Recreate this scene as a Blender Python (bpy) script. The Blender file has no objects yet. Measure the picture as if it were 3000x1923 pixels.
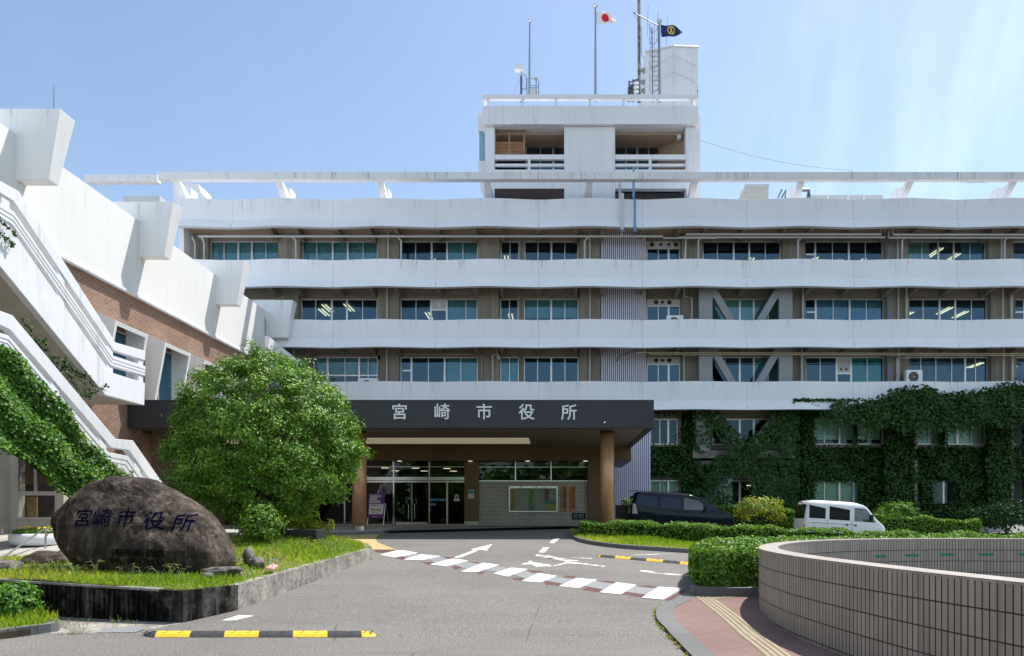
import bpy, bmesh, math, random
import numpy as np
from mathutils import Vector, Matrix
from mathutils import noise as mn
from mathutils.bvhtree import BVHTree
random.seed(7); RNG = np.random.default_rng(7)
SC = bpy.context.scene; COL = SC.collection
R = math.radians

# ---------------- camera, sky, sun, exposure ----------------
CX, HY, F, EYE = 1625.0, 1509.0, 2000.0, 1.63      # photograph pixels (3000 wide) and eye height in metres
cam = bpy.data.cameras.new('camera'); camo = bpy.data.objects.new('camera', cam); COL.objects.link(camo)
camo.location = (0, 0, EYE); camo.rotation_euler = (R(90), 0, 0)
cam.sensor_width = 36; cam.lens = 24; cam.clip_end = 4000; cam.clip_start = .1
cam.shift_x = -(CX-1500)/3000; cam.shift_y = (HY-961.5)/3000
SC.camera = camo
SUN = Vector((1.0, .84, 2.45)).normalized()
w = bpy.data.worlds.new('World'); SC.world = w; w.use_nodes = True
wn = w.node_tree; wn.nodes.clear()
out = wn.nodes.new('ShaderNodeOutputWorld'); bg = wn.nodes.new('ShaderNodeBackground')
sky = wn.nodes.new('ShaderNodeTexSky'); sky.sky_type = 'NISHITA'; sky.sun_disc = False
sky.sun_elevation = math.asin(SUN.z); sky.sun_rotation = math.atan2(SUN.x, SUN.y)
sky.air_density = 1.0; sky.dust_density = .7; sky.ozone_density = 1.0
# thin cirrus veils drifting across the sky
tc = wn.nodes.new('ShaderNodeTexCoord'); mp = wn.nodes.new('ShaderNodeMapping')
mp.inputs['Rotation'].default_value = (R(10), R(32), R(12)); mp.inputs['Scale'].default_value = (8.0, 3.0, .9)
nz = wn.nodes.new('ShaderNodeTexNoise'); nz.inputs['Scale'].default_value = 1.6; nz.inputs['Detail'].default_value = 6; nz.inputs['Roughness'].default_value = .55
rmp = wn.nodes.new('ShaderNodeValToRGB'); rmp.color_ramp.elements[0].position = .47; rmp.color_ramp.elements[1].position = .74
rmp.color_ramp.elements[1].color = (.5, .5, .5, 1)
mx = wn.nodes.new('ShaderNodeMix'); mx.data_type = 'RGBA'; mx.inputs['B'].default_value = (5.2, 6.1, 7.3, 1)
wn.links.new(tc.outputs['Generated'], mp.inputs['Vector']); wn.links.new(mp.outputs['Vector'], nz.inputs['Vector'])
wn.links.new(nz.outputs['Fac'], rmp.inputs['Fac'])
def wm(op, a, b):
    x = wn.nodes.new('ShaderNodeMath'); x.operation = op; x.use_clamp = op != 'SUBTRACT'
    for k, v in enumerate((a, b)):
        if isinstance(v, (int, float)): x.inputs[k].default_value = v
        else: wn.links.new(v, x.inputs[k])
    return x.outputs[0]
sx_ = wn.nodes.new('ShaderNodeSeparateXYZ'); wn.links.new(tc.outputs['Generated'], sx_.inputs[0])
side_ = wm('ADD', wm('MULTIPLY', wm('SUBTRACT', sx_.outputs['X'], .12), 1.9), .03)                  # the cirrus thins out towards the west
north_fill = wm('MULTIPLY', wm('SUBTRACT', -.05, sx_.outputs['Y']), .52)            # unseen white veil behind the viewer, added to brighten the shaded facade
wn.links.new(wm('ADD', wm('MULTIPLY', rmp.outputs['Color'], side_), north_fill), mx.inputs['Factor'])
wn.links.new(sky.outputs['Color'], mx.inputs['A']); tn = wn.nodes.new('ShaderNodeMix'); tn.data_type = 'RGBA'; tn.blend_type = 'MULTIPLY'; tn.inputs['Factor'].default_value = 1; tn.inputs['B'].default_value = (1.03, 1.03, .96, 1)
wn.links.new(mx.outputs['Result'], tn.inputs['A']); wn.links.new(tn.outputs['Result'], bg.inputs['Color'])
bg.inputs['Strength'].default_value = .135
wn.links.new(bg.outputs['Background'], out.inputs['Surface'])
sl = bpy.data.lights.new('sun', 'SUN'); sl.energy = 4.2; sl.angle = R(.5); sl.color = (1, .955, .88)
so = bpy.data.objects.new('sun', sl); COL.objects.link(so); so.rotation_euler = (-SUN).to_track_quat('-Z', 'Y').to_euler()
so.location = (20, 20, 60)
SC.view_settings.view_transform = 'Standard'; SC.view_settings.look = 'None'
SC.view_settings.exposure = 0.65; SC.view_settings.gamma = 1

# ---------------- helpers ----------------
def P(x, y, Y): return Vector(((x-CX)*Y/F, Y, EYE+(HY-y)*Y/F))
def XX(x, Y): return (x-CX)*Y/F
def ZZ(y, Y): return EYE+(HY-y)*Y/F
def clamp(a, lo=0., hi=1.): return max(lo, min(hi, a))
def gz(X, Y):                                    # height of the ground
    b = clamp((Y-9)/21.); return b*(1-.6*clamp((X-3)/8.)*1.0)
def G(x, y, dz=0):                               # where the line of sight through a pixel meets the ground
    t0, t1 = 3., 200.
    d = lambda t: EYE+(HY-y)*t/F-gz((x-CX)*t/F, t)-dz
    for _ in range(50):
        m = (t0+t1)/2
        if d(m) > 0: t0 = m
        else: t1 = m
    return Vector(((x-CX)*t0/F, t0, gz((x-CX)*t0/F, t0)+dz))

class MB:
    def __init__(s): s.v = []; s.f = []
    def add(s, vs, fs):
        n = len(s.v); s.v += [tuple(p) for p in vs]; s.f += [tuple(i+n for i in f) for f in fs]; return s
    def box(s, x0, x1, y0, y1, z0, z1):
        return s.add([(x0,y0,z0),(x1,y0,z0),(x1,y1,z0),(x0,y1,z0),(x0,y0,z1),(x1,y0,z1),(x1,y1,z1),(x0,y1,z1)],
                     [(3,2,1,0),(4,5,6,7),(0,1,5,4),(1,2,6,5),(2,3,7,6),(3,0,4,7)])
    def hexa(s, a):                              # eight corners, bottom four then top four
        return s.add(a, [(3,2,1,0),(4,5,6,7),(0,1,5,4),(1,2,6,5),(2,3,7,6),(3,0,4,7)])
    def quad(s, a, b, c, d): return s.add([a,b,c,d], [(0,1,2,3)])
    def prism(s, poly, z0, z1):
        n = len(poly); area = sum(poly[i][0]*poly[(i+1)%n][1]-poly[(i+1)%n][0]*poly[i][1] for i in range(n))
        if area < 0: poly = poly[::-1]
        return s.add([(p[0],p[1],z0) for p in poly]+[(p[0],p[1],z1) for p in poly],
              [tuple(range(n))[::-1], tuple(range(n,2*n))]+[(i,(i+1)%n,(i+1)%n+n,i+n) for i in range(n)])
    def slab(s, poly, off):                      # polygon in 3-D extruded by vector off
        n = len(poly); off = Vector(off)
        return s.add([Vector(p) for p in poly]+[Vector(p)+off for p in poly],
              [tuple(range(n))[::-1], tuple(range(n,2*n))]+[(i,(i+1)%n,(i+1)%n+n,i+n) for i in range(n)])
    def tube(s, pts, r, n=8, r2=None, cap=True):
        pts = [Vector(p) for p in pts]; m = len(pts); base = len(s.v); vs = []
        up = Vector((0,0,1))
        for i, p in enumerate(pts):
            d = (pts[min(i+1,m-1)]-pts[max(i-1,0)]).normalized()
            u = d.cross(up)
            if u.length < 1e-3: u = d.cross(Vector((0,1,0)))
            u.normalize(); v = d.cross(u).normalized()
            rr = r if r2 is None else r+(r2-r)*i/(m-1)
            for k in range(n):
                a = 2*math.pi*k/n; vs.append(p+u*math.cos(a)*rr+v*math.sin(a)*rr)
        fs = [(i*n+k, i*n+(k+1)%n, (i+1)*n+(k+1)%n, (i+1)*n+k) for i in range(m-1) for k in range(n)]
        if cap: fs += [tuple(range(n))[::-1], tuple(range((m-1)*n, m*n))]
        return s.add(vs, fs)
    def lathe(s, prof, c=(0,0,0), n=24, axis='z'):
        vs = []
        for r, h in prof:
            for k in range(n):
                a = 2*math.pi*k/n
                p = (r*math.cos(a), r*math.sin(a), h) if axis == 'z' else (r*math.cos(a), h, r*math.sin(a))
                vs.append((p[0]+c[0], p[1]+c[1], p[2]+c[2]))
        m = len(prof)
        fs = [(i*n+k, i*n+(k+1)%n, (i+1)*n+(k+1)%n, (i+1)*n+k) for i in range(m-1) for k in range(n)]
        fs += [tuple(range(n))[::-1], tuple(range((m-1)*n, m*n))]
        return s.add(vs, fs)
    def sweep(s, path, wdt, z0, z1, closed=False):    # strip to the LEFT of the path, following the ground
        n = len(path); pts = [Vector((p[0],p[1])) for p in path]; vs = []
        for i in range(n):
            a = pts[i-1] if (i > 0 or closed) else pts[i]; b = pts[(i+1)%n] if (i < n-1 or closed) else pts[i]
            d = (b-a).normalized(); nn = Vector((-d.y, d.x))
            q = pts[i]+nn*wdt
            for (r, z) in ((pts[i], z0), (q, z0), (q, z1), (pts[i], z1)):
                vs.append((r.x, r.y, gz(r.x, r.y)+z if not callable(z) else z(r.x, r.y)))
        fs = []
        for i in range(n if closed else n-1):
            j = (i+1)%n
            for k in range(4): fs.append((i*4+k, i*4+(k+1)%4, j*4+(k+1)%4, j*4+k))
        if not closed: fs += [(0,1,2,3), ((n-1)*4+3,(n-1)*4+2,(n-1)*4+1,(n-1)*4)]
        return s.add(vs, fs)
    def build(s, name, mat, parent=None, world=True, smooth=False, bevel=0, recalc=True):
        me = bpy.data.meshes.new(name); me.from_pydata(s.v, [], s.f)
        if recalc:
            bm = bmesh.new(); bm.from_mesh(me); bmesh.ops.recalc_face_normals(bm, faces=bm.faces); bm.to_mesh(me); bm.free()
        return link(name, me, mat, parent, world, smooth, bevel)
def link(name, me, mat, parent=None, world=True, smooth=False, bevel=0):
    o = bpy.data.objects.new(name, me); COL.objects.link(o)
    if mat: me.materials.append(mat)
    if parent:
        o.parent = parent
        if world and parent.type == 'EMPTY': o.matrix_parent_inverse = Matrix.Translation(-parent.location)
    if smooth:
        me.shade_smooth()
    if bevel:
        b = o.modifiers.new('bevel', 'BEVEL'); b.width = bevel; b.segments = 2; b.limit_method = 'ANGLE'
        b.harden_normals = False
    return o
def tag(o, label, cat, group=None):
    o['label'] = label; o['category'] = cat
    if group: o['group'] = group
    return o
def struct(o): o['kind'] = 'structure'; return o
def stuff(o): o['kind'] = 'stuff'; return o
def thing(name, label, cat, loc=(0,0,0), group=None, rot=None):
    o = bpy.data.objects.new(name, None); COL.objects.link(o); o.location = loc; o.empty_display_size = .3
    if rot: o.rotation_euler = rot
    return tag(o, label, cat, group)
def copy_tree(o, parent=None):
    c = o.copy(); COL.objects.link(c); c.parent = parent
    for ch in list(o.children): copy_tree(ch, c)
    return c
def text_mesh(body, size, extrude=.01, offset=0., align='CENTER', vertical=False, spacing=1.0):
    c = bpy.data.curves.new('t', 'FONT'); c.body = '\n'.join(body) if vertical else body
    c.size = size; c.extrude = extrude; c.offset = offset; c.align_x = align; c.align_y = 'CENTER'; c.resolution_u = 3
    c.space_character = spacing
    if vertical: c.space_line = .88
    o = bpy.data.objects.new('t', c); COL.objects.link(o); bpy.context.view_layer.update()
    me = bpy.data.meshes.new_from_object(o.evaluated_get(bpy.context.evaluated_depsgraph_get()))
    bpy.data.objects.remove(o); bpy.data.curves.remove(c)
    return me
def front_text(body, size, X, Y, Z, name, mat, parent, extrude=.008, offset=0., **k):   # lettering that faces -Y
    me = text_mesh(body, size, extrude, offset, **k); me.materials.clear()
    me.transform(Matrix.Translation((X, Y, Z)) @ Matrix.Rotation(R(90), 4, 'X'))
    return link(name, me, mat, parent)

# ---------------- materials ----------------
class N:
    def __init__(s, name):
        s.m = bpy.data.materials.new(name); s.m.use_nodes = True; s.t = s.m.node_tree; s.t.nodes.clear()
        s.out = s.n('ShaderNodeOutputMaterial'); s.b = s.n('ShaderNodeBsdfPrincipled'); s.l(s.b.outputs[0], s.out.inputs['Surface'])
        s.co = s.n('ShaderNodeTexCoord').outputs['Object']
    def n(s, t, **k):
        x = s.t.nodes.new(t)
        for a, v in k.items(): setattr(x, a, v)
        return x
    def l(s, a, b): s.t.links.new(a, b)
    def noise(s, scale, detail=4, rough=.55, vec=(1,1,1), src=None):
        m = s.n('ShaderNodeMapping'); m.inputs['Scale'].default_value = vec; s.l(src or s.co, m.inputs['Vector'])
        x = s.n('ShaderNodeTexNoise'); x.inputs['Scale'].default_value = scale; x.inputs['Detail'].default_value = detail
        x.inputs['Roughness'].default_value = rough; s.l(m.outputs[0], x.inputs['Vector']); return x.outputs['Fac']
    def ramp(s, f, stops):
        r = s.n('ShaderNodeValToRGB'); e = r.color_ramp.elements
        while len(e) < len(stops): e.new(.5)
        for i, (p, c) in enumerate(stops):
            e[i].position = p; e[i].color = (c if len(c) == 4 else (*c, 1)) if isinstance(c, tuple) else (c, c, c, 1)
        s.l(f, r.inputs[0]); return r.outputs[0]
    def mix(s, f, a, b, mode='MIX'):
        x = s.n('ShaderNodeMix', data_type='RGBA', blend_type=mode)
        for nm, v in (('Factor', f), ('A', a), ('B', b)):
            i = x.inputs[nm]
            if isinstance(v, (int, float)): i.default_value = v if nm == 'Factor' else (v, v, v, 1)
            elif isinstance(v, tuple): i.default_value = (*v, 1)
            else: s.l(v, i)
        return x.outputs['Result']
    def math(s, op, a, b=0.):
        x = s.n('ShaderNodeMath', operation=op)
        for k, v in enumerate((a, b)):
            if isinstance(v, (int, float)): x.inputs[k].default_value = v
            else: s.l(v, x.inputs[k])
        return x.outputs[0]
    def bump(s, h, st=.3, dist=.02):
        x = s.n('ShaderNodeBump'); x.inputs['Strength'].default_value = st; x.inputs['Distance'].default_value = dist
        s.l(h, x.inputs['Height']); s.l(x.outputs[0], s.b.inputs['Normal'])
    def col(s, c):
        if isinstance(c, tuple): s.b.inputs['Base Color'].default_value = (*c, 1)
        else: s.l(c, s.b.inputs['Base Color'])
    def set(s, rough=.6, metal=0., spec=None):
        s.b.inputs['Roughness'].default_value = rough; s.b.inputs['Metallic'].default_value = metal
        if spec is not None: s.b.inputs['Specular IOR Level'].default_value = spec
        return s.m
def plain(name, c, rough=.6, metal=0., var=.12, scale=6., bump=0., spec=None):
    s = N(name); f = s.noise(scale, 5)
    s.col(s.ramp(f, [(.3, tuple(x*(1-var) for x in c)), (.7, tuple(min(1, x*(1+var)) for x in c))]))
    if bump: s.bump(s.noise(scale*12, 4), bump, .01)
    return s.set(rough, metal, spec)
def streaked(name, base, dirt, amount=.5, top=None, fx=2.6, rough=.8):
    # painted concrete with rain streaks that run down
    s = N(name)
    big = s.noise(.35, 5); st = s.noise(fx, 6, .62, (1, 1, .035)); fine = s.noise(9, 4, .6, (1, 1, .12)); sp = s.noise(40, 3)
    c = s.ramp(big, [(.3, tuple(x*.93 for x in base)), (.7, base)])
    k = s.ramp(st, [(.50, 0.), (.68, 1.)]); k2 = s.ramp(fine, [(.42, 0.), (.75, 1.)])
    m = s.math('MULTIPLY', k, k2); m = s.math('MULTIPLY', m, amount)
    if top:                                     # streaks start at the tops of the faces and fade downwards
        sep = s.n('ShaderNodeSeparateXYZ'); s.l(s.co, sep.inputs[0])
        acc = None
        for z in top:
            d = s.math('SUBTRACT', z, sep.outputs['Z']); e = s.ramp(s.math('MULTIPLY', s.math('ADD', d, .02), .8), [(0., 0.), (.02, 1.), (.5, .25), (1., .0)])
            acc = e if acc is None else s.math('ADD', acc, e)
        m = s.math('MULTIPLY', s.math('ADD', acc, .15), m)
    c = s.mix(m, c, dirt); s.col(c); s.bump(sp, .12, .01)
    return s.set(rough)
M = {}
M['white'] = streaked('white_render', (.74,.75,.79), (.22,.225,.24), .5)
M['band'] = streaked('white_band', (.79,.81,.86), (.22,.22,.23), .8, top=[16.64, 13.11, 9.47])
M['roofband'] = streaked('weathered_band', (.72,.74,.79), (.22,.225,.24), .65, top=[20.21])
M['beam'] = streaked('weathered_beam', (.68,.69,.71), (.07,.075,.085), 1.0, top=[21.5], fx=3.5)
M['fin'] = streaked('fin_render', (.78,.79,.80), (.14,.14,.15), .75, top=[14.05])
def board(name, horizontal=False):
    s = N(name); big = s.noise(.8, 5); v = (1,1,.06) if not horizontal else (.06,1,1)
    st = s.noise(7, 6, .7, v); pl = s.noise(2.2, 2, .5, v)
    c = s.ramp(st, [(.3, (.14,.12,.097)), (.7, (.35,.315,.26))]); c = s.mix(.45, c, s.ramp(pl, [(.35, (.165,.142,.115)), (.65, (.37,.335,.28))]))
    c = s.mix(s.ramp(big, [(.4, 0.), (.75, .5)]), c, (.19,.185,.17)); s.col(c)
    sep = s.n('ShaderNodeSeparateXYZ'); s.l(s.co, sep.inputs[0])
    wv = s.math('FRACT', s.math('MULTIPLY', sep.outputs['X' if not horizontal else 'Z'], 5.5)); s.bump(s.math('ADD', s.ramp(wv, [(0., 0.), (.08, 1.), (.92, 1.), (1., 0.)]), st), .5, .02)
    return s.set(.85)
M['board'] = board('board_marked_concrete'); M['boardh'] = board('board_marked_concrete_beam', True)
M['soffit'] = plain('soffit_paint', (.50,.36,.28), .8)
M['alu'] = plain('aluminium_frame', (.62,.63,.65), .35, .6, .05)
M['glassdark'] = None
def glass(name, refl=.16, tint=(.35,.5,.55), gloss=(.75,.92,1.0), rough=.0):
    m = bpy.data.materials.new(name); m.use_nodes = True; t = m.node_tree; t.nodes.clear()
    o = t.nodes.new('ShaderNodeOutputMaterial'); g = t.nodes.new('ShaderNodeBsdfGlossy'); tr = t.nodes.new('ShaderNodeBsdfTransparent')
    g.inputs['Color'].default_value = (*gloss, 1); g.inputs['Roughness'].default_value = rough; tr.inputs['Color'].default_value = (*tint, 1)
    fr = t.nodes.new('ShaderNodeFresnel'); fr.inputs['IOR'].default_value = 1.5
    ma = t.nodes.new('ShaderNodeMath'); ma.operation = 'ADD'; ma.inputs[1].default_value = refl; ma.use_clamp = True
    tcn = t.nodes.new('ShaderNodeTexCoord'); nn = t.nodes.new('ShaderNodeTexNoise'); nn.inputs['Scale'].default_value = .9
    bp = t.nodes.new('ShaderNodeBump'); bp.inputs['Strength'].default_value = .04; bp.inputs['Distance'].default_value = .05
    t.links.new(tcn.outputs['Object'], nn.inputs['Vector']); t.links.new(nn.outputs['Fac'], bp.inputs['Height']); t.links.new(bp.outputs[0], g.inputs['Normal'])
    mi = t.nodes.new('ShaderNodeMixShader'); t.links.new(fr.outputs[0], ma.inputs[0]); t.links.new(ma.outputs[0], mi.inputs[0])
    t.links.new(tr.outputs[0], mi.inputs[1]); t.links.new(g.outputs[0], mi.inputs[2]); t.links.new(mi.outputs[0], o.inputs['Surface'])
    return m
M['glass'] = glass('window_glass', .10, (.55,.68,.72), (.30,.55,.78))
M['glass_low'] = glass('lower_window_glass', .02, (.80,.88,.84), (.45,.7,.85))
M['slab'] = plain('slab_concrete', (.30,.255,.20), .85, 0, .15, 3)
M['glass_clear'] = glass('door_glass', .0, (.72,.72,.70), (.8,.85,.9))
M['glass_car'] = glass('car_glass', .06, (.18,.2,.22), (.8,.9,1))
M['glass_van'] = glass('van_window_glass', .05, (.5,.53,.5), (.9,.95,1))
M['blind'] = plain('teal_blind', (.30,.54,.52), .8, 0, .08, 2)
M['greenblind'] = plain('green_curtain', (.02,.42,.30), .8, 0, .08, 2)
M['paleblind'] = plain('pale_green_blind', (.48,.66,.52), .8, 0, .06, 2)
M['curtain'] = plain('blue_curtain', (.22,.42,.50), .8, 0, .1, 2)
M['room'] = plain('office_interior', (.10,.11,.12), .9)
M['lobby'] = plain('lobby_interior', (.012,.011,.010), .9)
M['pvc'] = plain('grey_painted_pipe', (.50,.51,.53), .45, 0, .05)
M['bluepipe'] = plain('blue_pipe', (.12,.25,.50), .45, 0, .1)
M['steel'] = plain('grey_brace_paint', (.24,.26,.28), .5, .1, .05)
def emis(name, c, st):
    m = bpy.data.materials.new(name); m.use_nodes = True; b = m.node_tree.nodes['Principled BSDF']
    b.inputs['Base Color'].default_value = (*c, 1); b.inputs['Emission Color'].default_value = (*c, 1); b.inputs['Emission Strength'].default_value = st; return m
M['tube'] = emis('fluorescent_tube', (1, .90, .55), 1.0)
M['downlight'] = emis('downlight', (1, .88, .62), 1.0)
M['soffitglow'] = emis('glowing_soffit_beam', (.62, .54, .36), .22)  # pale dropped beam under the canopy; a weak glow is added to its colour
M['yellowpipe'] = plain('cream_conduit', (.52,.45,.30), .5)
M['brown'] = plain('bronze_panel', (.12,.068,.028), .42, .3, .06, 1.5)
M['column'] = plain('bronze_column_cladding', (.52,.28,.15), .36, .35, .05, 1)
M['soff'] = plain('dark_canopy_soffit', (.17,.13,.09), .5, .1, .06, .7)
M['fascia'] = plain('charcoal_canopy_fascia', (.030,.032,.038), .5, .1, .10, .5)
M['letter'] = plain('white_sign_letters', (.72,.74,.78), .4, .1, .03)
M['chrome'] = plain('stainless_steel', (.62,.62,.60), .22, .95, .05)
M['darkmetal'] = plain('dark_grey_steel', (.10,.12,.15), .45, .4)
M['bluemetal'] = plain('galvanised_steel', (.26,.31,.38), .45, .5)
M['jointgrey'] = plain('joint_sealant', (.30,.31,.33), .8)
M['black'] = plain('black_rubber', (.018,.018,.019), .7)
def brick(name, w, h, c1, c2, mortar, ms=.012, axes='YZ', rough=.85, bump=.4):
    s = N(name); sep = s.n('ShaderNodeSeparateXYZ'); s.l(s.co, sep.inputs[0]); cb = s.n('ShaderNodeCombineXYZ')
    s.l(sep.outputs[axes[0]], cb.inputs[0]); s.l(sep.outputs[axes[1]], cb.inputs[1])
    b = s.n('ShaderNodeTexBrick'); s.l(cb.outputs[0], b.inputs['Vector']); b.inputs['Scale'].default_value = 1
    b.inputs['Brick Width'].default_value = w; b.inputs['Row Height'].default_value = h; b.inputs['Mortar Size'].default_value = ms
    b.inputs['Color1'].default_value = (*c1, 1); b.inputs['Color2'].default_value = (*c2, 1); b.inputs['Mortar'].default_value = (*mortar, 1); b.inputs['Bias'].default_value = 0
    s.col(s.mix(.5, b.outputs['Color'], s.ramp(s.noise(1.2, 5), [(.3, .55), (.7, 1.)]), 'MULTIPLY')); inv = s.math('SUBTRACT', 1, b.outputs['Fac']); s.bump(inv, bump, .012)
    s.brick = b
    return s
M['brick'] = brick('red_brick', .24, .085, (.31,.155,.10), (.21,.10,.066), (.36,.28,.22), .012).set(.85)
_t = brick('entrance_wall_tiles', .15, .2, (.36,.35,.29), (.40,.39,.32), (.13,.12,.10), .006, 'XZ'); _t.brick.offset = 0; M['tile'] = _t.set(.35)
def asphalt():
    s = N('asphalt'); f = s.noise(48, 2, .8); g = s.noise(18, 4, .8); big = s.noise(.25, 6, .6); st = s.noise(.6, 5, .6, (.3, 1.6, 1))
    c = s.ramp(f, [(.34, (.035,.033,.031)), (.5, (.13,.12,.11)), (.66, (.42,.385,.35))])
    c = s.mix(.3, c, s.ramp(g, [(.35, (.09,.084,.078)), (.65, (.24,.222,.205))]))
    c = s.mix(s.ramp(big, [(.42, 0.), (.72, .55)]), c, (.085,.079,.074)); c = s.mix(s.ramp(st, [(.5, 0.), (.85, .4)]), c, (.24,.23,.215))
    vo = s.n('ShaderNodeTexVoronoi', feature='DISTANCE_TO_EDGE'); vo.inputs['Scale'].default_value = .22; mv = s.n('ShaderNodeMix', data_type='RGBA'); mv.inputs['Factor'].default_value = .12
    nzc = s.n('ShaderNodeTexNoise'); nzc.inputs['Scale'].default_value = 1.3; nzc.inputs['Detail'].default_value = 6; s.l(s.co, nzc.inputs['Vector']); s.l(s.co, mv.inputs['A']); s.l(nzc.outputs['Color'], mv.inputs['B']); s.l(mv.outputs['Result'], vo.inputs['Vector'])
    ck = s.math('MULTIPLY', s.ramp(vo.outputs['Distance'], [(.0, 1.), (.0035, 0.)]), s.ramp(s.noise(.7, 3), [(.48, 0.), (.56, .65)])); c = s.mix(ck, c, (.03,.029,.028))
    s.col(c); s.bump(s.math('ADD', f, g), .55, .012); return s.set(.85)
M['asphalt'] = asphalt()
def paint(name, c, under=(.13,.13,.125), wear=.5):
    s = N(name); f = s.noise(5, 6, .7); g = s.noise(60, 3, .7)
    k = s.ramp(s.math('ADD', s.math('MULTIPLY', f, .7), s.math('MULTIPLY', g, .3)), [(wear-.03, 1.), (wear+.02, 0.)]) if False else s.ramp(s.math('ADD', s.math('MULTIPLY', f, .75), s.math('MULTIPLY', g, .25)), [(.36+wear*.1, 1.), (.41+wear*.1, 0.)])
    s.col(s.mix(k, c, under)); s.bump(g, .3, .008); return s.set(.75)
M['paint'] = paint('white_road_paint', (.72,.71,.68), wear=.2)
M['wornpaint'] = paint('worn_white_road_paint', (.62,.61,.58), wear=.75)
M['redpaint'] = paint('worn_maroon_paint', (.10,.032,.026), wear=.15)
def pavers(name, c1, c2, w, h, mortar, rot=0., speck=.35, ms=.006):
    s = N(name); mpp = s.n('ShaderNodeMapping'); mpp.inputs['Rotation'].default_value = (0,0,R(rot)); s.l(s.co, mpp.inputs['Vector'])
    b = s.n('ShaderNodeTexBrick'); s.l(mpp.outputs[0], b.inputs['Vector']); b.inputs['Scale'].default_value = 1; b.offset = .5
    b.inputs['Brick Width'].default_value = w; b.inputs['Row Height'].default_value = h; b.inputs['Mortar Size'].default_value = ms
    b.inputs['Color1'].default_value = (*c1, 1); b.inputs['Color2'].default_value = (*c2, 1); b.inputs['Mortar'].default_value = (*mortar, 1)
    c = s.mix(speck, b.outputs['Color'], s.ramp(s.noise(95, 2, .8), [(.3, .35), (.7, 1.7)]), 'MULTIPLY')
    c = s.mix(.5, c, s.ramp(s.noise(.9, 5), [(.3, .75), (.7, 1.1)]), 'MULTIPLY'); s.col(c); s.bump(s.math('SUBTRACT', 1, b.outputs['Fac']), .4, .008); return s.set(.8)
M['pinkpave'] = pavers('pink_granite_paving', (.185,.105,.092), (.215,.125,.108), .9, .45, (.10,.07,.06), -35, .8)
M['plaza'] = pavers('plaza_paving', (.42,.40,.37), (.36,.345,.32), .3, .3, (.2,.19,.18), 0, .4)
M['kerb'] = pavers('granite_kerb', (.15,.15,.148), (.13,.13,.128), 1.0, 3, (.08,.08,.075), 0, .8)
M['yellowpave'] = pavers('yellow_tactile_paving', (.50,.36,.17), (.46,.33,.16), .3, .3, (.26,.19,.10), 20, .4)
M['tactile'] = plain('tactile_bar', (.34,.275,.175), .75, 0, .12, 8)
M['tactbase'] = plain('tactile_base', (.22,.185,.125), .8, 0, .12, 8)
def stone(name, cols, scale=1.5, bump=.8, dist=.05, streak=.55, sv=5):
    s = N(name); a = s.noise(scale, 8, .65); st = s.noise(sv, 6, .65, (1,1,.10)); st2 = s.noise(sv*.8, 6, .7, (1.3,1.3,.13)); pit = s.noise(14, 6, .7); fine = s.noise(70, 3, .7)
    c = s.ramp(a, [(.32, cols[0]), (.5, cols[1]), (.68, cols[2])])
    c = s.mix(s.ramp(st, [(.5, 0.), (.66, streak)]), c, tuple(min(1, x*1.8) for x in cols[2])); c = s.mix(s.ramp(st2, [(.5, 0.), (.64, streak*1.4)]), c, cols[0])
    c = s.mix(.6, c, s.ramp(pit, [(.36, .25), (.56, 1.2)]), 'MULTIPLY')
    s.col(c); s.bump(s.math('ADD', s.math('ADD', a, s.math('MULTIPLY', pit, .5)), s.math('MULTIPLY', fine, .12)), bump, dist); return s.set(.78)
M['boulder'] = stone('boulder_stone', ((.013,.009,.007), (.052,.037,.029), (.15,.115,.09)), 1.1, .9, .09, .5, 7)
M['rock'] = stone('rock', ((.06,.05,.045), (.14,.12,.105), (.26,.235,.205)), 2.5)
M['blackwall'] = None
M['oldwall'] = stone('old_concrete', ((.10,.095,.085), (.27,.25,.225), (.42,.385,.335)), 2.0, .3, .02, .2)
M['blackwall'] = stone('mossy_black_concrete', ((.004,.003,.003), (.012,.010,.009), (.10,.092,.084)), 3.0, .6, .03)
_b = M['boulder']
M['blackwall'].node_tree.nodes['Principled BSDF'].inputs['Specular IOR Level'].default_value = .08
M['boulder'].node_tree.nodes['Principled BSDF'].inputs['Specular IOR Level'].default_value = .25
M['inscr'] = plain('dark_blue_inscription', (.002,.002,.022), .8, 0, .2, spec=0.)
M['inscr2'] = plain('black_inscription', (.003,.003,.004), .8, spec=0.)
M['soil'] = plain('soil', (.075,.055,.035), .95, 0, .3, 5, .6)
M['turf'] = plain('turf_base', (.14,.15,.045), .95, 0, .35, 4, .6)
M['gold'] = plain('yellow_flag_emblem', (.82,.58,.02), .7, 0, .05)
M['bumpyellow'] = plain('yellow_speed_bump_rubber', (.80,.46,.02), .6, 0, .12, 9, .3)
M['bumpblack'] = plain('black_speed_bump_rubber', (.035,.035,.038), .7, 0, .2, 9, .3)
M['flagwhite'] = plain('white_flag_cloth', (.82,.82,.84), .8, 0, .03); M['flagred'] = plain('red_flag_disc', (.72,.008,.03), .8, 0, .03); M['flagblue'] = plain('navy_flag_cloth', (.008,.022,.13), .8, 0, .05)
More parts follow.
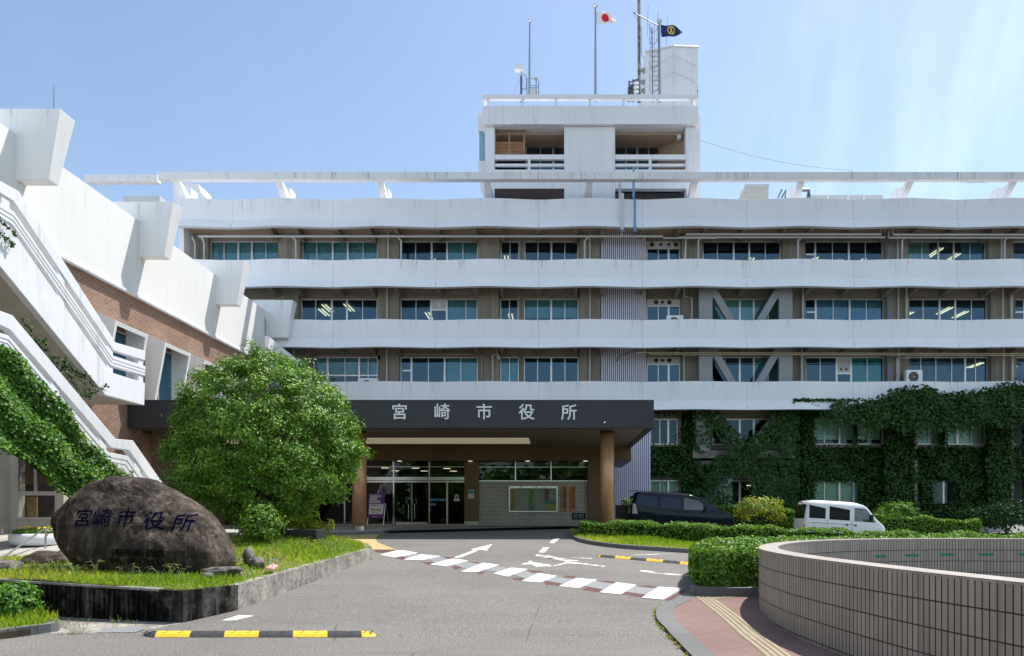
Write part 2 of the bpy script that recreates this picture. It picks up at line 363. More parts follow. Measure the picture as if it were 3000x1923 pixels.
def leafm(name, cols, rough=.45, trans=.35, spec=.5):
    m = bpy.data.materials.new(name); m.use_nodes = True; t = m.node_tree; b = t.nodes['Principled BSDF']; o = t.nodes['Material Output']
    at = t.nodes.new('ShaderNodeAttribute'); at.attribute_name = 'lv'; r = t.nodes.new('ShaderNodeValToRGB'); e = r.color_ramp.elements
    while len(e) < len(cols): e.new(.5)
    for i, (p, c) in enumerate(cols): e[i].position = p; e[i].color = (*c, 1)
    t.links.new(at.outputs['Fac'], r.inputs[0]); t.links.new(r.outputs[0], b.inputs['Base Color']); b.inputs['Roughness'].default_value = rough
    b.inputs['Specular IOR Level'].default_value = spec
    tr = t.nodes.new('ShaderNodeBsdfTranslucent'); hs = t.nodes.new('ShaderNodeMix'); hs.data_type = 'RGBA'; hs.blend_type = 'MULTIPLY'; hs.inputs['Factor'].default_value = 1
    hs.inputs['B'].default_value = (1.7, 1.9, .55, 1); t.links.new(r.outputs[0], hs.inputs['A']); t.links.new(hs.outputs['Result'], tr.inputs['Color'])
    mi = t.nodes.new('ShaderNodeMixShader'); mi.inputs[0].default_value = trans; t.links.new(b.outputs[0], mi.inputs[1]); t.links.new(tr.outputs[0], mi.inputs[2]); t.links.new(mi.outputs[0], o.inputs['Surface'])
    return m
M['leaf'] = leafm('tree_leaf', [(0, (.045,.12,.012)), (.5, (.115,.245,.022)), (.95, (.24,.38,.04)), (.98, (.35,.17,.02)), (1, (.40,.12,.02))], .45, .12, .28)
M['hedge'] = leafm('hedge_leaf', [(0, (.045,.12,.014)), (.6, (.12,.25,.025)), (1, (.24,.36,.04))], .5, .18, .25)
M['bush'] = leafm('yellow_green_bush_leaf', [(0, (.08,.17,.02)), (.55, (.18,.27,.03)), (.8, (.40,.36,.04)), (1, (.45,.16,.04))], .45, .4)
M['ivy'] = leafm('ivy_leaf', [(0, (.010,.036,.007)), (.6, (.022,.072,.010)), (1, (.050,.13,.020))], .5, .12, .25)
M['ivylit'] = leafm('sunlit_ivy_leaf', [(0, (.030,.10,.013)), (.6, (.085,.21,.022)), (1, (.17,.30,.035))], .5, .25, .25)  # lit copy of the ivy leaf, sunshine put into its colour
M['grass'] = leafm('grass_blade', [(0, (.13,.23,.02)), (.45, (.24,.35,.03)), (.8, (.40,.43,.06)), (1, (.50,.36,.14))], .7, .35, .15)
M['darkfol'] = plain('hedge_inner_shade', (.010,.020,.005), .95, spec=.1)  # near-black fill behind leaves; shade of the gaps put into the colour
M['straw'] = plain('dry_grass_stem', (.42,.30,.14), .8)
M['weedgreen'] = plain('weed_green', (.22,.30,.06), .7)
M['bark'] = plain('bark', (.060,.045,.035), .9, 0, .3, 12, .6)
# leaf clouds ------------------------------------------------------------
def leaves(name, mat, pos, nrm, size, parent=None, aspect=.5, jitter=.7, lv=None, world=True, rng=RNG):
    """pos (n,3), nrm (n,3) outward directions; each leaf is a folded two-face blade"""
    n = len(pos); size = np.broadcast_to(size, (n,))*rng.uniform(.7, 1.3, n)
    nn = nrm+rng.normal(0, jitter, (n, 3)); nn /= np.linalg.norm(nn, axis=1, keepdims=True)+1e-9
    a = rng.normal(0, 1, (n, 3)); u = np.cross(nn, a); u /= np.linalg.norm(u, axis=1, keepdims=True)+1e-9; v = np.cross(nn, u)
    L = u*size[:, None]*.5; W = v*size[:, None]*.5*aspect; Fd = nn*size[:, None]*.10
    vs = np.empty((n, 6, 3)); vs[:,0] = pos-L; vs[:,1] = pos-L*.15+W+Fd; vs[:,2] = pos+L*.5+W*.75+Fd; vs[:,3] = pos+L; vs[:,4] = pos+L*.5-W*.75+Fd; vs[:,5] = pos-L*.15-W+Fd
    me = bpy.data.meshes.new(name); me.vertices.add(n*6); me.vertices.foreach_set('co', vs.reshape(-1))
    me.loops.add(n*8); me.polygons.add(n*2)
    idx = (np.arange(n)*6)[:, None]; lp = np.concatenate([idx+0, idx+1, idx+2, idx+3, idx+0, idx+3, idx+4, idx+5], 1).reshape(-1)
    me.loops.foreach_set('vertex_index', lp.astype(np.int32)); me.polygons.foreach_set('loop_start', (np.arange(n*2)*4).astype(np.int32))
    me.update(calc_edges=True)
    at = me.attributes.new('lv', 'FLOAT', 'FACE'); val = rng.uniform(0, 1, n) if lv is None else np.clip(lv+rng.normal(0, .12, n), 0, 1)
    at.data.foreach_set('value', np.repeat(val, 2).astype(np.float32))
    return link(name, me, mat, parent, world)
def inside(poly, x, y):
    c = False; n = len(poly); j = n-1
    for i in range(n):
        xi, yi = poly[i][0], poly[i][1]; xj, yj = poly[j][0], poly[j][1]
        if (yi > y) != (yj > y) and x < (xj-xi)*(y-yi)/(yj-yi)+xi: c = not c
        j = i
    return c
def edge_dist(poly, x, y):
    b = 1e9; n = len(poly)
    for i in range(n):
        ax, ay = poly[i][0], poly[i][1]; bx, by = poly[(i+1)%n][0], poly[(i+1)%n][1]
        dx, dy = bx-ax, by-ay; t = clamp(((x-ax)*dx+(y-ay)*dy)/(dx*dx+dy*dy+1e-9)); b = min(b, math.hypot(x-ax-t*dx, y-ay-t*dy))
    return b
def patch(name, poly, zf, mat, step=1.0, parent=None, thick=0):     # a sheet cut on a grid so that it follows the ground
    bm = bmesh.new(); f = bm.faces.new([bm.verts.new((p[0], p[1], 0)) for p in poly])
    bmesh.ops.triangulate(bm, faces=[f])
    xs = [p[0] for p in poly]; ys = [p[1] for p in poly]
    for ax, lo, hi in ((0, min(xs), max(xs)), (1, min(ys), max(ys))):
        k = math.floor(lo/step)+1
        while k*step < hi:
            no = (1,0,0) if ax == 0 else (0,1,0); co = (k*step,0,0) if ax == 0 else (0,k*step,0)
            bmesh.ops.bisect_plane(bm, geom=bm.verts[:]+bm.edges[:]+bm.faces[:], plane_co=co, plane_no=no, dist=1e-5); k += 1
    bmesh.ops.recalc_face_normals(bm, faces=bm.faces)
    for v in bm.verts: v.co.z = zf(v.co.x, v.co.y)
    for fc in bm.faces:
        if fc.normal.z < 0: fc.normal_flip()
    bm.normal_update()
    for fc in bm.faces:
        if fc.normal.z < 0: fc.normal_flip()
    if thick:
        ed = [e for e in bm.edges if e.is_boundary]; r = bmesh.ops.extrude_edge_only(bm, edges=ed)
        for v in [g for g in r['geom'] if isinstance(g, bmesh.types.BMVert)]: v.co.z -= thick
    me = bpy.data.meshes.new(name); bm.to_mesh(me); bm.free()
    return link(name, me, mat, parent)
def grass(name, poly, zf, n, h, mat=None, hmin=.3, seed=1, avoid=None, lvb=None):
    rg = np.random.default_rng(seed); xs = [p[0] for p in poly]; ys = [p[1] for p in poly]; pts = []
    while len(pts) < n:
        x = rg.uniform(min(xs), max(xs)); y = rg.uniform(min(ys), max(ys))
        if inside(poly, x, y) and not (avoid and avoid(x, y)): pts.append((x, y, zf(x, y)))
    p = np.array(pts); hh = h*rg.uniform(hmin, 1.0, n)*(.65+.7*np.sin(p[:,0]*2.1+1)*np.sin(p[:,1]*1.7)*.5+.2); a = rg.uniform(0, 6.28, n); wd = rg.uniform(.004, .011, n)
    lean = rg.normal(0, .32, (n, 2)); vs = np.empty((n, 5, 3)); dx = np.cos(a)*wd; dy = np.sin(a)*wd
    o = np.stack([dx, dy, 0*dx], 1); mid = p+np.stack([lean[:,0]*hh*.35, lean[:,1]*hh*.35, hh*.6], 1); tip = p+np.stack([lean[:,0]*hh, lean[:,1]*hh, hh], 1)
    vs[:,0] = p-o; vs[:,1] = p+o; vs[:,2] = mid+o*.8; vs[:,3] = tip; vs[:,4] = mid-o*.8
    me = bpy.data.meshes.new(name); me.vertices.add(n*5); me.vertices.foreach_set('co', vs.reshape(-1)); me.loops.add(n*5); me.polygons.add(n)
    me.loops.foreach_set('vertex_index', np.arange(n*5, dtype=np.int32)); me.polygons.foreach_set('loop_start', (np.arange(n)*5).astype(np.int32)); me.update(calc_edges=True)
    at = me.attributes.new('lv', 'FLOAT', 'FACE'); b = .45+.3*np.sin(p[:,0]*1.3)*np.cos(p[:,1]*1.1)
    at.data.foreach_set('value', np.clip(b+rg.normal(0, .22, n), 0, 1).astype(np.float32))
    return stuff(link(name, me, mat or M['grass']))
# ======================= ground, roads, paving =======================
def ground():
    xs = [-600,-250,-120,-60,-35]+list(range(-24, 25))+[28,32,36,45,70,130,250,600]
    ys = [-600,-200,-80,-40,-20,-10,-4]+list(range(0, 44))+[50,60,80,120,200,400,900]
    m = MB(); nx = len(xs)
    m.add([(x, y, gz(x, y)) for y in ys for x in xs], [(j*nx+i, j*nx+i+1, (j+1)*nx+i+1, (j+1)*nx+i) for j in range(len(ys)-1) for i in range(nx-1)])
    return struct(m.build('road', M['asphalt']))
ground()
def pp(name, px, dz, mat, thick=0): return patch(name, [G(*p)[:2] for p in px], lambda x, y: gz(x, y)+dz, mat, 1.0, None, thick)
def catmull(pts, k=6, closed=False):
    r = []; n = len(pts)
    for i in range(n if closed else n-1):
        p = [Vector((*pts[(i+j-1)%n][:2],)) if closed else Vector(pts[max(0, min(n-1, i+j-1))][:2]) for j in range(4)]
        for t in range(k):
            u = t/k; r.append(.5*((2*p[1])+(p[2]-p[0])*u+(2*p[0]-5*p[1]+4*p[2]-p[3])*u*u+(3*p[1]-p[0]-3*p[2]+p[3])*u**3))
    if not closed: r.append(Vector(pts[-1][:2]))
    return [(q.x, q.y) for q in r]
# curved tiled wall
WP = catmull([(5.3,1.6),(4.55,2.8),(4.05,4.2),(3.7,5.4),(3.42,6.6),(3.22,7.9),(3.12,9.3),(3.27,10.9),(3.87,12.5),(4.9,14),(6.4,15.1),(8.4,15.7),(10.6,15.6),(12.8,14.8),(14.3,13),(15,10.5),(15,7)], 8)
WT = 1.09; WTH = .30
# sidewalk on the right
K_out = [(2029,1731),(1969,1766),(1935,1783),(1923,1795),(1925,1822),(1950,1850),(1979,1883),(2017,1923),(2100,2010),(2230,2150)]
kw = catmull([G(*p) for p in K_out], 4)
wallbase = [p for p in WP if 2.3 < p[1] < 12.2 and p[0] < 5]
side_poly = kw+[(4.6,2.2)]+[(p[0]+.15, p[1]) for p in wallbase]+[(3.9,12.2),(2.45,12.2)]
struct(patch('sidewalk', side_poly, lambda x, y: gz(x, y)+.045, M['pinkpave'], 1, None, .08))
m = MB(); m.sweep(kw, .27, -.05, .052); struct(m.build('kerb', M['kerb']))
_k = np.random.default_rng(61); _i = _k.integers(6, len(kw)-8, 420); _p = np.array([(kw[i][0]+_k.normal(-.02,.018), kw[i][1]+_k.uniform(-.09,.09), gz(*kw[i])+_k.uniform(.005,.035)) for i in _i if math.sin(i*2.3) > -.55])
stuff(leaves('kerb_weeds', M['bush'], _p, np.tile((0,0,1.), (len(_p), 1)), .035, None, .5, .9, rng=_k))
tl = [G(x, y) for x, y in ((2035,1756),(2108,1816),(2195,1895),(2300,1990),(2430,2110))]; tr_ = [G(x, y) for x, y in ((2093,1762),(2185,1829),(2306,1923),(2440,2030),(2600,2150))]
m = MB(); b_ = MB()
L_ = catmull(tl, 6); R_ = catmull(tr_, 6)
zt = lambda p, d: (p[0], p[1], gz(*p)+d)
for i in range(len(L_)-1):
    m.quad(zt(L_[i], .049), zt(R_[i], .049), zt(R_[i+1], .049), zt(L_[i+1], .049))
    for k in range(4):
        f0 = .06+k*.245; f1 = f0+.12
        q = [tuple(a[j]+(b[j]-a[j])*f for j in (0, 1)) for a, b, f in ((L_[i], R_[i], f0), (L_[i], R_[i], f1), (L_[i+1], R_[i+1], f1), (L_[i+1], R_[i+1], f0))]
        b_.add([zt(p, .047) for p in q]+[zt(p, .056) for p in q], [(4,5,6,7),(0,1,5,4),(2,3,7,6),(1,2,6,5),(3,0,4,7)])
tp = tag(m.build('tactile_path', M['tactbase']), 'beige tactile guide strip with four raised bars on the pink sidewalk', 'tactile strip')
b_.build('guide_bar', M['tactile'], tp)
m = MB()
for i in range(15):
    for j in range(4):
        c = G(2032+i*9.5+j*4, 1746+j*4.2+abs(i-7)*.2); m.lathe([(.022,.045),(.016,.054)], (c.x, c.y, c.z), 8)
wb = pp('warning_paving', [(2012,1757),(2040,1745),(2165,1743),(2190,1748),(2160,1757),(2100,1763),(2030,1760)], .049, M['tactbase'])
tag(wb, 'beige patch of dotted warning paving at the top of the tactile strip', 'tactile strip'); m.build('stud', M['tactile'], wb)
# crossing: drain gratings partly painted white, with maroon paint beside them
def z3(x, y): return (1000+x/2.669, 1346+y/2.669)
WH = [[(300,748),(420,770),(600,735),(500,716),(430,715)], [(487,787),(640,790),(780,760),(620,745)], [(690,825),(830,838),(995,795),(870,778)], [(935,880),(1060,885),(1235,828),(1110,812)],
      [(1190,895),(1300,920),(1460,862),(1330,850)], [(1410,955),(1560,965),(1690,915),(1540,893)], [(1700,995),(1860,1010),(2002,945),(1840,932)], [(2018,1045),(2190,1058),(2308,985),(2150,965)], [(2350,1085),(2520,1100),(2668,1012),(2480,1000)]]
for i, q in enumerate(WH): struct(pp('road_marking', [z3(*p) for p in q], .009, M['paint']))
GR = []
for i in range(len(WH)-1):
    a = WH[i]; b = WH[i+1]; a = a if len(a) == 4 else [a[0], a[1], a[2], a[3]]
    lerp = lambda p, q, t: (p[0]+(q[0]-p[0])*t, p[1]+(q[1]-p[1])*t)
    a1 = lerp(a[1], a[2], .28); a2 = lerp(a[1], a[2], .86); b1 = lerp(b[0], b[3], .28); b2 = lerp(b[0], b[3], .86); GR.append([a1, b1, b2, a2])
def grate_mat():
    s = N('drain_grating'); sep = s.n('ShaderNodeSeparateXYZ'); mm = s.n('ShaderNodeMapping'); mm.inputs['Rotation'].default_value = (0,0,R(40)); s.l(s.co, mm.inputs[0]); s.l(mm.outputs[0], sep.inputs[0])
    a = s.ramp(s.math('FRACT', s.math('MULTIPLY', sep.outputs['X'], 22)), [(.35, 0.), (.45, 1.)]); b = s.ramp(s.math('FRACT', s.math('MULTIPLY', sep.outputs['Y'], 22)), [(.35, 0.), (.45, 1.)])
    f = s.math('MAXIMUM', a, b); s.col(s.mix(f, (.03,.03,.03), (.36,.37,.38))); s.bump(f, .8, .02); return s.set(.5, .3)
M['grate'] = grate_mat()
for i, q in enumerate(GR):
    tag(pp('drain_grating', [z3(*p) for p in q], .006, M['grate']), 'steel grating between the white blocks across the road, %s' % ['farthest one by the yellow paving','second from the yellow paving','third one, under the arrow tail','fourth from the yellow paving','fourth from the pink sidewalk','third from the pink sidewalk','second from the pink sidewalk','nearest one by the pink sidewalk'][i], 'drain grating', 'grating panels across the road')
MR = [[(255,705),(425,712),(330,732),(260,725)],[(410,762),(470,755),(522,762),(485,785),(420,775)],[(620,802),(700,805),(730,815),(690,828)],[(800,765),(880,762),(890,775),(830,778)],[(860,842),(930,838),(940,850),(890,862)],[(990,800),(1085,805),(1060,815),(1000,808)],
      [(1055,888),(1120,882),(1115,893),(1080,900)],[(1330,930),(1430,928),(1410,950),(1350,940)],[(1440,870),(1530,872),(1580,882),(1470,886)],[(1590,955),(1720,975),(1700,992),(1590,978)],[(1735,910),(1840,915),(1820,930),(1750,926)],[(1880,1020),(1930,1000),(2045,1015),(2010,1042)],
      [(1990,955),(2090,950),(2150,962),(2080,978)],[(2185,1055),(2225,1038),(2380,1050),(2350,1080)],[(2320,992),(2400,985),(2480,1000),(2400,1012)]]
for q in MR: struct(pp('road_marking', [z3(*p) for p in q], .003, M['redpaint']))
struct(pp('road_marking', [(1948,1760),(2000,1730),(2025,1732),(1975,1760)], .003, M['redpaint']))
struct(pp('road_marking', [z3(*p) for p in ((878,768),(930,771),(1086,707),(1136,715),(1180,664),(1008,706),(1048,708))], .004, M['paint']))      # arrow
struct(pp('road_marking', [z3(*p) for p in ((1542,729),(1590,729),(1626,690),(1580,690))], .004, M['paint']))
struct(pp('road_marking', [z3(*p) for p in ((1626,656),(1664,656),(1700,628),(1722,616),(1668,620),(1644,636))], .004, M['paint']))
for q in ([(1518,745),(1525,760),(1640,770),(1750,800),(1860,797),(1840,789),(1770,792),(1620,753)], [(1455,795),(1485,795),(1505,805),(1640,828),(1640,838),(1525,842),(1480,822),(1410,826),(1425,812),(1470,808)], [(1650,833),(1740,812),(1750,800),(1850,806),(2070,836),(2050,842),(1850,818),(1760,815),(1660,838)],
          [(1790,768),(1960,774),(1965,780),(1850,774)], [(2250,748),(2420,742),(2640,741),(2420,748)], [(2330,868),(2400,872),(2500,890),(2720,905),(2760,913),(2600,908),(2420,890),(2340,876)]):
    struct(pp('road_marking', [z3(*p) for p in q], .004, M['wornpaint']))
struct(pp('road_marking', [(649,1819),(690,1818),(745,1805),(700,1803)], .004, M['paint']))
# drain channel foot of the planter wall
struct(pp('pavement', [(120,1858),(300,1857),(440,1846),(540,1826),(530,1822),(110,1824)], .003, M['oldwall']))
tag(pp('drain_grating', [(277,1855),(395,1855),(441,1838),(325,1840)], .008, M['grate']), 'grey steel drain grating at the foot of the black ribbed planter wall', 'drain grating')
# entrance platform and plaza
ent = [(-16.4,34.4),(-16.4,26.6),(-9.6,25.9),(-8.2,26.6),(-7.0,27.3),(-6.5,29.2),(-5.2,30.6),(-3.2,31.1),(3.9,31.3),(4.4,33),(4.4,34.4)]
struct(patch('entrance_pavement', ent, lambda x, y: gz(x, y)+.12, M['plaza'], 1, None, .2))
struct(MB().sweep(ent[1:11][::-1], .16, -.1, .126).build('kerb', M['kerb']))
struct(patch('plaza', [(-30,15.0),(-10.6,14.8),(-9.7,16),(-10,19),(-9.0,21.2),(-9.2,25.8),(-16.4,26.4),(-30,26.4)], lambda x, y: gz(x, y)+.10, M['plaza'], 1, None, .15))
yp = pp('pavement', [(1000,1571),(1050,1563),(1078,1556),(1110,1551),(1188,1556),(1113,1565),(1099,1578),(1106,1590),(1134,1601),(1160,1611),(1093,1611),(1050,1596),(1000,1584)], .006, M['yellowpave'])
struct(yp)
# ======================= planter with the boulder =======================
A_ = (-5.45, 10.0); B_ = (-5.1, 11.0); C_ = (-4.87, 18.2); L0 = (-8.94, 10.8); L1 = (-17.0, 12.6)
bed = [L1, L0, A_, B_, C_, (-5.3,19.4), (-6.3,20.4), (-7.6,21.2), (-8.8,21.2), (-9.9,19), (-9.6,16), (-10.5,14.8), (-17,15.0)]
def wt(x, y): return .5+max(0, y-11)*.034+clamp((-5.1-x)*.04, 0, .12)
def mound(x, y): return wt(x, y)-.02+(.03+.17*clamp((y-14)/3)*clamp((x+9.5)/2))*min(1, edge_dist(bed, x, y)/1.4)
pw = thing('planter_wall', 'low concrete retaining wall around the boulder bed, black and ribbed in front, pale along the road', 'retaining wall', (-6, 10.5, 0))
def wallseg(m, a, b, th=.16, side=1, dtop=0, n=12):
    a = Vector(a); b = Vector(b); d = (b-a).normalized(); nn = Vector((-d.y, d.x))*th*side
    pts = [a+(b-a)*i/n for i in range(n+1)]; vs = []
    for p in pts:
        for q, z in ((p, gz(p.x, p.y)-.15), (p+nn, gz(p.x, p.y)-.15), (p+nn, wt(p.x, p.y)+dtop), (p, wt(p.x, p.y)+dtop)): vs.append((q.x, q.y, z))
    fs = [(i*4+k, i*4+(k+1)%4, (i+1)*4+(k+1)%4, (i+1)*4+k) for i in range(n) for k in range(4)]+[(0,1,2,3),(n*4+3,n*4+2,n*4+1,n*4)]
    m.add(vs, fs)
m = MB(); wallseg(m, L1, L0); wallseg(m, L0, (A_[0]-.02, A_[1]+.004)); m.build('front_wall', M['blackwall'], pw)
m = MB(); wallseg(m, A_, B_, .16, 1, .002); m.build('corner_wall', M['blackwall'], pw)
m = MB(); wallseg(m, (B_[0], B_[1]+.001), C_, .16, 1, .004, 16); wallseg(m, C_, (-5.3,19.4), .15, 1, .004); wallseg(m, (-5.3,19.4), (-6.3,20.4), .15, 1, .004); wallseg(m, (-6.3,20.4), (-7.6,21.2), .15, 1, .004); m.build('side_wall', M['oldwall'], pw)
m = MB(); a = Vector(L0); b = Vector(A_)
for (a, b) in ((Vector(L0), Vector((A_[0]-.45, A_[1]+.10))), (Vector(L1), Vector(L0))):
    n = int((b-a).length/.089); d = (b-a).normalized(); nn = Vector((-d.y, d.x))
    for i in range(n):
        p = a+d*(i*.089+.01); q = p+d*.062; o = nn*-.028
        zt_ = wt(p.x, p.y)-.028; zb = gz(p.x, p.y)-.1
        m.hexa([(p.x+o.x,p.y+o.y,zb),(q.x+o.x,q.y+o.y,zb),(q.x+nn.x*.02,q.y+nn.y*.02,zb),(p.x+nn.x*.02,p.y+nn.y*.02,zb),(p.x+o.x,p.y+o.y,zt_),(q.x+o.x,q.y+o.y,zt_),(q.x+nn.x*.02,q.y+nn.y*.02,zt_),(p.x+nn.x*.02,p.y+nn.y*.02,zt_)])
m.build('ribs', M['blackwall'], pw)
m = MB()
for a, b in ((L1, L0), (L0, (A_[0]-.4, A_[1]+.09))):      # thin pale coping
    a = Vector(a); b = Vector(b); d = (b-a).normalized(); nn = Vector((-d.y, d.x))
    q = [(a-nn*.032), (b-nn*.032), (b+nn*.15), (a+nn*.15)]
    m.add([(p.x, p.y, wt(p.x, p.y)-.026) for p in q]+[(p.x, p.y, wt(p.x, p.y)+.008) for p in q], [(0,3,2,1),(4,5,6,7),(0,1,5,4),(1,2,6,5),(2,3,7,6),(3,0,4,7)])
m.build('coping', M['oldwall'], pw)
struct(patch('soil', bed, mound, M['turf'], .5))
# boulder
OUT = [(159,1514),(187,1484),(232,1435),(277,1402),(330,1390.5),(380,1389),(423,1392),(461,1403),(524,1443),(584,1480),(633,1533),(663,1578),(678,1619),(679,1660),(650,1712),(600,1735),(400,1745),(310,1735),(262,1700),(234,1655),(204,1600),(174,1548)]
YB = 12.55; c0 = (430, 1590)
ang = sorted([(math.atan2(-(y-c0[1]), x-c0[0]), math.hypot(x-c0[0], y-c0[1])*YB/F*.975) for x, y in OUT])
ang = [(ang[-1][0]-2*math.pi, ang[-1][1])]+ang+[(ang[0][0]+2*math.pi, ang[0][1])]
def rad(t):
    for i in range(len(ang)-1):
        if ang[i][0] <= t <= ang[i+1][0]:
            u = (t-ang[i][0])/(ang[i+1][0]-ang[i][0]+1e-9); return ang[i][1]*(1-u)+ang[i+1][1]*u
    return 1
bm = bmesh.new(); bmesh.ops.create_icosphere(bm, subdivisions=7, radius=1)
BC = P(c0[0], c0[1], YB)
for v in bm.verts:
    d = v.co.normalized(); s_ = math.sqrt(d.x*d.x+d.z*d.z); th = math.atan2(d.z, d.x)
    rr = (rad(th)+rad(th+.05 if th < 3.09 else th)+rad(th-.05 if th > -3.09 else th))/3 if -3.09 < th < 3.09 else rad(th)
    q = Vector((d.x, 0, d.z)); q = q.normalized() if q.length > 1e-6 else Vector((1,0,0))
    p = q*rr*(s_**.75)+Vector((0, d.y*.85*(abs(d.y)**-.25 if abs(d.y) > .01 else 1), 0))
    if p.y < 0: p.y *= 1.0-.42*clamp((p.z+.15)/1.1)-.42*clamp((-p.z-.12)/.75)*(1 if p.x > -.9 else .5)   # leans back towards the top, undercut below the bulge
    f = mn.fractal(p*1.1+Vector((3,1,2)), 1.0, 2.1, 5); g = mn.fractal(p*5, .9, 2.0, 4); h = abs(mn.noise(p*7.5))
    f2 = mn.noise(p*1.7+Vector((5,5,5))); p += d*(f*.045-abs(f2)*.10*(1 if p.z < .3 else .5)+g*.012*(1.4 if p.z > 0 else .8)-max(0, .10-h)*.09*(1 if p.z > .1 else .3))
    v.co = BC+p
me = bpy.data.meshes.new('monument_stone'); bm.to_mesh(me); bvh = BVHTree.FromBMesh(bm); bm.free()
bo = link('monument_stone', me, M['boulder'], smooth=True); tag(bo, 'big dark boulder carved with the city hall name, standing in the grass bed', 'inscribed boulder')
def carve(ch, px, py, size, mat, name):
    d = (P(px, py, 10)-Vector((0,0,EYE))).normalized(); hit = bvh.ray_cast(Vector((0,0,EYE)), d)[0]
    if hit is None: return
    me = text_mesh(ch, size, 0, .0); me.materials.clear()
    bm = bmesh.new(); bm.from_mesh(me); bmesh.ops.triangulate(bm, faces=bm.faces)
    bmesh.ops.subdivide_edges(bm, edges=[e for e in bm.edges if e.calc_length() > .03], cuts=2, use_grid_fill=False)
    for v in bm.verts:
        x = hit.x+v.co.x; z = hit.z+v.co.y; r = bvh.ray_cast(Vector((x, 5, z)), Vector((0,1,0)))[0]
        v.co = Vector((x, (r.y if r else hit.y)-.010, z))
    bm.to_mesh(me); bm.free(); return link(name, me, mat, bo)
for ch, x, y in (('宮',243,1521),('崎',298,1521),('市',371,1521),('役',451,1530),('所',537,1535)): carve(ch, x, y, .34, M['inscr'], 'inscription')
for i, ch in enumerate('中核市移行記念'): carve(ch, 330+i*23.5, 1620+i*.8, .15, M['inscr2'], 'inscription')
for i, ch in enumerate(('平','成','10','年','4','月','1','日')): carve(ch, 330+i*20, 1646+i*.3, .125, M['inscr2'], 'inscription')
# rocks
def rock(x, y, Y, sx, sy, sz, seed, label, mat=None, rz=0):
    bm = bmesh.new(); bmesh.ops.create_icosphere(bm, subdivisions=4, radius=1); c = P(x, y, Y)
    for v in bm.verts:
        p = v.co.copy(); f = mn.fractal(p*.9+Vector((seed*7.1, seed, 0)), 1, 2, 5); p *= 1+f*.35
        p = Vector((round(p.x*3)/3*.35+p.x*.65, p.y, round(p.z*3)/3*.35+p.z*.65)); v.co = Matrix.Rotation(rz, 3, 'Z') @ Vector((p.x*sx, p.y*sy, p.z*sz))+c
    me = bpy.data.meshes.new('rock'); bm.to_mesh(me); bm.free()
    return tag(link('rock', me, mat or M['rock'], smooth=True), label, 'rock', 'rocks in the grass bed')
rock(142, 1645, 13.2, .40, .32, .20, 1, 'dark humped rock in the grass just left of the inscribed boulder', M['boulder'])
rock(212, 1640, 13.6, .26, .22, .22, 5, 'small pale mossy rock tucked against the left foot of the boulder')
rock(8, 1664, 12.2, .36, .3, .17, 2, 'pale brown rock at the left edge of the grass bed')
rock(652, 1675, 11.9, .30, .11, .09, 3, 'flat grey log-shaped stone by the front right foot of the boulder')
rock(612, 1692, 11.6, .10, .12, .10, 4, 'small grey stone under the flat log-shaped stone')
rock(728, 1638, 13.6, .10, .12, .20, 6, 'upright grey stone right of the boulder')
rock(750, 1654, 13.2, .17, .14, .14, 8, 'broken dark stone leaning on the upright stone right of the boulder')
rock(706, 1690, 12.0, .035, .05, .10, 9, 'thin upright stone stub at the end of the flat stone')
# hose handle end and pink scrap in the grass
b_av = lambda x, y: math.hypot((x+7.5)/1.5, (y-12.5)/.62) < 1
grass('grass', bed, mound, 22000, .10, seed=3, avoid=b_av)
grass('grass', [L0, A_, (-5.2,10.9), (-5.2,11.7), (-8.8,11.7), (-16,13.6), (-16,12.6)], mound, 6500, .10, seed=4, avoid=b_av)
def sprigs(name, pts, h, mat, seed):              # single long arching blades
    rg = np.random.default_rng(seed); m = MB()
    for x, y, z in pts:
        for k in range(3):
            a = rg.uniform(0, 6.28); l = h*rg.uniform(.5, 1.1); b = Vector((x, y, z)); e = b+Vector((math.cos(a)*l*.7, math.sin(a)*l*.4, l*.75)); m.tube([b, b+Vector((math.cos(a)*l*.2, 0, l*.55)), b+Vector((math.cos(a)*l*.45, 0, l*.8)), e], .006, 4, .0015)
    return stuff(m.build(name, mat))
rg_ = np.random.default_rng(77)
sprigs('tall_grass', [(x, y, mound(x, y)) for x, y in zip(rg_.uniform(-9, -5.6, 26), rg_.uniform(10.9, 11.6, 26))], .30, M['weedgreen'], 1)
sprigs('tall_grass', [(x, y, mound(x, y)) for x, y in zip(rg_.uniform(-9, -5.2, 50), rg_.uniform(13, 18, 50))], .28, M['straw'], 2)
_k = np.random.default_rng(62); _p = [(x, y) for x, y in zip(_k.uniform(-8.6, -5.0, 4200), _k.uniform(12.6, 19, 4200)) if inside(bed, x, y) and mn.noise(Vector((x*.9, y*.9, 2))) > .08]; _p = np.array([(x, y, mound(x, y)+_k.uniform(.02, .10)) for x, y in _p])
stuff(leaves('ground_cover', M['hedge'], _p, np.tile((0,-.2,1.), (len(_p), 1)), .05, None, .5, .7, rng=_k))
grass('tall_grass', [(-7.6,15),(-5.1,14),(-5.0,18),(-5.6,19.2),(-7.5,20.5),(-9.4,19.5),(-9.3,16.2)], mound, 5000, .20, seed=5)
# near left bed with its kerb
nb = [G(x, y)[:2] for x, y in ((-400,1930),(0,1874),(90,1862),(170,1850),(170,1836),(140,1828),(-400,1828))]
struct(patch('soil', nb, lambda x, y: gz(x, y)+.09, M['soil'], 1, None, .1))
struct(MB().sweep(catmull(nb[:5], 3), .13, -.05, .125).build('kerb', M['kerb']))
grass('grass', nb, lambda x, y: gz(x, y)+.08, 3500, .17, seed=6)
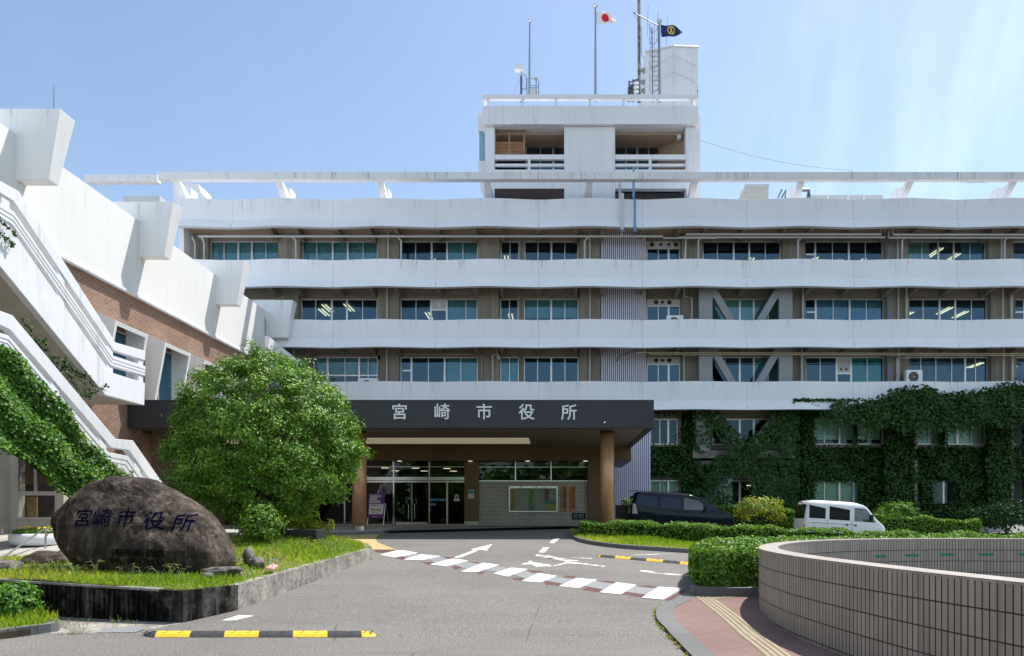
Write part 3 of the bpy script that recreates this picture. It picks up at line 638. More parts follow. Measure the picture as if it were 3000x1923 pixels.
# weeds on the gutter
rg = np.random.default_rng(3)
for i, (x, y, h) in enumerate(((190,1842,.14),(222,1846,.12),(240,1846,.16),(338,1838,.14),(385,1836,.11),(225,1858,.05),(205,1860,.05))):
    g = G(x, y); mm = MB()
    for k in range(7 if h > .1 else 16):
        a = rg.uniform(0, 6.28); l = h*rg.uniform(.6, 1.2); b = g+Vector((rg.normal(0, .03 if h > .1 else .07), rg.normal(0, .03), 0)); e = b+Vector((math.cos(a)*l*.5, math.sin(a)*l*.5, l))
        mm.tube([b, (b+e)/2+Vector((0,0,l*.15)), e], .003, 4, .0012)
    o = mm.build('weed', M['weedgreen'])
    tag(o, (('thin upright weed' if h > .1 else 'low green weed')+' in the gutter, '+['left end','second from left','tallest, third from left','left of the grating','over the right part of the grating','flat clump','flat clump at the left'][i]), 'weed', 'weeds in the gutter')
# ======================= curved tiled wall =======================
def wall_mat():
    s = N('long_beige_wall_tiles'); uv = s.n('ShaderNodeUVMap'); b = s.n('ShaderNodeTexBrick'); s.l(uv.outputs[0], b.inputs['Vector']); b.offset = 0
    b.inputs['Scale'].default_value = 1; b.inputs['Brick Width'].default_value = .073; b.inputs['Row Height'].default_value = .252; b.inputs['Mortar Size'].default_value = .0068; b.inputs['Mortar Smooth'].default_value = .05
    b.inputs['Color1'].default_value = (.35,.295,.25,1); b.inputs['Color2'].default_value = (.42,.36,.305,1); b.inputs['Mortar'].default_value = (.018,.015,.013,1)
    c = s.mix(.6, b.outputs['Color'], s.ramp(s.noise(1.5, 6, .6, (1,1,.5)), [(.3, .72), (.7, 1.10)]), 'MULTIPLY'); c = s.mix(.25, c, s.ramp(s.noise(60, 3, .7), [(.3, .6), (.7, 1.3)]), 'MULTIPLY')
    st = s.math('MULTIPLY', s.ramp(s.noise(4, 5, .6, (1,1,.08)), [(.58, 0.), (.7, 1.)]), .4); c = s.mix(st, c, (.10,.085,.07))
    s.col(c); s.bump(s.math('SUBTRACT', 1, b.outputs['Fac']), .8, .01); return s.set(.55)
def curved_wall():
    n = len(WP); pts = [Vector(p) for p in WP]; nrm = []
    for i in range(n):
        d = (pts[min(i+1, n-1)]-pts[max(i-1, 0)]).normalized(); nrm.append(Vector((d.y, -d.x)))
    s = [0]
    for i in range(1, n): s.append(s[-1]+(pts[i]-pts[i-1]).length)
    def strip(off, z0f, z1, flip):
        vs = []; fs = []; uvs = []
        for i in range(n):
            p = pts[i]+nrm[i]*off; vs += [(p.x, p.y, z0f(p)), (p.x, p.y, z1)]
        for i in range(n-1):
            a, b = i*2, i*2+2; fs.append((a, b, b+1, a+1) if not flip else (a+1, b+1, b, a))
        me = bpy.data.meshes.new('w'); me.from_pydata(vs, [], fs); uv = me.uv_layers.new(name='UVMap')
        for l in me.loops:
            vi = l.vertex_index; k = vi//2; uv.data[l.index].uv = (s[k], vs[vi][2]-WT+10*.252+.0)
        return me
    cw = thing('curved_wall', 'curved low wall faced with long beige tiles at the right of the road', 'tiled wall', (6, 10, 0))
    wm = wall_mat()
    link('outer_face', strip(0, lambda p: gz(p.x, p.y)-.1, WT, True), wm, cw); link('inner_face', strip(WTH, lambda p: gz(p.x, p.y)-.1, WT, False), wm, cw)
    # coping of tiles: two rows
    m = MB(); cp = N('pale_coping_tiles'); uvn = cp.n('ShaderNodeUVMap'); b = cp.n('ShaderNodeTexBrick'); cp.l(uvn.outputs[0], b.inputs['Vector']); b.offset = .5
    b.inputs['Scale'].default_value = 1; b.inputs['Brick Width'].default_value = .075; b.inputs['Row Height'].default_value = .1; b.inputs['Mortar Size'].default_value = .003
    b.inputs['Color1'].default_value = (.40,.355,.32,1); b.inputs['Color2'].default_value = (.35,.31,.28,1); b.inputs['Mortar'].default_value = (.17,.14,.12,1)
    cp.col(cp.mix(.5, b.outputs['Color'], cp.ramp(cp.noise(5, 6, .7), [(.35, .6), (.65, 1.15)]), 'MULTIPLY')); cpm = cp.set(.7)
    vs = []; fs = []; uvl = []
    for i in range(n):
        for off, z in ((-.004, WT-.02), (-.004, WT+.006), (WTH+.004, WT+.006), (WTH+.004, WT-.02)):
            p = pts[i]+nrm[i]*off; vs.append((p.x, p.y, z)); uvl.append((s[i], off if z > WT else off+.03))
    for i in range(n-1):
        for k in range(3): fs.append((i*4+k, i*4+k+1, i*4+k+5, i*4+k+4))
    me = bpy.data.meshes.new('coping'); me.from_pydata(vs, [], fs); u = me.uv_layers.new(name='UVMap')
    for l in me.loops: u.data[l.index].uv = uvl[l.vertex_index]
    o = link('coping', me, cpm, cw)
    # green stickers on the far inner face
    gm = plain('green_sticker', (.005,.22,.085), .5, 0, .05)
    for x0, x1, y0, y1 in ((2564,2596,1627,1634),(2652,2692,1624,1631),(2753,2795,1622,1629),(2867,2910,1621.5,1628.5),(2984,3026,1621,1628)):
        m = MB(); q = []
        for x in (x0, x1):
            best = None
            for i in range(n-1):
                if pts[i].y < 12: continue
                p = pts[i]+nrm[i]*WTH; r = pts[i+1]+nrm[i+1]*WTH
                fa = p.x-(x-CX)/F*p.y; fb = r.x-(x-CX)/F*r.y
                if fa*fb <= 0: t = fa/(fa-fb+1e-12); best = p+(r-p)*t; break
            q.append(best)
        if None in q: continue
        y_ = [v.y for v in q]; a = [Vector((q[k].x, q[k].y-.006, EYE+(HY-yy)*q[k].y/F)) for k, yy in ((0, y1), (1, y1), (1, y0), (0, y0))]
        m.slab(a, (0, .006, 0)); m.build('green_sticker', gm, cw)
curved_wall()
# ======================= speed bumps =======================
def bump(px0, px1, n, label, first='y', end=.16):
    a = G(*px0); b = G(*px1); d = (b-a); d.z = 0; L = d.length; d.normalize(); nn = Vector((-d.y, d.x, 0)).normalized(); W2 = .15; up = Vector((0,0,1))
    t = thing('speed_bump', label, 'speed bump', a)
    cuts = [0]+[end+(L-2*end)*i/n for i in range(n+1)]+[L]
    cols = ['k' if first == 'k' else 'y']
    def sec(s, slope): # cross-section, arch
        hw = W2; h = .055; e = min(s, L-s)
        if e < end: hw = W2*math.sqrt(max(0.02, 1-(1-e/end)**2)); h *= math.sqrt(max(.02, 1-(1-e/end)**2))
        r = []
        for k in range(9):
            u = -1+k/4; r.append(a+d*(s+slope*u*.05)+nn*hw*u+up*(h*(1-abs(u)**2.6)+gz((a+d*s).x, (a+d*s).y)-a.z-.002))
        return r
    col = 0
    for i in range(len(cuts)-1):
        s0, s1 = cuts[i], cuts[i+1]; k = 6; rows = []
        for j in range(k+1):
            s = s0+(s1-s0)*j/k; slant = 1 if 0 < i or j > 0 else 0
            rows.append(sec(s, -1 if (0 < s < L) else 0))
        m = MB(); m.add([p for r in rows for p in r], [(r*9+c, r*9+c+1, (r+1)*9+c+1, (r+1)*9+c) for r in range(k) for c in range(8)])
        isy = (i % 2 == 0) == (first == 'y'); seg = m.build('segment', M['bumpyellow' if isy else 'bumpblack'], t, recalc=True); seg['label'] = 'yellow rubber segment' if isy else 'black rubber segment'
        if 0 < i < len(cuts)-2 or True:
            mm = MB()
            for f in (.28, .72):
                c = a+d*(s0+(s1-s0)*f)+up*(.052+gz((a+d*s0).x, (a+d*s0).y)-a.z); mm.lathe([(.016,-.004),(.016,.003),(.006,.004)], c, 10)
                c2 = c+d*.0-nn*.07-up*.008; mm.box(c2.x-.02, c2.x+.02, c2.y-.006, c2.y+.006, c2.z-.005, c2.z+.003)
            mm.build('bolt', M['black'], seg)
bump((418,1861), (1102,1861), 6, 'long black and yellow rubber speed bump across the near road lane', 'k', .2)
bump((1749,1630), (2062,1659), 6, 'smaller black and yellow speed bump across the far lane beside the clipped hedge', 'y', .15)
# road edge island with kerb
isl_px = [(1700,1558),(1676,1562),(1671,1568),(1680,1580),(1712,1592),(1787,1604),(1900,1613.5),(2036,1622),(2250,1634)]
isl = [G(*p)[:2] for p in isl_px]+[(12,18.6),(22,18.6),(22,24),(9,25),(5,26.3),(1.2,27.2)]
struct(patch('soil', isl, lambda x, y: gz(x, y)+.09, M['turf'], 1, None, .1))
struct(MB().sweep(catmull(isl[:9], 4)+[(12,18.6)], .16, -.05, .125).build('kerb', M['kerb']))
grass('grass', [p for p in isl[1:10]]+[(12,20.2),(7,22),(3,24.2),(1.0,25)], lambda x, y: gz(x, y)+.08, 12000, .20, seed=8)
# ======================= hedges =======================
def hedge(name, label, path, th, mat, n, lsize=.065, group='clipped hedges', base=None, seed=1, jit=.05, topn=None):
    """path of (X, Y, ztop) along the FRONT of the hedge; it is th deep"""
    rg = np.random.default_rng(seed); pts = [Vector(p) for p in path]; seg = [(pts[i+1]-pts[i]).xy.length for i in range(len(pts)-1)]; T = sum(seg)
    t = thing(name, label, 'hedge', pts[0], group); m = MB()
    ins = .07
    for i in range(len(pts)-1):
        a, b = pts[i], pts[i+1]; d = (b-a); d.z = 0; d.normalize(); nn = Vector((-d.y, d.x, 0)) if (-d.y*0+d.x) > 0 else Vector((-d.y, d.x, 0))
        q = [a+nn*ins, b+nn*ins, b+nn*(th-ins), a+nn*(th-ins)]
        m.hexa([(p.x, p.y, gz(p.x, p.y)+.0) for p in q]+[(p.x, p.y, (a.z if k in (0, 3) else b.z)-ins) for k, p in enumerate(q)])
    m.build('shade_core', M['darkfol'], t)  # solid dark core in place of the shade inside the hedge
    pos = []; nr = []
    for _ in range(n):
        s = rg.uniform(0, T); i = 0
        while i < len(seg)-1 and s > seg[i]: s -= seg[i]; i += 1
        u = s/seg[i]; a, b = pts[i], pts[i+1]; p = a+(b-a)*u; d = (b-a); d.z = 0; d.normalize(); nn = Vector((-d.y, d.x, 0)); zg = gz(p.x, p.y)+.05; h = p.z-zg
        wob = .05*math.sin(p.x*3.1)+.04*math.sin(p.x*7.3+p.y*2)
        r = rg.uniform(0, th*1.3+h*1.6)
        if r < th*1.3: q = p+nn*rg.uniform(-.02, th); q.z = p.z+wob+rg.normal(0, .02); no = Vector((0,0,1))
        elif r < th*1.3+h: q = p-nn*rg.normal(0, .02)+nn*abs(wob)*.6; q.z = zg+h*rg.uniform(.02, 1); no = -nn
        elif r < th*1.3+h*1.25: q = p+nn*th; q.z = zg+h*rg.uniform(.2, 1); no = nn
        else:
            end = rg.uniform() < .5; e = pts[0] if end else pts[-1]; k = 0 if end else len(pts)-2; dd = (pts[k+1]-pts[k]); dd.z = 0; dd.normalize(); n2 = Vector((-dd.y, dd.x, 0))
            q = e+n2*rg.uniform(0, th)+dd*rg.normal(0, .03); q.z = gz(e.x, e.y)+.05+(e.z-gz(e.x, e.y))*rg.uniform(0, 1); no = -dd if end else dd
        pos.append(q+Vector(rg.normal(0, jit*.5, 3))); nr.append(no)
    leaves('foliage', mat, np.array([tuple(p) for p in pos]), np.array([tuple(p) for p in nr]), lsize, t, .55, .6, rng=rg)
    return t
def PT(l): return [(lambda p: (p.x, p.y, p.z))(P(*a)) for a in l]
hedge('hedge', 'long low clipped hedge on the kerbed island in front of the parked vehicles', PT([(1700,1533,24.8),(1850,1533,24.3),(2050,1543,23.2),(2250,1549,22.2),(2500,1560,21.3),(2700,1569,20.8),(3060,1573,20.4)]), 1.1, M['hedge'], 21000, .075, seed=2)
sprigs('tall_grass', [(x, 24.6-.27*(x-1), 1.0+.0*x-.05*(x-1)) for x in rg_.uniform(1.5, 14, 34)], .42, M['weedgreen'], 3)
hedge('hedge', 'taller hedge behind the black minivan with its top in sunlight', PT([(2030,1486,34.5),(2200,1487,33.5),(2330,1499,32.5),(2480,1505,32)]), 1.0, M['hedge'], 9000, .09, seed=3)
hedge('hedge', 'hedge running right from behind the white van against the ivy wall', PT([(2530,1514,31.5),(2700,1519,30.8),(2872,1530,30)]), 1.0, M['hedge'], 7000, .09, seed=4)
# rounded hedge against the curved wall, on its own raised kerb
hp = [(2.62,12.35),(3.1,12.3),(3.62,12.45),(4.0,13.1),(5.0,14.4),(6.4,15.4),(8.4,15.95),(11,15.8),(11,17.2),(8.6,17.6),(5.6,17.5),(4.0,16.8),(3.25,15.6),(2.85,14)]
struct(patch('soil', [(2.5,12.15),(3.8,12.15),(3.9,12.6),(5.0,14.1),(6.4,15.2),(8.4,15.8),(11.5,15.6),(11.5,17.6),(5.5,17.9),(3.8,17.1),(3.15,15.4)], lambda x, y: gz(x, y)+.16, M['soil'], 1, None, .15))
struct(MB().sweep([(11.5,17.7),(5.5,18.0),(3.75,17.2),(3.05,15.4),(2.45,12.35),(2.52,12.05),(3.75,12.05)], .17, -.05, .2).build('kerb', M['kerb']))
def blob_hedge():
    t = thing('hedge', 'rounded glossy hedge against the curved tiled wall on its own raised kerb', 'hedge', (3, 13, .2), 'clipped hedges'); rg = np.random.default_rng(11)
    n2 = [(p[0]*.97+.10, p[1]*.99+.12) for p in hp]; cx_ = sum(p[0] for p in hp)/len(hp)
    m = MB(); inner = []
    for i, p in enumerate(hp):
        a = Vector(hp[i-1]); b = Vector(hp[(i+1)%len(hp)]); d = (b-a).normalized(); inner.append((p[0]-d.y*.12, p[1]+d.x*.12))
    m.prism(inner, .2, .92); m.build('shade_core', M['darkfol'], t)
    pos = []; nr = []; zt_ = lambda x, y: 1.03+.04*math.sin(x*4+y*2)-.1*(1-min(1, edge_dist(hp, x, y)/.25))
    while len(pos) < 9000:
        x = rg.uniform(2.5, 11); y = rg.uniform(12.2, 17.7)
        if inside(hp, x, y) and (y < 16 or rg.uniform() < .6): pos.append((x, y, zt_(x, y)+rg.normal(0, .025))); nr.append((0,-.2,1))
    E_ = [(Vector(hp[i]), Vector(hp[(i+1)%len(hp)])) for i in range(len(hp))]; wts = np.array([(b-a).length*(4 if i in (0,1,12,13) else 1) for i, (a, b) in enumerate(E_)]); wts /= wts.sum()
    for _ in range(12000):
        a, b = E_[rg.choice(len(E_), p=wts)]; p = a+(b-a)*rg.uniform(); d = (b-a).normalized(); nn = Vector((d.y, -d.x)); z = rg.uniform(.25, 1.0); bul = .05*math.sin((z-.25)/.8*3.1)+rg.normal(0, .025)
        q = p+nn*bul; pos.append((q.x, q.y, z)); nr.append((nn.x, nn.y, .3))
    leaves('foliage', M['hedge'], np.array(pos), np.array(nr), .085, t, .55, .6, rng=rg)
blob_hedge()
# shrubs and tree ------------------------------------------------------------
def shrub(name, label, cat, c, rx, ry, rz, n, mat, lsize, seed, clump=.16, fill=.75, group=None, stems=5, asp=.5):
    rg = np.random.default_rng(seed); t = thing(name, label, cat, (c[0], c[1], c[2]-rz), group); k = max(8, n//45); pos = []; nr = []
    for _ in range(k):
        d = rg.normal(0, 1, 3); d /= np.linalg.norm(d); d[2] = d[2] if d[2] > -.6 else -d[2]; r = fill+rg.uniform(0, 1-fill); r *= 1+.12*math.sin(d[0]*5+seed)*math.cos(d[2]*4)
        cc = np.array(c)+d*r*np.array([rx, ry, rz]); m_ = n//k; q = rg.normal(0, clump, (m_, 3))*np.array([1,1,.7]); pos.append(cc+q); nr.append(np.tile(d, (m_, 1))+q/clump*.5+np.array([0,0,.35]))
    leaves('foliage', mat, np.concatenate(pos), np.concatenate(nr), lsize, t, asp, .5, rng=rg)
    m = MB()
    for i in range(stems):
        a = 6.28*i/stems+seed; m.tube([(c[0], c[1], c[2]-rz*1.02), (c[0]+math.cos(a)*rx*.25, c[1]+math.sin(a)*ry*.25, c[2]-rz*.3), (c[0]+math.cos(a)*rx*.7, c[1]+math.sin(a)*ry*.7, c[2]+rz*.5)], .018*max(1, rx), 6, .005)
    m.build('stems', M['bark'], t)
    return t
p = P(2228, 1500, 31.5); shrub('bush', 'yellow and orange tinged bush rising above the hedge behind the two vehicles', 'bush', p, 1.0, .6, .62, 2600, M['bush'], .11, 21, .13)
p = P(2625, 1508, 31.8); shrub('bush', 'fresh green feathery bush behind the hedge right of the white van', 'bush', p, 1.05, .5, .42, 1500, M['hedge'], .16, 22, .15, asp=.28)
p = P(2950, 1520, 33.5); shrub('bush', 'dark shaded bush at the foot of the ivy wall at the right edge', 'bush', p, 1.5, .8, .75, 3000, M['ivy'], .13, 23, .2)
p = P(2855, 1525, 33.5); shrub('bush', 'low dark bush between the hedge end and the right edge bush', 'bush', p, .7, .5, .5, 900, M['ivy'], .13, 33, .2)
p = P(1826, 1474, 33.0); MBX = MB().box(XX(1805,33), XX(1845,33), 32.7, 33.3, .8, p.z-.10).build('planter_box', M['black'], bevel=.02); tag(MBX, 'dark square planter box holding the small round bush behind the bronze column', 'planter box'); shrub('bush', 'small round bush between the bronze column and the black minivan', 'bush', p, .26, .26, .17, 500, M['hedge'], .08, 24, .06)
p = P(765, 1538, 16.6); shrub('bush', 'leafy young bush at the foot of the round tree', 'bush', p, .50, .42, .46, 2200, M['hedge'], .085, 25, .10)
p = P(885, 1538, 18.6); shrub('grass_clump', 'clump of tall pale grass blades behind the black stone block', 'grass clump', p, .65, .3, .22, 500, M['grass'], .28, 26, .12, asp=.08, stems=3)
p = P(548, 1425, 18.5); shrub('bush', 'light green sprouting bush between the boulder and the round tree', 'bush', p, .70, .4, .48, 1600, M['ivylit'], .10, 27, .13)
p = P(22, 1775, 10.0); shrub('bush', 'bright green trimmed bush in the near left kerbed bed', 'bush', p, .36, .36, .28, 3000, M['ivylit'], .06, 28, .06)
tag(MB().box(*(lambda a, b: (a.x, b.x, 17.6, 18.3, .78, a.z))(P(830,1553,17.6), P(927,1553,17.6))).build('stone_block', M['black'], bevel=.01), 'low black stone block in the grass under the round tree', 'stone block')
def tree():
    rg = np.random.default_rng(5); base = Vector((XX(826,19), 19, mound(XX(826,19), 19)-.05)); t = thing('round_tree', 'dense round broad-leaved tree with glossy green leaves beside the boulder', 'tree', base)
    C0 = P(780, 1290, 19); rx, ry, rz = 2.43, 2.3, 2.46
    m = MB(); tips = []; top = Vector((C0.x+.15, 19, 2.2))
    m.tube([base, base+Vector((-.03,0,.6)), top], .14, 10, .10)
    for i in range(17):
        a = 6.28*i/17*1.0+rg.uniform(-.2, .2); el = rg.uniform(.15, 1.35); d = Vector((math.cos(a)*math.cos(el), math.sin(a)*math.cos(el)*.9, math.sin(el)))
        st = base+Vector((0,0,.4+1.5*(i%4)/4)); e = C0+Vector((d.x*rx*.8, d.y*ry*.8, (d.z*1.6-.6)*rz*.7)); mid = st*.5+e*.5+Vector((0,0,-.15)); m.tube([st, mid, e], .055, 7, .014)
        for k in range(7):
            f = rg.uniform(.35, 1); q = st+(e-st)*f; dd = Vector(rg.normal(0, 1, 3)); dd.z = abs(dd.z); e2 = q+dd.normalized()*rg.uniform(.4, .9); m.tube([q, (q+e2)/2+Vector((0,0,.06)), e2], .02, 5, .005); tips.append(e2)
    m.build('trunk', M['bark'], t)
    pos = []; nr = []; lv = []
    prof = lambda s: 1.0 if s > -.05 else 1.0-.10*(s+.05)**2
    K = 960
    for k in range(K):
        d = rg.normal(0, 1, 3); d /= np.linalg.norm(d)
        sh = 1+.035*math.sin(d[0]*6+1)*math.cos(d[2]*7)+.03*math.sin(d[1]*11+d[2]*5)
        r = ((rg.uniform(.74, 1.0)**.5)*sh*.97*(1.05 if k % 9 == 0 else 1)) if k % 5 else rg.uniform(.4, .8)
        x, y, z = d*r; 
        if z < -.05: x *= 1.09 if x > 0 else 1.03; y *= 1.05
        if z < 0: z *= 1.0
        zz = C0.z+z*rz
        if zz < 1.35-.55*min(0, x+.1)*(1 if x < 0 else 0): continue
        cc = np.array((C0.x+x*rx, C0.y+y*ry, zz))
        if r > .7 and mn.noise(Vector(cc)*1.25+Vector((3,9,1))) < -.30: continue
        n = 84; q = rg.normal(0, 1, (n, 3))*np.array([.125,.125,.085])
        pos.append(cc+q); nr.append(np.tile(d*.7+np.array([0,0,.55]), (n, 1))+q*3); lv.append(np.full(n, rg.uniform(.25, .75)))
    leaves('crown', M['leaf'], np.concatenate(pos), np.concatenate(nr), .092, t, .46, .55, np.concatenate(lv), rng=rg)
tree()
# ======================= city hall =======================
YW = 41.9; YF = 40.0                               # window wall, balcony fronts
hall = thing('city_hall', 'long white multi-storey city hall with wavy concrete balcony bands and a rooftop tower block', 'building', (5, 44, 1))
PK = [1727-307.5*5+1, 1427-614+5, 1114, 1427, 1727, 2034, 2347, 2666, 2969, 3279, 3590]
PK = [210, 518, 818, 1114, 1427, 1727, 2034, 2347, 2666, 2969, 3279]
JT = [365, 676, 973, 1275, 1577, 1883, 2190, 2505, 2812, 3124]
def zig():                                           # plan of a balcony edge, (X, dY)
    r = []
    ev = sorted([(x, 0.) for x in PK]+[(x, .24) for x in JT])
    for i in range(len(ev)-1):
        (a, da), (b, db) = ev[i], ev[i+1]
        for t in ((0, .12, .5, .88) ):
            u = t; s = u*u*(3-2*u)*.5+u*.5; r.append((XX(a+(b-a)*u, YF), da+(db-da)*s))
    r.append((XX(ev[-1][0], YF), ev[-1][1])); return r
ZG = [p for p in zig() if p[0] > -22.5]
def band(z, mat, x0=None, name='balcony_band'):
    zt_, zc, zb = z; m = MB(); vs = []; pr = [(.16, zt_), (0, zt_), (0, zc), (-.24, zb), (.06, zb), (.30, zb+.13)]
    pts = ZG if x0 is None else [p for p in ZG if p[0] > x0]
    for X, d in pts:
        for dy, zz in pr: vs.append((X, YF+d+dy, zz))
        vs.append((X, YF+d+.16, zc+.25))
    k = 7; n = len(pts); fs = [(i*k+j, i*k+(j+1)%k, (i+1)*k+(j+1)%k, (i+1)*k+j) for i in range(n-1) for j in range(k)]+[tuple(range(k)), tuple(range((n-1)*k, n*k))[::-1]]
    m.add(vs, fs); o = m.build(name, mat, hall)
    for x in JT[1:]:                               # joints in the lip and the parapet face
        X = XX(x, YF)
        if x0 is not None and X < x0: continue
        g = MB(); g.box(X-.006, X+.006, YF+.238, YF+.25, zc, zt_-.01); g.slab([(X-.012, YF+.24-.003, zc-.01), (X+.012, YF+.24-.003, zc-.01), (X+.012, YF+.0-.003, zb+.01), (X-.012, YF+.0-.003, zb+.01)], (0, .02, 0)); g.build('joint', M['jointgrey'], o)
    return o
BZ = {5: (20.21, 19.0, 18.47), 4: (16.64, 15.53, 14.97), 3: (13.11, 11.99, 11.43), 2: (9.47, 8.35, 7.79)}
band(BZ[5], M['roofband'], name='roof_parapet'); band(BZ[4], M['band']); band(BZ[3], M['band']); band(BZ[2], M['band'])
# slabs (soffits) and rear wall
XL, XR = -22.3, 33.2
CE = {5: .32, 4: .52, 3: .52, 2: .52}
for f, z in BZ.items():
    MB().prism([(X, YF+d+.17) for X, d in ZG if XL < X < XR]+[(XR, YW+.4), (XL, YW+.4)], z[2]+CE[f], z[2]+CE[f]+.22).build('balcony_slab', M['soffit'] if f == 5 else M['slab'], hall)
HEAD = {5: ZZ(708,YW), 4: ZZ(877,YW), 3: ZZ(1047,YW)}; FLR = {5: 15.3, 4: 11.8, 3: 8.2}
# windows: (x0, x1, kind)
STD = (.19, -.40, -.60, .806)
W5 = [(619,818,'std'),(887,1107,'std'),(1175,1400,'std'),(1467,1521,'two'),(1537,1694,'four'),(2058,2286,'std'),(2356,2585,'left1'),(2657,2885,'std'),(2962,3190,'std')]
W4 = [(580,810,'std'),(883,1106,'std'),(1174,1399,'door3'),(1466,1519,'two'),(1535,1695,'four'),(2085,2290,'std'),(2357,2588,'left1'),(2660,2890,'std'),(2968,3195,'left1')]
W3 = [(600,810,'std'),(919,1107,'tall'),(1174,1400,'left1'),(1466,1520,'two'),(1535,1695,'four'),(2085,2290,'std'),(2359,2588,'mid1'),(2660,2892,'six'),(2972,3195,'std')]
BR = np.random.default_rng(8)
BL = {5: {0: 'all', 1: 'all', 2: 'right', 7: 'somepale'}, 4: {2: 'right', 4: 'half', 8: 'right', 6: 'curt', 5: 'low'}, 3: {1: 'half', 2: 'right', 3: 'all', 5: 'right', 6: 'green'}}
def window(x0, x1, kind, zt_, zb, parent, Y=YW, blind=None, gmat=None):
    X0, X1 = XX(x0, Y), XX(x1, Y); Wd = X1-X0; m = MB(); d0, d1 = Y-.03, Y+.05
    m.box(X0, X1, d0, d1, zt_-.06, zt_); m.box(X0, X1, d0, d1, zb, zb+.05); m.box(X0, X0+.05, d0, d1, zb+.05, zt_-.06); m.box(X1-.05, X1, d0, d1, zb+.05, zt_-.06)
    fr = {'std': STD, 'left1': (-.14, .36, -.57, .78), 'two': (.5,), 'four': (.25, -.5, .75), 'door3': (.20, -.395, -.60, .85), 'tall': (-.22, .49, -.71, .85), 'mid1': (.19, -.40, -.585, .79), 'six': (.16, .35, .55, -.72, .85), 'three': (.35, -.66), 'none': ()}[kind]
    for f in fr:
        h = .055 if f < 0 else .022; x = X0+abs(f)*Wd; m.box(x-h, x+h, d0+.004, d1, zb+.05, zt_-.06)
    if kind in ('left1', 'door3', 'mid1'):         # a transom panel over an opening light
        a, b = {'left1': (.02, .14), 'door3': (.395, .60), 'mid1': (.40, .585)}[kind]; zz = zb+(zt_-zb)*(.60 if kind != 'mid1' else .48)
        zz = zb+(zt_-zb)*.68 if kind == 'left1' else zz+.35
        m.box(X0+a*Wd+.03, X0+b*Wd-.03, d0+.006, d1, zz-.05, zz+.05)
    if kind == 'tall':
        m.box(X0+.05, X1-.05, d0+.006, d1, zb+(zt_-zb)*.55, zb+(zt_-zb)*.55+.08)
    w_ = m.build('window', M['alu'], parent)
    g = MB(); g.quad((X0+.05, Y+.01, zb+.05), (X1-.05, Y+.01, zb+.05), (X1-.05, Y+.01, zt_-.06), (X0+.05, Y+.01, zt_-.06)); g.build('pane', gmat or M['glass'], w_, recalc=False)
    if kind in ('door3', 'mid1', 'left1') and kind != 'left1':
        a, b = {'door3': (.395, .60), 'mid1': (.40, .585)}[kind]
        MB().box(X0+a*Wd+.05, X0+b*Wd-.05, Y-.006, Y+.004, zz+.05, zt_-.06).build('vent_panel', M['pvc'], w_)
        q = MB(); c = X0+(a+b)/2*Wd; q.box(c-.12, c+.12, Y-.02, Y-.007, zz+.2, zz+.42) if kind == 'door3' else [q.box(c+s-.05, c+s+.05, Y-.02, Y-.007, zz+.2, zz+.32) for s in (-.16, .16)]
        q.build('vent_cover', M['white'] if kind == 'door3' else M['black'], w_)
    if blind:
        rngs = {'all': [(0, 1, 1, M['blind'])], 'right': [(.60, 1, 1, M['blind'])], 'half': [(0, 1, .5, M['blind'])], 'curt': [(.15, 1, 1, M['curtain'])], 'low': [(0, 1, .9, M['paleblind'])], 'green': [(.40, .585, .45, M['greenblind']), (.585, 1, 1, M['greenblind'])], 'pale': [(0, 1, 1, M['paleblind'])], 'somepale': [(.0, .3, 1, M['paleblind']), (.72, 1, 1, M['curtain'])]}[blind]
        for a, b, h, mt in rngs:
            h = h if blind in ('green','low') else h*BR.uniform(.75, 1.0); q = MB(); n = 40; zz = zt_-(zt_-zb)*h; x_ = [X0+.06+(a+(b-a)*i/n)*(Wd-.12) for i in range(n+1)]
            if blind == 'green' and h < 1: ztt = zb+(zt_-zb)*h; zz = zb
            else: ztt = zt_
            wv = (.03 if blind in ('curt',) else .004)
            q.add([(x, Y+.16+wv*math.sin(i*2.2), z) for i, x in enumerate(x_) for z in (zz, ztt)], [(i*2, i*2+2, i*2+3, i*2+1) for i in range(n)])
            q.build('blind', mt, w_, recalc=False)
    return w_
def wallrow(ws, zt_, zb, zceil, extra=(), x0=XL, x1=XR, mat=None, hmat=None):
    """concrete between, above and below the windows, one piece per bay"""
    gaps = sorted([(XX(a, YW), XX(b, YW)) for a, b, *_ in list(ws)+list(extra)]); x = x0
    pr_ = lambda m: m.build('concrete_pier', mat or M['board'], hall)
    for a, b in gaps:
        if a-x > .02:
            m = MB(); m.box(x, a, YW-.10, YW+.28, zb-.3, zceil)
            if a-x > .8: m.box(x+.06, a-.06, YW-.30, YW-.099, zb-.3, zceil-.02)
            pr_(m)
        if b-a > .1:
            MB().box(a, b, YW-.04, YW+.28, zt_, zceil).build('concrete_beam', hmat or M['boardh'], hall); MB().box(a, b, YW-.04, YW+.28, zb-.3, zb).build('window_sill', hmat or M['boardh'], hall)
        x = b
    if x1-x > .02: pr_(MB().box(x, x1, YW-.10, YW+.28, zb-.3, zceil))
DOORX = (1894, 1992); SLX = (1761, 1893)
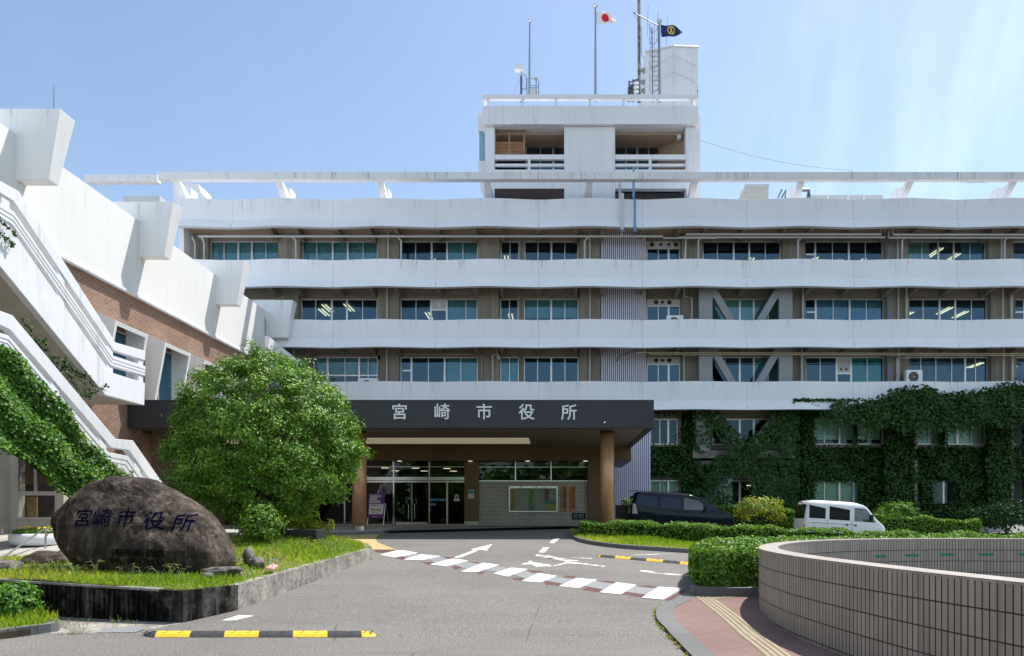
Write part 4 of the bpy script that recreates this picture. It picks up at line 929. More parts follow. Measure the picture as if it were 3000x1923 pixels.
for f, ws in ((5, W5), (4, W4), (3, W3)):
    zt_, zb = HEAD[f], BZ[f-1][0]-.75
    wallrow(ws, zt_, zb, BZ[f][2]+CE[f]-.001, extra=[(SLX[0], SLX[0]+1), DOORX])
    for i, (a, b, k) in enumerate(ws): window(a, b, k, zt_, zb, hall, blind=BL[f].get(i))
    # door unit with round vents
    X0, X1 = XX(DOORX[0], YW), XX(DOORX[1], YW); w_ = window(DOORX[0], DOORX[1], 'three', zt_-.42, zb, hall, blind=None)
    MB().box(X0, X1, YW-.05, YW+.05, zt_-.42, zt_-.02).build('vent_panel', M['pvc'], w_); q = MB()
    for j, xv in enumerate((.16, .42, .66, .87) if f == 5 else (.28, .47, .68)):
        r = .13 if j in ((0, 3) if f == 5 else (0, 2)) else .09; q.lathe([(r, YW-.09), (r, YW-.05)], (X0+xv*(X1-X0), 0, zt_-.21), 20, 'y')
    q.build('round_vent', M['black'], w_)
# slatted screen
m = MB(); s0, s1 = XX(SLX[0], YW-.35), XX(SLX[1], YW-.35); n = 22
base = MB()
for zlo, zhi in ((BZ[4][0]-.9, BZ[5][2]+.31), (BZ[3][0]-.9, BZ[4][2]+.5), (BZ[2][0]-.9, BZ[3][2]+.5)):
    base.box(s0, s1, YW-.30, YW-.12, zlo, zhi)
    for i in range(n): x = s0+(i+.5)*(s1-s0)/n; m.box(x-.032, x+.032, YW-.36, YW-.30, zlo, zhi)
sb = base.build('screen_backing', plain('slate_blue_backing', (.085,.085,.23), .6), hall); m.build('slat', plain('white_metal_slat', (.80,.79,.95), .5, 0, .03), sb)
base = MB(); m = MB(); zlo, zhi = .6, BZ[2][2]+.5; base.box(XX(1790, YW-.9), s1+.2, YW-.85, YW-.12, zlo, zhi)
a = XX(1790, YW-.9); n = 20
for i in range(n): x = a+(i+.5)*(s1+.2-a)/n; m.box(x-.032, x+.032, YW-.91, YW-.85, zlo, zhi)
sb = base.build('screen_backing', bpy.data.materials['slate_blue_backing'], hall); m.build('slat', bpy.data.materials['white_metal_slat'], sb)
# brackets under the balconies
for f in (5, 4, 3):
    zb = BZ[f][2]+(.12 if f < 5 else 0)
    for x in PK[2:-1]:
        for dx in (-.78, .78):
            X = XX(x, YF)+dx+( .0); mm = MB(); mm.add([(X-.11, YF+.44, zb+.02), (X+.11, YF+.44, zb+.02), (X+.11, YW-.1, zb-.22), (X-.11, YW-.1, zb-.22), (X-.11, YF+.44, zb+.40), (X+.11, YF+.44, zb+.40), (X+.11, YW-.1, zb+.40), (X-.11, YW-.1, zb+.40)], [(3,2,1,0),(4,5,6,7),(0,1,5,4),(1,2,6,5),(2,3,7,6),(3,0,4,7)])
            mm.build('bracket', M['board'], hall)
    for x in JT[2:-1]:
        X = XX(x, YF); mm = MB(); mm.hexa([(X-.16, YF+.5, zb+.06), (X+.16, YF+.5, zb+.06), (X+.16, YW-.1, zb-.10), (X-.16, YW-.1, zb-.10), (X-.16, YF+.5, zb+.30), (X+.16, YF+.5, zb+.30), (X+.16, YW-.1, zb+.30), (X-.16, YW-.1, zb+.30)]); mm.build('bracket', M['board'], hall)
# rooms behind the glass with their ceiling tubes
for f in (5, 4, 3):
    z0, z1 = FLR[f], HEAD[f]+.12
    m = MB(); m.quad((XL, 50, z0), (XR, 50, z0), (XR, 50, z1), (XL, 50, z1)); m.quad((XL, YW+.3, z0), (XR, YW+.3, z0), (XR, 50, z0), (XL, 50, z0)); m.quad((XL, YW+.3, z1), (XR, YW+.3, z1), (XR, 50, z1), (XL, 50, z1))
    fr_ = np.random.default_rng(int(f)*7)
    for _ in range(34):                            # cupboards, screens and racks standing behind the glass
        X = fr_.uniform(XL, XR); d_ = fr_.uniform(.5, 4); wv = fr_.uniform(.3, 1.3); m.box(X, X+wv, YW+.5+d_, YW+.9+d_, z0, z0+fr_.uniform(1.4, 2.5))
    for x in (1450, 1715, 2325, 2620): X = XX(x, YW); m.box(X-.08, X+.08, YW+.4, 50, z0, z1)
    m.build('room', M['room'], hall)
rg = np.random.default_rng(9)
for f, xs in ((5, (1258,1330,1480,2220,2410,2490,2560,2690,2745,2820)), (4, (930,955,1020,1240,1490,2700,2790,2860)), (3, (700,770,2880,3010))):
    for x in xs:
        Y = 43.6+rg.uniform(-.6, 1.6); mm = MB(); X = XX(x, YW)*1.04
        for dx in (-.11, .11): mm.box(X+dx-.03, X+dx+.03, Y, Y+1.5, HEAD[f]+.02, HEAD[f]+.07)
        mm.build('ceiling_light', M['tube'], hall)
# steel V braces
def brace(zt_, zb, f, parent=hall, mat=None, x0=2048, x1=2322, Y=YF+.78):
    a, b = XX(x0, Y), XX(x1, Y); c = (a+b)/2; m = MB(); w_ = .42
    m.box(a, a+.8, Y, Y+.3, zb, zt_-.75); m.box(b-.8, b, Y, Y+.3, zb, zt_-.75); m.box(a, a+.85, Y+.002, Y+.298, zt_-.75, zt_); m.box(b-.85, b, Y+.002, Y+.298, zt_-.75, zt_)
    for s, e in ((a+.5, c-.15), (b-.5, c+.15)):
        dx = .48 if s < e else -.48
        poly = [(s, Y-.02, zt_), (s+dx, Y-.02, zt_), (e+dx*.4, Y-.02, zb), (e-dx*.6, Y-.02, zb)]; m.slab(poly, (0, .34, 0))
    return m.build('steel_brace', mat or M['steel'], parent)
brace(BZ[4][2]+.28, BZ[3][0]-1.0, 4); brace(BZ[3][2]+.28, BZ[2][0]-1.0, 3)
# pipes
def pipe(pts, r, mat, name='drain_pipe', parent=hall): return MB().tube(pts, r, 8).build(name, mat, parent, smooth=False)
zz = ZZ(693, YF+.75); Yp = YF+.75
def hp_(x0, x1, y, r=.055, dn0=None, dn1=None, Y=Yp, mat=None):
    pts = []
    if dn0: pts.append(P(x0+ (3 if x0 < CX else -3), dn0, Y))
    pts += [P(x0, y, Y), P(x1, y, Y)]
    if dn1: pts.append(P(x1, dn1, Y))
    pipe(pts, r, mat or M['pvc'])
hp_(582, 1942, 693, .07); hp_(1942, 2100, 698, .05)
hp_(2010, 2581, 687, .07, 765, 665, Yp-.15); hp_(1990, 2592, 696, .06, None, 665)
hp_(2604, 3080, 697, .06, 665); hp_(2617, 3080, 688, .07, 665, None, Yp-.15)
for x in (855, 1163, 1350*1.0+375, 2058, 2350, 2655, 2955): pipe([P(x, 694, Yp), P(x+4*(1 if x < CX else -1)*3, 706, Yp+.2), P(x+12*(1 if x < CX else -1), 775, Yp+.2)], .055, M['pvc'])
for x in (598, 571): pipe([P(x-8, 694, Yp), P(x, 712, Yp+.2), P(x, 775, Yp+.2)], .05, M['pvc'])
for (y0, y1, lst) in ((690, 775, (1137, 1728, 2630, 2934)), (848, 950, (1134, 1728, 2632, 2938, 2352, 2656, 2963)), (1022, 1130, (1133, 1728, 2349, 2633, 2940, 2966, 860))):
    for x in lst: pipe([P(x, y0-10, YW-.5), P(x, y1, YW-.5)], .05 if x not in (2352, 2656, 2963, 2349, 2966) else .075, M['pvc'])
for y0, y1 in ((845, 950),): pipe([P(2004, y0, YW-.5), P(2004, y0+24, YW-.5), P(2027, y0+29, YW-.5), P(2027, y1, YW-.5)], .06, M['pvc'])
pipe([P(1457, 1022, YW-.5), P(1457, 1038, YW-.5), P(1443, 1042, YW-.5), P(1443, 1130, YW-.5)], .06, M['pvc']); pipe([P(2040, 1042, YW-.5), P(2004, 1043, YW-.5), P(2004, 1130, YW-.5)], .06, M['pvc'])
pipe([P(2660, 1040, YW-.5), P(2660, 1049, YW-.5), P(2628, 1050, YW-.5), P(2628, 1130, YW-.5)], .075, M['pvc']); pipe([P(2658, 700, YW-.4), P(2600, 700, YW-.4)], .03, M['bluepipe']); 
for y0, y1 in ((700, 775), (845, 945), (1040, 1130)): pipe([P(2602, y0, YW-.4), P(2602, y1, YW-.4)], .035, M['bluepipe'])
for y, x0 in ((1033, 1850), (1038, 1900)): pipe([P(x0, y, YF+.6), P(3080, y+4, YF+.6)], .028, M['yellowpipe'], 'conduit')
pipe([P(1806, 1058, YF+.45), P(1815, 1045, YF+.5), P(1850, 1032, YF+.6), P(1862, 1033, YF+.6)], .045, M['darkmetal'], 'conduit')
pipe([P(1178, 1038, YW-.4), P(1405, 1038, YW-.4), P(1411, 1043, YW-.4), P(1411, 1110, YW-.4)], .022, M['yellowpipe'], 'conduit')
pipe([P(1816, 520, YF+.9), P(1816, 600, YF+.9)], .08, M['pvc'], 'vent_pipe'); pipe([P(1823, 568, YF-.10), P(1823, 672, YF-.10), P(1821, 686, YF+.1)], .10, M['pvc'], 'vent_pipe')
pipe([P(1856, 490, YF-.25), P(1856, 580, YF-.25), P(1860, 586, YF-.12), P(1860, 680, YF-.12)], .07, M['bluepipe'], 'vent_pipe')
for x in (1823, 1860): MB().box(XX(x, YF)-.14, XX(x, YF)+.14, YF-.2, YF+.2, ZZ(684, YF), ZZ(679, YF)).build('pipe_bracket', M['darkmetal'], hall)
MB().box(XX(2040, YF), XX(2048, YF), YW-.25, YW-.1, ZZ(756, YW), ZZ(746, YW)).build('junction_box', M['pvc'], hall); MB().box(XX(1450, YF), XX(1459, YF), YW-.5, YW-.3, ZZ(1058, YW), ZZ(1047, YW)).build('junction_box', M['pvc'], hall)
MB().box(XX(1107, YW), XX(1118, YW), YW-.3, YW-.1, ZZ(1057, YW), ZZ(1045, YW)).build('junction_box', M['pvc'], hall)
# roof beam on cantilever arms
m = MB(); zb0, zt0 = ZZ(525, 39.6), ZZ(503.5, 39.6)
m.box(XX(462, 39.6), 34, 39.6, 40.0, zb0, zt0); rb = m.build('roof_beam', M['beam'], hall, bevel=.02)
g = MB()
for x in (1577, 1883, 2190, 2497, 2805, 1275, 973): g.box(XX(x, 39.6)-.012, XX(x, 39.6)+.012, 39.593, 39.62, zb0+.01, zt0-.01)
g.build('joint', M['black'], rb)
MB().box(-27.5, XX(459, 39.9), 39.9, 40.35, ZZ(532, 39.9), ZZ(511, 39.9)).build('roof_beam', M['beam'], hall, bevel=.02)
for x in [150]+PK[:]:
    X = XX(x, YF)+(.0); m = MB(); m.box(X-.20, X+.20, 41.2, 42.0, 18.9, zb0+.25); m.hexa([(X-.19, 39.95, zb0-.02), (X+.19, 39.95, zb0-.02), (X+.19, 41.2, zb0-1.05), (X-.19, 41.2, zb0-1.05), (X-.19, 39.95, zb0+.18), (X+.19, 39.95, zb0+.18), (X+.19, 41.2, zb0-.30), (X-.19, 41.2, zb0-.30)])
    m.build('roof_post', M['white'], hall, bevel=.015)
# body and flat roof
m = MB(); m.box(XL, XR, 50.05, 51, 0, 19.4); m.box(XL, XR, YF+.5, 51, 18.99, 19.3); m.box(XL, XL+.3, YF+.5, 51, 6, 19.3); m.build('rear_wall', M['white'], hall)
# ---- tower block on the roof
YT = 42.0; T = lambda x, y, Y=YT: P(x, y, Y)
def tb(m, x0, x1, y0, y1, ya, yb): return m.box(XX(x0, YT), XX(x1, YT), ya, yb, ZZ(y1, YT), ZZ(y0, YT))
m = MB()
tb(m, 1421, 1449, 372, 585, YT, YT+.6); tb(m, 1653, 1802, 372, 585, YT, YT+.5); tb(m, 2009, 2038, 372, 585, YT, YT+.6)
tb(m, 1414, 2044, 317, 371, YT-.25, YT+.8); tb(m, 1449, 1653, 497, 553, YT, YT+.4); tb(m, 1802, 2009, 497, 553, YT, YT+.4)
m.build('tower_wall', M['white'], hall, bevel=.02)
m = MB(); X0, X1 = XX(1421, YT), XX(2045, YT)
m.box(X0, X1, YT+9.0, YT+9.4, 18.9, ZZ(290, YT)); m.box(X1-.12, X1+.3, YT+.7, YT+9, 18.9, ZZ(372, YT)+1.1); m.box(X0+.1, X0+.4, YT+.7, YT+9, 18.9, ZZ(372, YT)); m.box(X0+.1, X1-.12, YT+.81, YT+9, ZZ(350, YT), ZZ(345, YT)); m.build('tower_body', M['white'], hall)
m = MB(); m.box(X0+.45, X1-.5, YT+.62, YT+3, ZZ(378, YT)+.0, ZZ(374, YT)); m.build('loggia_ceiling', M['soffit'], hall)
m = MB(); m.box(X0+.45, X1-.5, YT+.45, YT+3, ZZ(500, YT), ZZ(497, YT)+.05); m.build('loggia_floor', M['boardh'], hall)
# loggia rear wall and windows
m = MB(); m.box(X0+.4, X1-2.2, YT+2.2, YT+2.4, ZZ(430, YT+2.2), ZZ(374, YT)+.1); m.build('loggia_wall', plain('loggia_plaster', (.50,.47,.42), .8), hall)
m = MB(); m.slab([(X1-2.2, YT+2.3, ZZ(500, YT)), (X1-.45, YT+.5, ZZ(500, YT)), (X1-.45, YT+.5, ZZ(376, YT)), (X1-2.2, YT+2.3, ZZ(376, YT))], (.1, .1, 0)); m.build('loggia_side_wall', plain('terracotta_plaster', (.36,.24,.17), .8), hall)
window(1541, 1662, 'three', ZZ(424, YT+2.2), ZZ(500, YT+2.2), hall, Y=YT+2.2, gmat=M['glass']); window(1800, 1934, 'four', ZZ(424, YT+2.2), ZZ(500, YT+2.2), hall, Y=YT+2.2)
MB().box(X0+.5, X1-.6, YT+2.8, YT+2.9, ZZ(500, YT), ZZ(400, YT)).build('room', M['lobby'], hall)
for x0, x1, pst in ((1449, 1653, 1550), (1802, 2009, 1906)):
    m = MB(); tb(m, x0, x1, 452, 466, YT+.05, YT+.25); tb(m, x0, x1, 478, 486, YT+.08, YT+.22); tb(m, pst-4, pst+4, 466, 497, YT+.06, YT+.24); m.build('balustrade', M['white'], hall)
wood = plain('brown_wood', (.34,.17,.08), .6, 0, .15, 3)
m = MB(); Yl = YT+.35
for x in (1451, 1492, 1536): m.box(XX(x, Yl)-.05, XX(x, Yl)+.05, Yl, Yl+.08, ZZ(452, Yl), ZZ(381, Yl))
m.box(XX(1449, Yl), XX(1540, Yl), Yl, Yl+.08, ZZ(384, Yl), ZZ(381, Yl))
for i in range(9): y = 416+i*4.1; m.box(XX(1453, Yl), XX(1534, Yl), Yl+.01, Yl+.06, ZZ(y+2.6, Yl), ZZ(y, Yl))
m.build('wooden_louvre', wood, hall)
m = MB()
for i in range(11): y = 553+i*2.6; m.box(XX(1449, YT), XX(1653, YT), YT+.05+(i%2)*.02, YT+.2, ZZ(y+1.8, YT), ZZ(y, YT))
m.box(XX(1449, YT), XX(1653, YT), YT+.21, YT+.3, ZZ(585, YT), ZZ(553, YT)); m.build('dark_louvre', plain('dark_brown_louvre', (.06,.035,.035), .5), hall)
MB().box(XX(1802, YT), XX(2009, YT), YT+1.5, YT+1.6, ZZ(585, YT), ZZ(548, YT)).build('recess_wall', M['boardh'], hall)
pr = MB(); tb(pr, 1414, 2044, 284, 297, YT-.25, YT+.0)
for x in (1431, 1532, 1629, 1728, 1826, 1925, 2024): tb(pr, x-3.4, x+3.4, 297, 317, YT-.22, YT-.03)
pr.box(XX(1414, YT), XX(1414, YT)+.25, YT+.0, YT+8.8, ZZ(297, YT), ZZ(284, YT)); pr.box(XX(2044, YT)-.25, XX(2044, YT), YT+.0, YT+8.8, ZZ(297, YT), ZZ(284, YT)); pr.box(XX(1414, YT)+.25, XX(2044, YT)-.25, YT+8.5, YT+8.8, ZZ(297, YT), ZZ(284, YT))
pr.build('roof_railing', M['white'], hall, bevel=.015)
# bits on the tower's sides
m = MB(); m.box(XX(1400, YT+1), X0+.08, YT+.9, YT+3, ZZ(360, YT), ZZ(307, YT)); m.box(XX(1402, YT+1), X0+.08, YT+.9, YT+3, ZZ(503, YT), ZZ(449, YT)); m.build('side_bay', M['white'], hall, bevel=.02)
MB().box(XX(1404, YT+1), X0+.08, YT+1.0, YT+2.8, ZZ(449, YT), ZZ(360, YT)).build('side_window', M['curtain'], hall)
MB().slab([T(1408, 528), T(1421, 528), T(1421, 585), T(1419, 585)], (0, .5, 0)).build('side_fin', M['white'], hall)
# white stair tower behind
k = 47.2; cx_ = XX(1974, k); lx, rx = XX(1892, k+.9), XX(2045, k+.5); yb_ = k+5; zt1, zt2 = ZZ(155.5, k+.9), ZZ(138, k)
m = MB(); poly = [(lx, k+.9), (cx_, k), (rx, k+.5), (rx, yb_), (lx, yb_)]
n = len(poly); tops = [zt1, zt2-.05, zt1+.1, zt1+.1, zt1]; zbm = ZZ(330, YT)
m.add([(p[0], p[1], zbm) for p in poly]+[(p[0], p[1], z) for p, z in zip(poly, tops)], [tuple(range(n))[::-1], tuple(range(n, 2*n))]+[(i, (i+1)%n, (i+1)%n+n, i+n) for i in range(n)])
stt = m.build('stair_tower', M['white'], hall)
g = MB()
for y in (165+0, 214): g.tube([(lx-.01, k+.89, ZZ(y+19, k)), (cx_, k-.008, ZZ(y-2, k)), (rx+.01, k+.49, ZZ(y+19, k))], .015, 4)
g.tube([(cx_, k-.01, zbm), (cx_, k-.01, zt2)], .012, 4); g.build('joint', M['pvc'], stt)
MB().tube([(lx-.03, k+.88, zt1+.03), (cx_, k-.04, zt2+.02), (rx+.03, k+.48, zt1+.13)], .07, 6).build('coping', M['pvc'], stt)
# roof equipment
def eq(name, label, cat, f, group=None):
    o = f(); return tag(o, label, cat, group)
def beige():
    m = MB(); Y = 43; a = [P(2166,585,Y), P(2252,585,Y), P(2252,544,Y), P(2184,544,Y)]; m.slab(a, (0, 1.2, 0)); return m.build('roof_hatch', plain('beige_sheet_metal', (.48,.46,.42), .5), bevel=.02)
o = beige(); tag(o, 'beige sheet-metal housing with a sloping side on the roof right of the tower', 'roof housing'); MB().box(XX(2182,43), XX(2253,43), 42.94, 44.3, ZZ(548,43), ZZ(541,43)).build('lid', M['pvc'], o)
m = MB(); m.box(XX(2372,44), XX(2586,44), 44, 44.6, ZZ(590,44), ZZ(572,44))
o = m.build('roof_duct', M['pvc']); tag(o, 'long low pale duct on the roof between two white posts', 'duct'); q = MB()
for x in (2425, 2484, 2530): q.box(XX(x,44)-.06, XX(x,44)+.06, 43.95, 44.65, ZZ(590,44), ZZ(570,44))
q.build('clamp', M['white'], o)
m = MB(); Y = 43; m.tube([P(2335,557,Y), P(2369,557,Y), P(2369,580,Y)], .14, 4); m.tube([P(2290,580,Y), P(2303,556,Y), P(2300,580,Y)], .05, 4); m.tube([P(2279,580,Y), P(2291,555,Y)], .04, 4); tag(m.build('pipe_frame', M['darkmetal']), 'dark steel pipe frame on the roof beside a white post', 'pipe frame')
# sloping roof structure at the left end
m = MB(); Y = 43; m.slab([P(506,592,Y), P(610,592,Y), P(604,578,Y), P(590,566,Y), P(582,541,Y), P(553,536,Y), P(506,540,Y)], (0, 1.5, 0)); o = m.build('roof_stairhouse', M['white'], bevel=.02); tag(o, 'white angular roof structure at the left end of the roof beam', 'roof structure')
MB().slab([P(492,530,41), P(520,532,41), P(572,560,42.8), P(566,566,42.8)], (0, .5, 0)).build('sloping_arm', M['white'], o)
tag(MB().box(XX(360,43.5), XX(468,43.5), 43.5, 45, ZZ(592,43.5), ZZ(574,43.5)).build('roof_housing', M['pvc'], bevel=.03), 'low white housing on the roof at the far left end', 'roof housing')
# masts, poles, flags
m = MB(); m.tube([P(1551,282,44.5), P(1552,66,44.5)], .075, 8, .045); o = m.build('flagpole', M['bluemetal']); tag(o, 'bare steel flagpole without a flag at the left of the tower roof', 'flagpole', 'flagpoles on the roof'); MB().lathe([(.04,0),(.13,.05),(.13,.12),(.02,.18)], P(1552,66,44.5), 12).build('finial', M['chrome'], o)
FP = 43.2
m = MB(); m.tube([P(1744.5,300,FP), P(1744.5,20,FP)], .085, 8, .05); o = m.build('flagpole', M['bluemetal']); tag(o, 'tall steel flagpole flying the white flag with the red disc', 'flagpole', 'flagpoles on the roof'); MB().lathe([(.04,0),(.15,.05),(.15,.13),(.02,.2)], P(1744.5,22,FP), 12).build('finial', M['chrome'], o)
m = MB(); m.tube([P(1933,300,FP), P(1932,64,FP)], .085, 8, .05); o = m.build('flagpole', M['bluemetal']); tag(o, 'steel flagpole beside the caged ladder flying the navy flag', 'flagpole', 'flagpoles on the roof'); MB().lathe([(.04,0),(.15,.05),(.15,.13),(.02,.2)], P(1932,66,FP), 12).build('finial', M['chrome'], o)
def flag(name, label, tl_, bl, tr2, br, mat, wav, extra):
    nx, ny = 40, 20; V = [];
    for j in range(ny+1):
        for i in range(nx+1):
            u, v = i/nx, j/ny; L = [tl_[k]+(bl[k]-tl_[k])*v for k in (0, 1)]; Rr = [tr2[k]+(br[k]-tr2[k])*v for k in (0, 1)]
            x = L[0]+(Rr[0]-L[0])*u; y = L[1]+(Rr[1]-L[1])*u
            y += wav*(4*u*(1-u)*(-1.2)+2.2*math.sin(u*7+v*1.5)*u*(.4+.6*v)); x += 1.6*math.sin(v*6+u*3)*u
            q = P(x, y, FP); q.y += .13*math.sin(u*9+v*3.5)*(u**.6)+.05*math.sin(u*17-v*6)*u; V.append(q)
    Fc = [(j*(nx+1)+i, j*(nx+1)+i+1, (j+1)*(nx+1)+i+1, (j+1)*(nx+1)+i) for j in range(ny) for i in range(nx)]
    me = bpy.data.meshes.new(name); me.from_pydata(V, [], Fc); me.shade_smooth(); o = link(name, me, mat); sd = o.modifiers.new('thickness', 'SOLIDIFY'); sd.thickness = .012
    for em in extra[1:]: pass
    me.materials.append(extra[0])
    if len(extra) == 2:
        for f in me.polygons:
            i, j = f.index % nx, f.index//nx
            if extra[1]((i+.5)/nx, (j+.5)/ny): f.material_index = 1
    tag(o, label, 'flag'); return o, V, nx, ny
flag('flag', 'white flag with a red disc blowing from the tall middle flagpole', (1745,31), (1745,74), (1806,50), (1800,70), M['flagwhite'], 1.6, (M['flagred'], lambda u, v: ((u-.50)/.20)**2+((v-.5)/.33)**2 < 1))
nx = 96
def emblem(u, v):
    x = (u-.48)/.175; y = (v-.47)/.37; r = math.hypot(x, y)
    if .80 < r < 1.02 and (abs(x) > .42 or abs(y) < .3): return True if abs(x) > .48 else False
    if abs(y) < .92 and abs(x) < .62:
        if abs(abs(x)-abs(y)*.52) < .12: return True
        if abs(y) > .74 and abs(x) < .62: return True
    return False
def flag2():
    nx, ny = 120, 60; V = []
    for j in range(ny+1):
        for i in range(nx+1):
            u, v = i/nx, j/ny; tl_, bl, tr2, br = (1935,73), (1938,109), (1999,86), (1999,96)
            x = tl_[0]+(bl[0]-tl_[0])*v+u*61; yt = 73+u*8+4*math.sin(u*3.1)*(-.2)+u**6*6; yb2 = 109-u*3-(u**4)*8+1.2*math.sin(u*8)
            q = P(x, yt+(yb2-yt)*v, FP); q.y += .12*math.sin(u*8+v*3)*(u**.6); V.append(q)
    me = bpy.data.meshes.new('flag'); me.from_pydata(V, [], [(j*(nx+1)+i, j*(nx+1)+i+1, (j+1)*(nx+1)+i+1, (j+1)*(nx+1)+i) for j in range(ny) for i in range(nx)]); me.shade_smooth()
    o = link('flag', me, M['flagblue']); me.materials.append(M['gold']); o.modifiers.new('thickness', 'SOLIDIFY').thickness = .012
    for f in me.polygons:
        i, j = f.index % nx, f.index//nx
        if emblem((i+.5)/nx, (j+.5)/ny): f.material_index = 1
    tag(o, 'navy flag with a yellow ring emblem blowing from the pole beside the caged ladder', 'flag')
flag2()
# lattice antenna mast with boom and whips
Ym = 44.0; t = thing('antenna_mast', 'rust-streaked radio mast rising past the top of the picture beside the caged ladder', 'antenna mast', P(1872,300,Ym))
rust = stone('rusty_galvanised_mast', ((.10,.045,.025), (.20,.14,.11), (.40,.40,.40)), 3, .2, .01)
MB().tube([P(1873,300,Ym), P(1871.5,-160,Ym)], .105, 12).build('mast_tube', rust, t)
MB().tube([P(1855,37,Ym-.3), P(1934,79,Ym-.3)], .035, 6).build('boom', M['bluemetal'], t)
m = MB()
for (xa, ya, xb, yb) in ((1899,14,1896,107), (1928,33,1924,119), (1956,50,1952.5,135), (1938,64,1936,100)): m.tube([P(xa,ya,Ym-.3), P(xb,yb,Ym-.3)], .012, 4)
m.build('whip', M['bluemetal'], t)
m = MB(); m.tube([P(1857,42,Ym-.3), P(1873,72,Ym-.2)], .012, 4); m.tube([P(1879,80,Ym-.1), P(1880,160,Ym-.1), P(1890,174,Ym+.3)], .014, 4); m.build('cable', M['black'], t)
m = MB()
for y in (203, 237, 262): m.hexa([P(1877,y+8,Ym), P(1890,y+14,Ym+1), P(1890,y+15,Ym+1.3), P(1877,y+9,Ym+.3), P(1877,y,Ym), P(1890,y-6,Ym+1), P(1890,y-6,Ym+1.3), P(1877,y,Ym+.3)])
m.build('mast_bracket', M['darkmetal'], t)
t = thing('insulator_rack', 'steel frame with round white insulators at the foot of the radio mast', 'equipment frame', P(1855,290,Ym))
m = MB()
for a, b in (((1842,300),(1843,237)), ((1855,300),(1855,233)), ((1843,243),(1870,232)), ((1843,250),(1855,256)), ((1855,240),(1870,236)), ((1868,248),(1868,300)), ((1843,256),(1855,249)), ((1843,280),(1855,270))): m.tube([P(*a,Ym-.4), P(*b,Ym-.4)], .045, 4)
m.build('frame', M['darkmetal'], t)
m = MB(); c = P(1862,292,Ym-.3); m.lathe([(.10+.12*abs(math.sin(i*.785)), i*.16) for i in range(17)], c, 14).v; mm = m; mm.v = [(v[0], v[1], c.z+(v[2]-c.z)*.44) for v in mm.v]; mm.build('insulator', M['letter'], t)
MB().box(XX(1840,Ym), XX(1853,Ym), Ym-.3, Ym+.3, ZZ(290,Ym), ZZ(256,Ym)).build('cabinet', M['darkmetal'], t)
t = thing('caged_ladder', 'steel ladder with safety hoops rising above the tower roof', 'ladder', P(1920,290,43.6)); Yl = 43.6
MB().tube([P(1912,300,Yl), P(1910,82,Yl)], .035, 6).tube([P(1930,300,Yl), P(1929,78,Yl)], .035, 6).build('rail', M['darkmetal'], t)
m = MB()
for y in range(84, 300, 8 if False else 14): m.tube([P(1911,y+2 if False else y,Yl), P(1929.5,y-2,Yl)], .016, 5) if y > 150 else m.tube([P(1911,y,Yl), P(1906,y,Yl)], .016, 5)
m.build('rung', M['darkmetal'], t); m = MB()
for y in (65, 101, 138, 174, 211, 246):
    pts = []
    for i in range(13):
        a = math.pi*i/12; c = P(1917, y+6, Yl); pts.append(c+Vector((-math.cos(a)*.29, -.75*math.sin(a)*-1 , 0)))
    m.tube(pts, .022, 5)
for x in (1904, 1917, 1929): m.tube([P(x, 66, Yl+.5), P(x, 250, Yl+.5)], .012, 4)
m.build('hoop', M['bluemetal'], t)
# camera on post and small ladder platform
t = thing('camera_post', 'white surveillance camera on a thin post on the left of the tower roof', 'camera', P(1527,290,44))
MB().tube([P(1527,300,44), P(1527,222,44)], .07, 8).build('post', M['darkmetal'], t); MB().lathe([(.11,0),(.12,.12),(.06,.2)], P(1528,224,44), 12).build('pan_head', M['pvc'], t)
m = MB(); c = P(1523,204,44); m.hexa([(c.x-.30,43.7,c.z-.14),(c.x+.26,43.7,c.z-.20),(c.x+.26,44.1,c.z-.20),(c.x-.30,44.1,c.z-.14),(c.x-.36,43.7,c.z+.02),(c.x+.16,43.7,c.z+.30),(c.x+.16,44.1,c.z+.30),(c.x-.36,44.1,c.z+.02)]); m.build('camera_housing', M['letter'], t, bevel=.02)
m = MB(); m.tube([P(1534,218,44), P(1541,222,44), P(1543,260,44), P(1530,262,44)], .02, 5); m.tube([P(1523,232,44), P(1503,282,43.6)], .007, 4); m.tube([P(1530,232,44), P(1548,282,43.6)], .007, 4); m.build('cable', M['black'], t)
t = thing('access_ladder', 'short steel access ladder with guard rails beside the bare flagpole', 'ladder', P(1560,290,44)); m = MB()
for a, b in (((1544,290),(1544,231)), ((1571,290),(1571,231)), ((1578,290),(1578,239)), ((1544,231),(1572,231)), ((1551,250),(1578,251)), ((1551,257),(1578,258)), ((1551,264),(1571,264)), ((1551,271),(1578,272)), ((1551,277),(1571,278))): m.tube([P(*a,44), P(*b,44)], .03, 5)
m.build('frame', M['bluemetal'], t); MB().box(XX(1552,44), XX(1570,44), 43.9, 44.3, ZZ(280,44), ZZ(262,44)).build('cabinet', M['pvc'], t); c = P(1572,232,44); MB().slab([c+Vector(q) for q in ((-.17,0,0),(0,0,-.17),(.17,0,0),(0,0,.17))], (0,.05,0)).build('plate', M['pvc'], t)
m = MB(); m.tube([P(2043,300,43), P(2043,262,43)], .02, 5); [m.tube([P(2036,y,43), P(2051,y-1,43)], .008, 4) for y in (253, 258, 265, 270)]; tag(m.build('television_aerial', M['darkmetal']), 'small thin television aerial at the right corner of the tower roof', 'aerial')
def cable(a, b, sag, label):
    a = P(*a); b = P(*b); m = MB(); m.tube([a+(b-a)*(i/16)-Vector((0,0,sag*4*(i/16)*(1-i/16))) for i in range(17)], .010, 4); tag(m.build('cable', M['black']), label, 'cable')
cable((2047,410,43), (2497,500,41), .35, 'thin cable sagging from the tower corner across the sky to the roof beam'); cable((2709,524,41), (2893,535,41.6), .08, 'thin cable under the roof beam ending at the far right post')
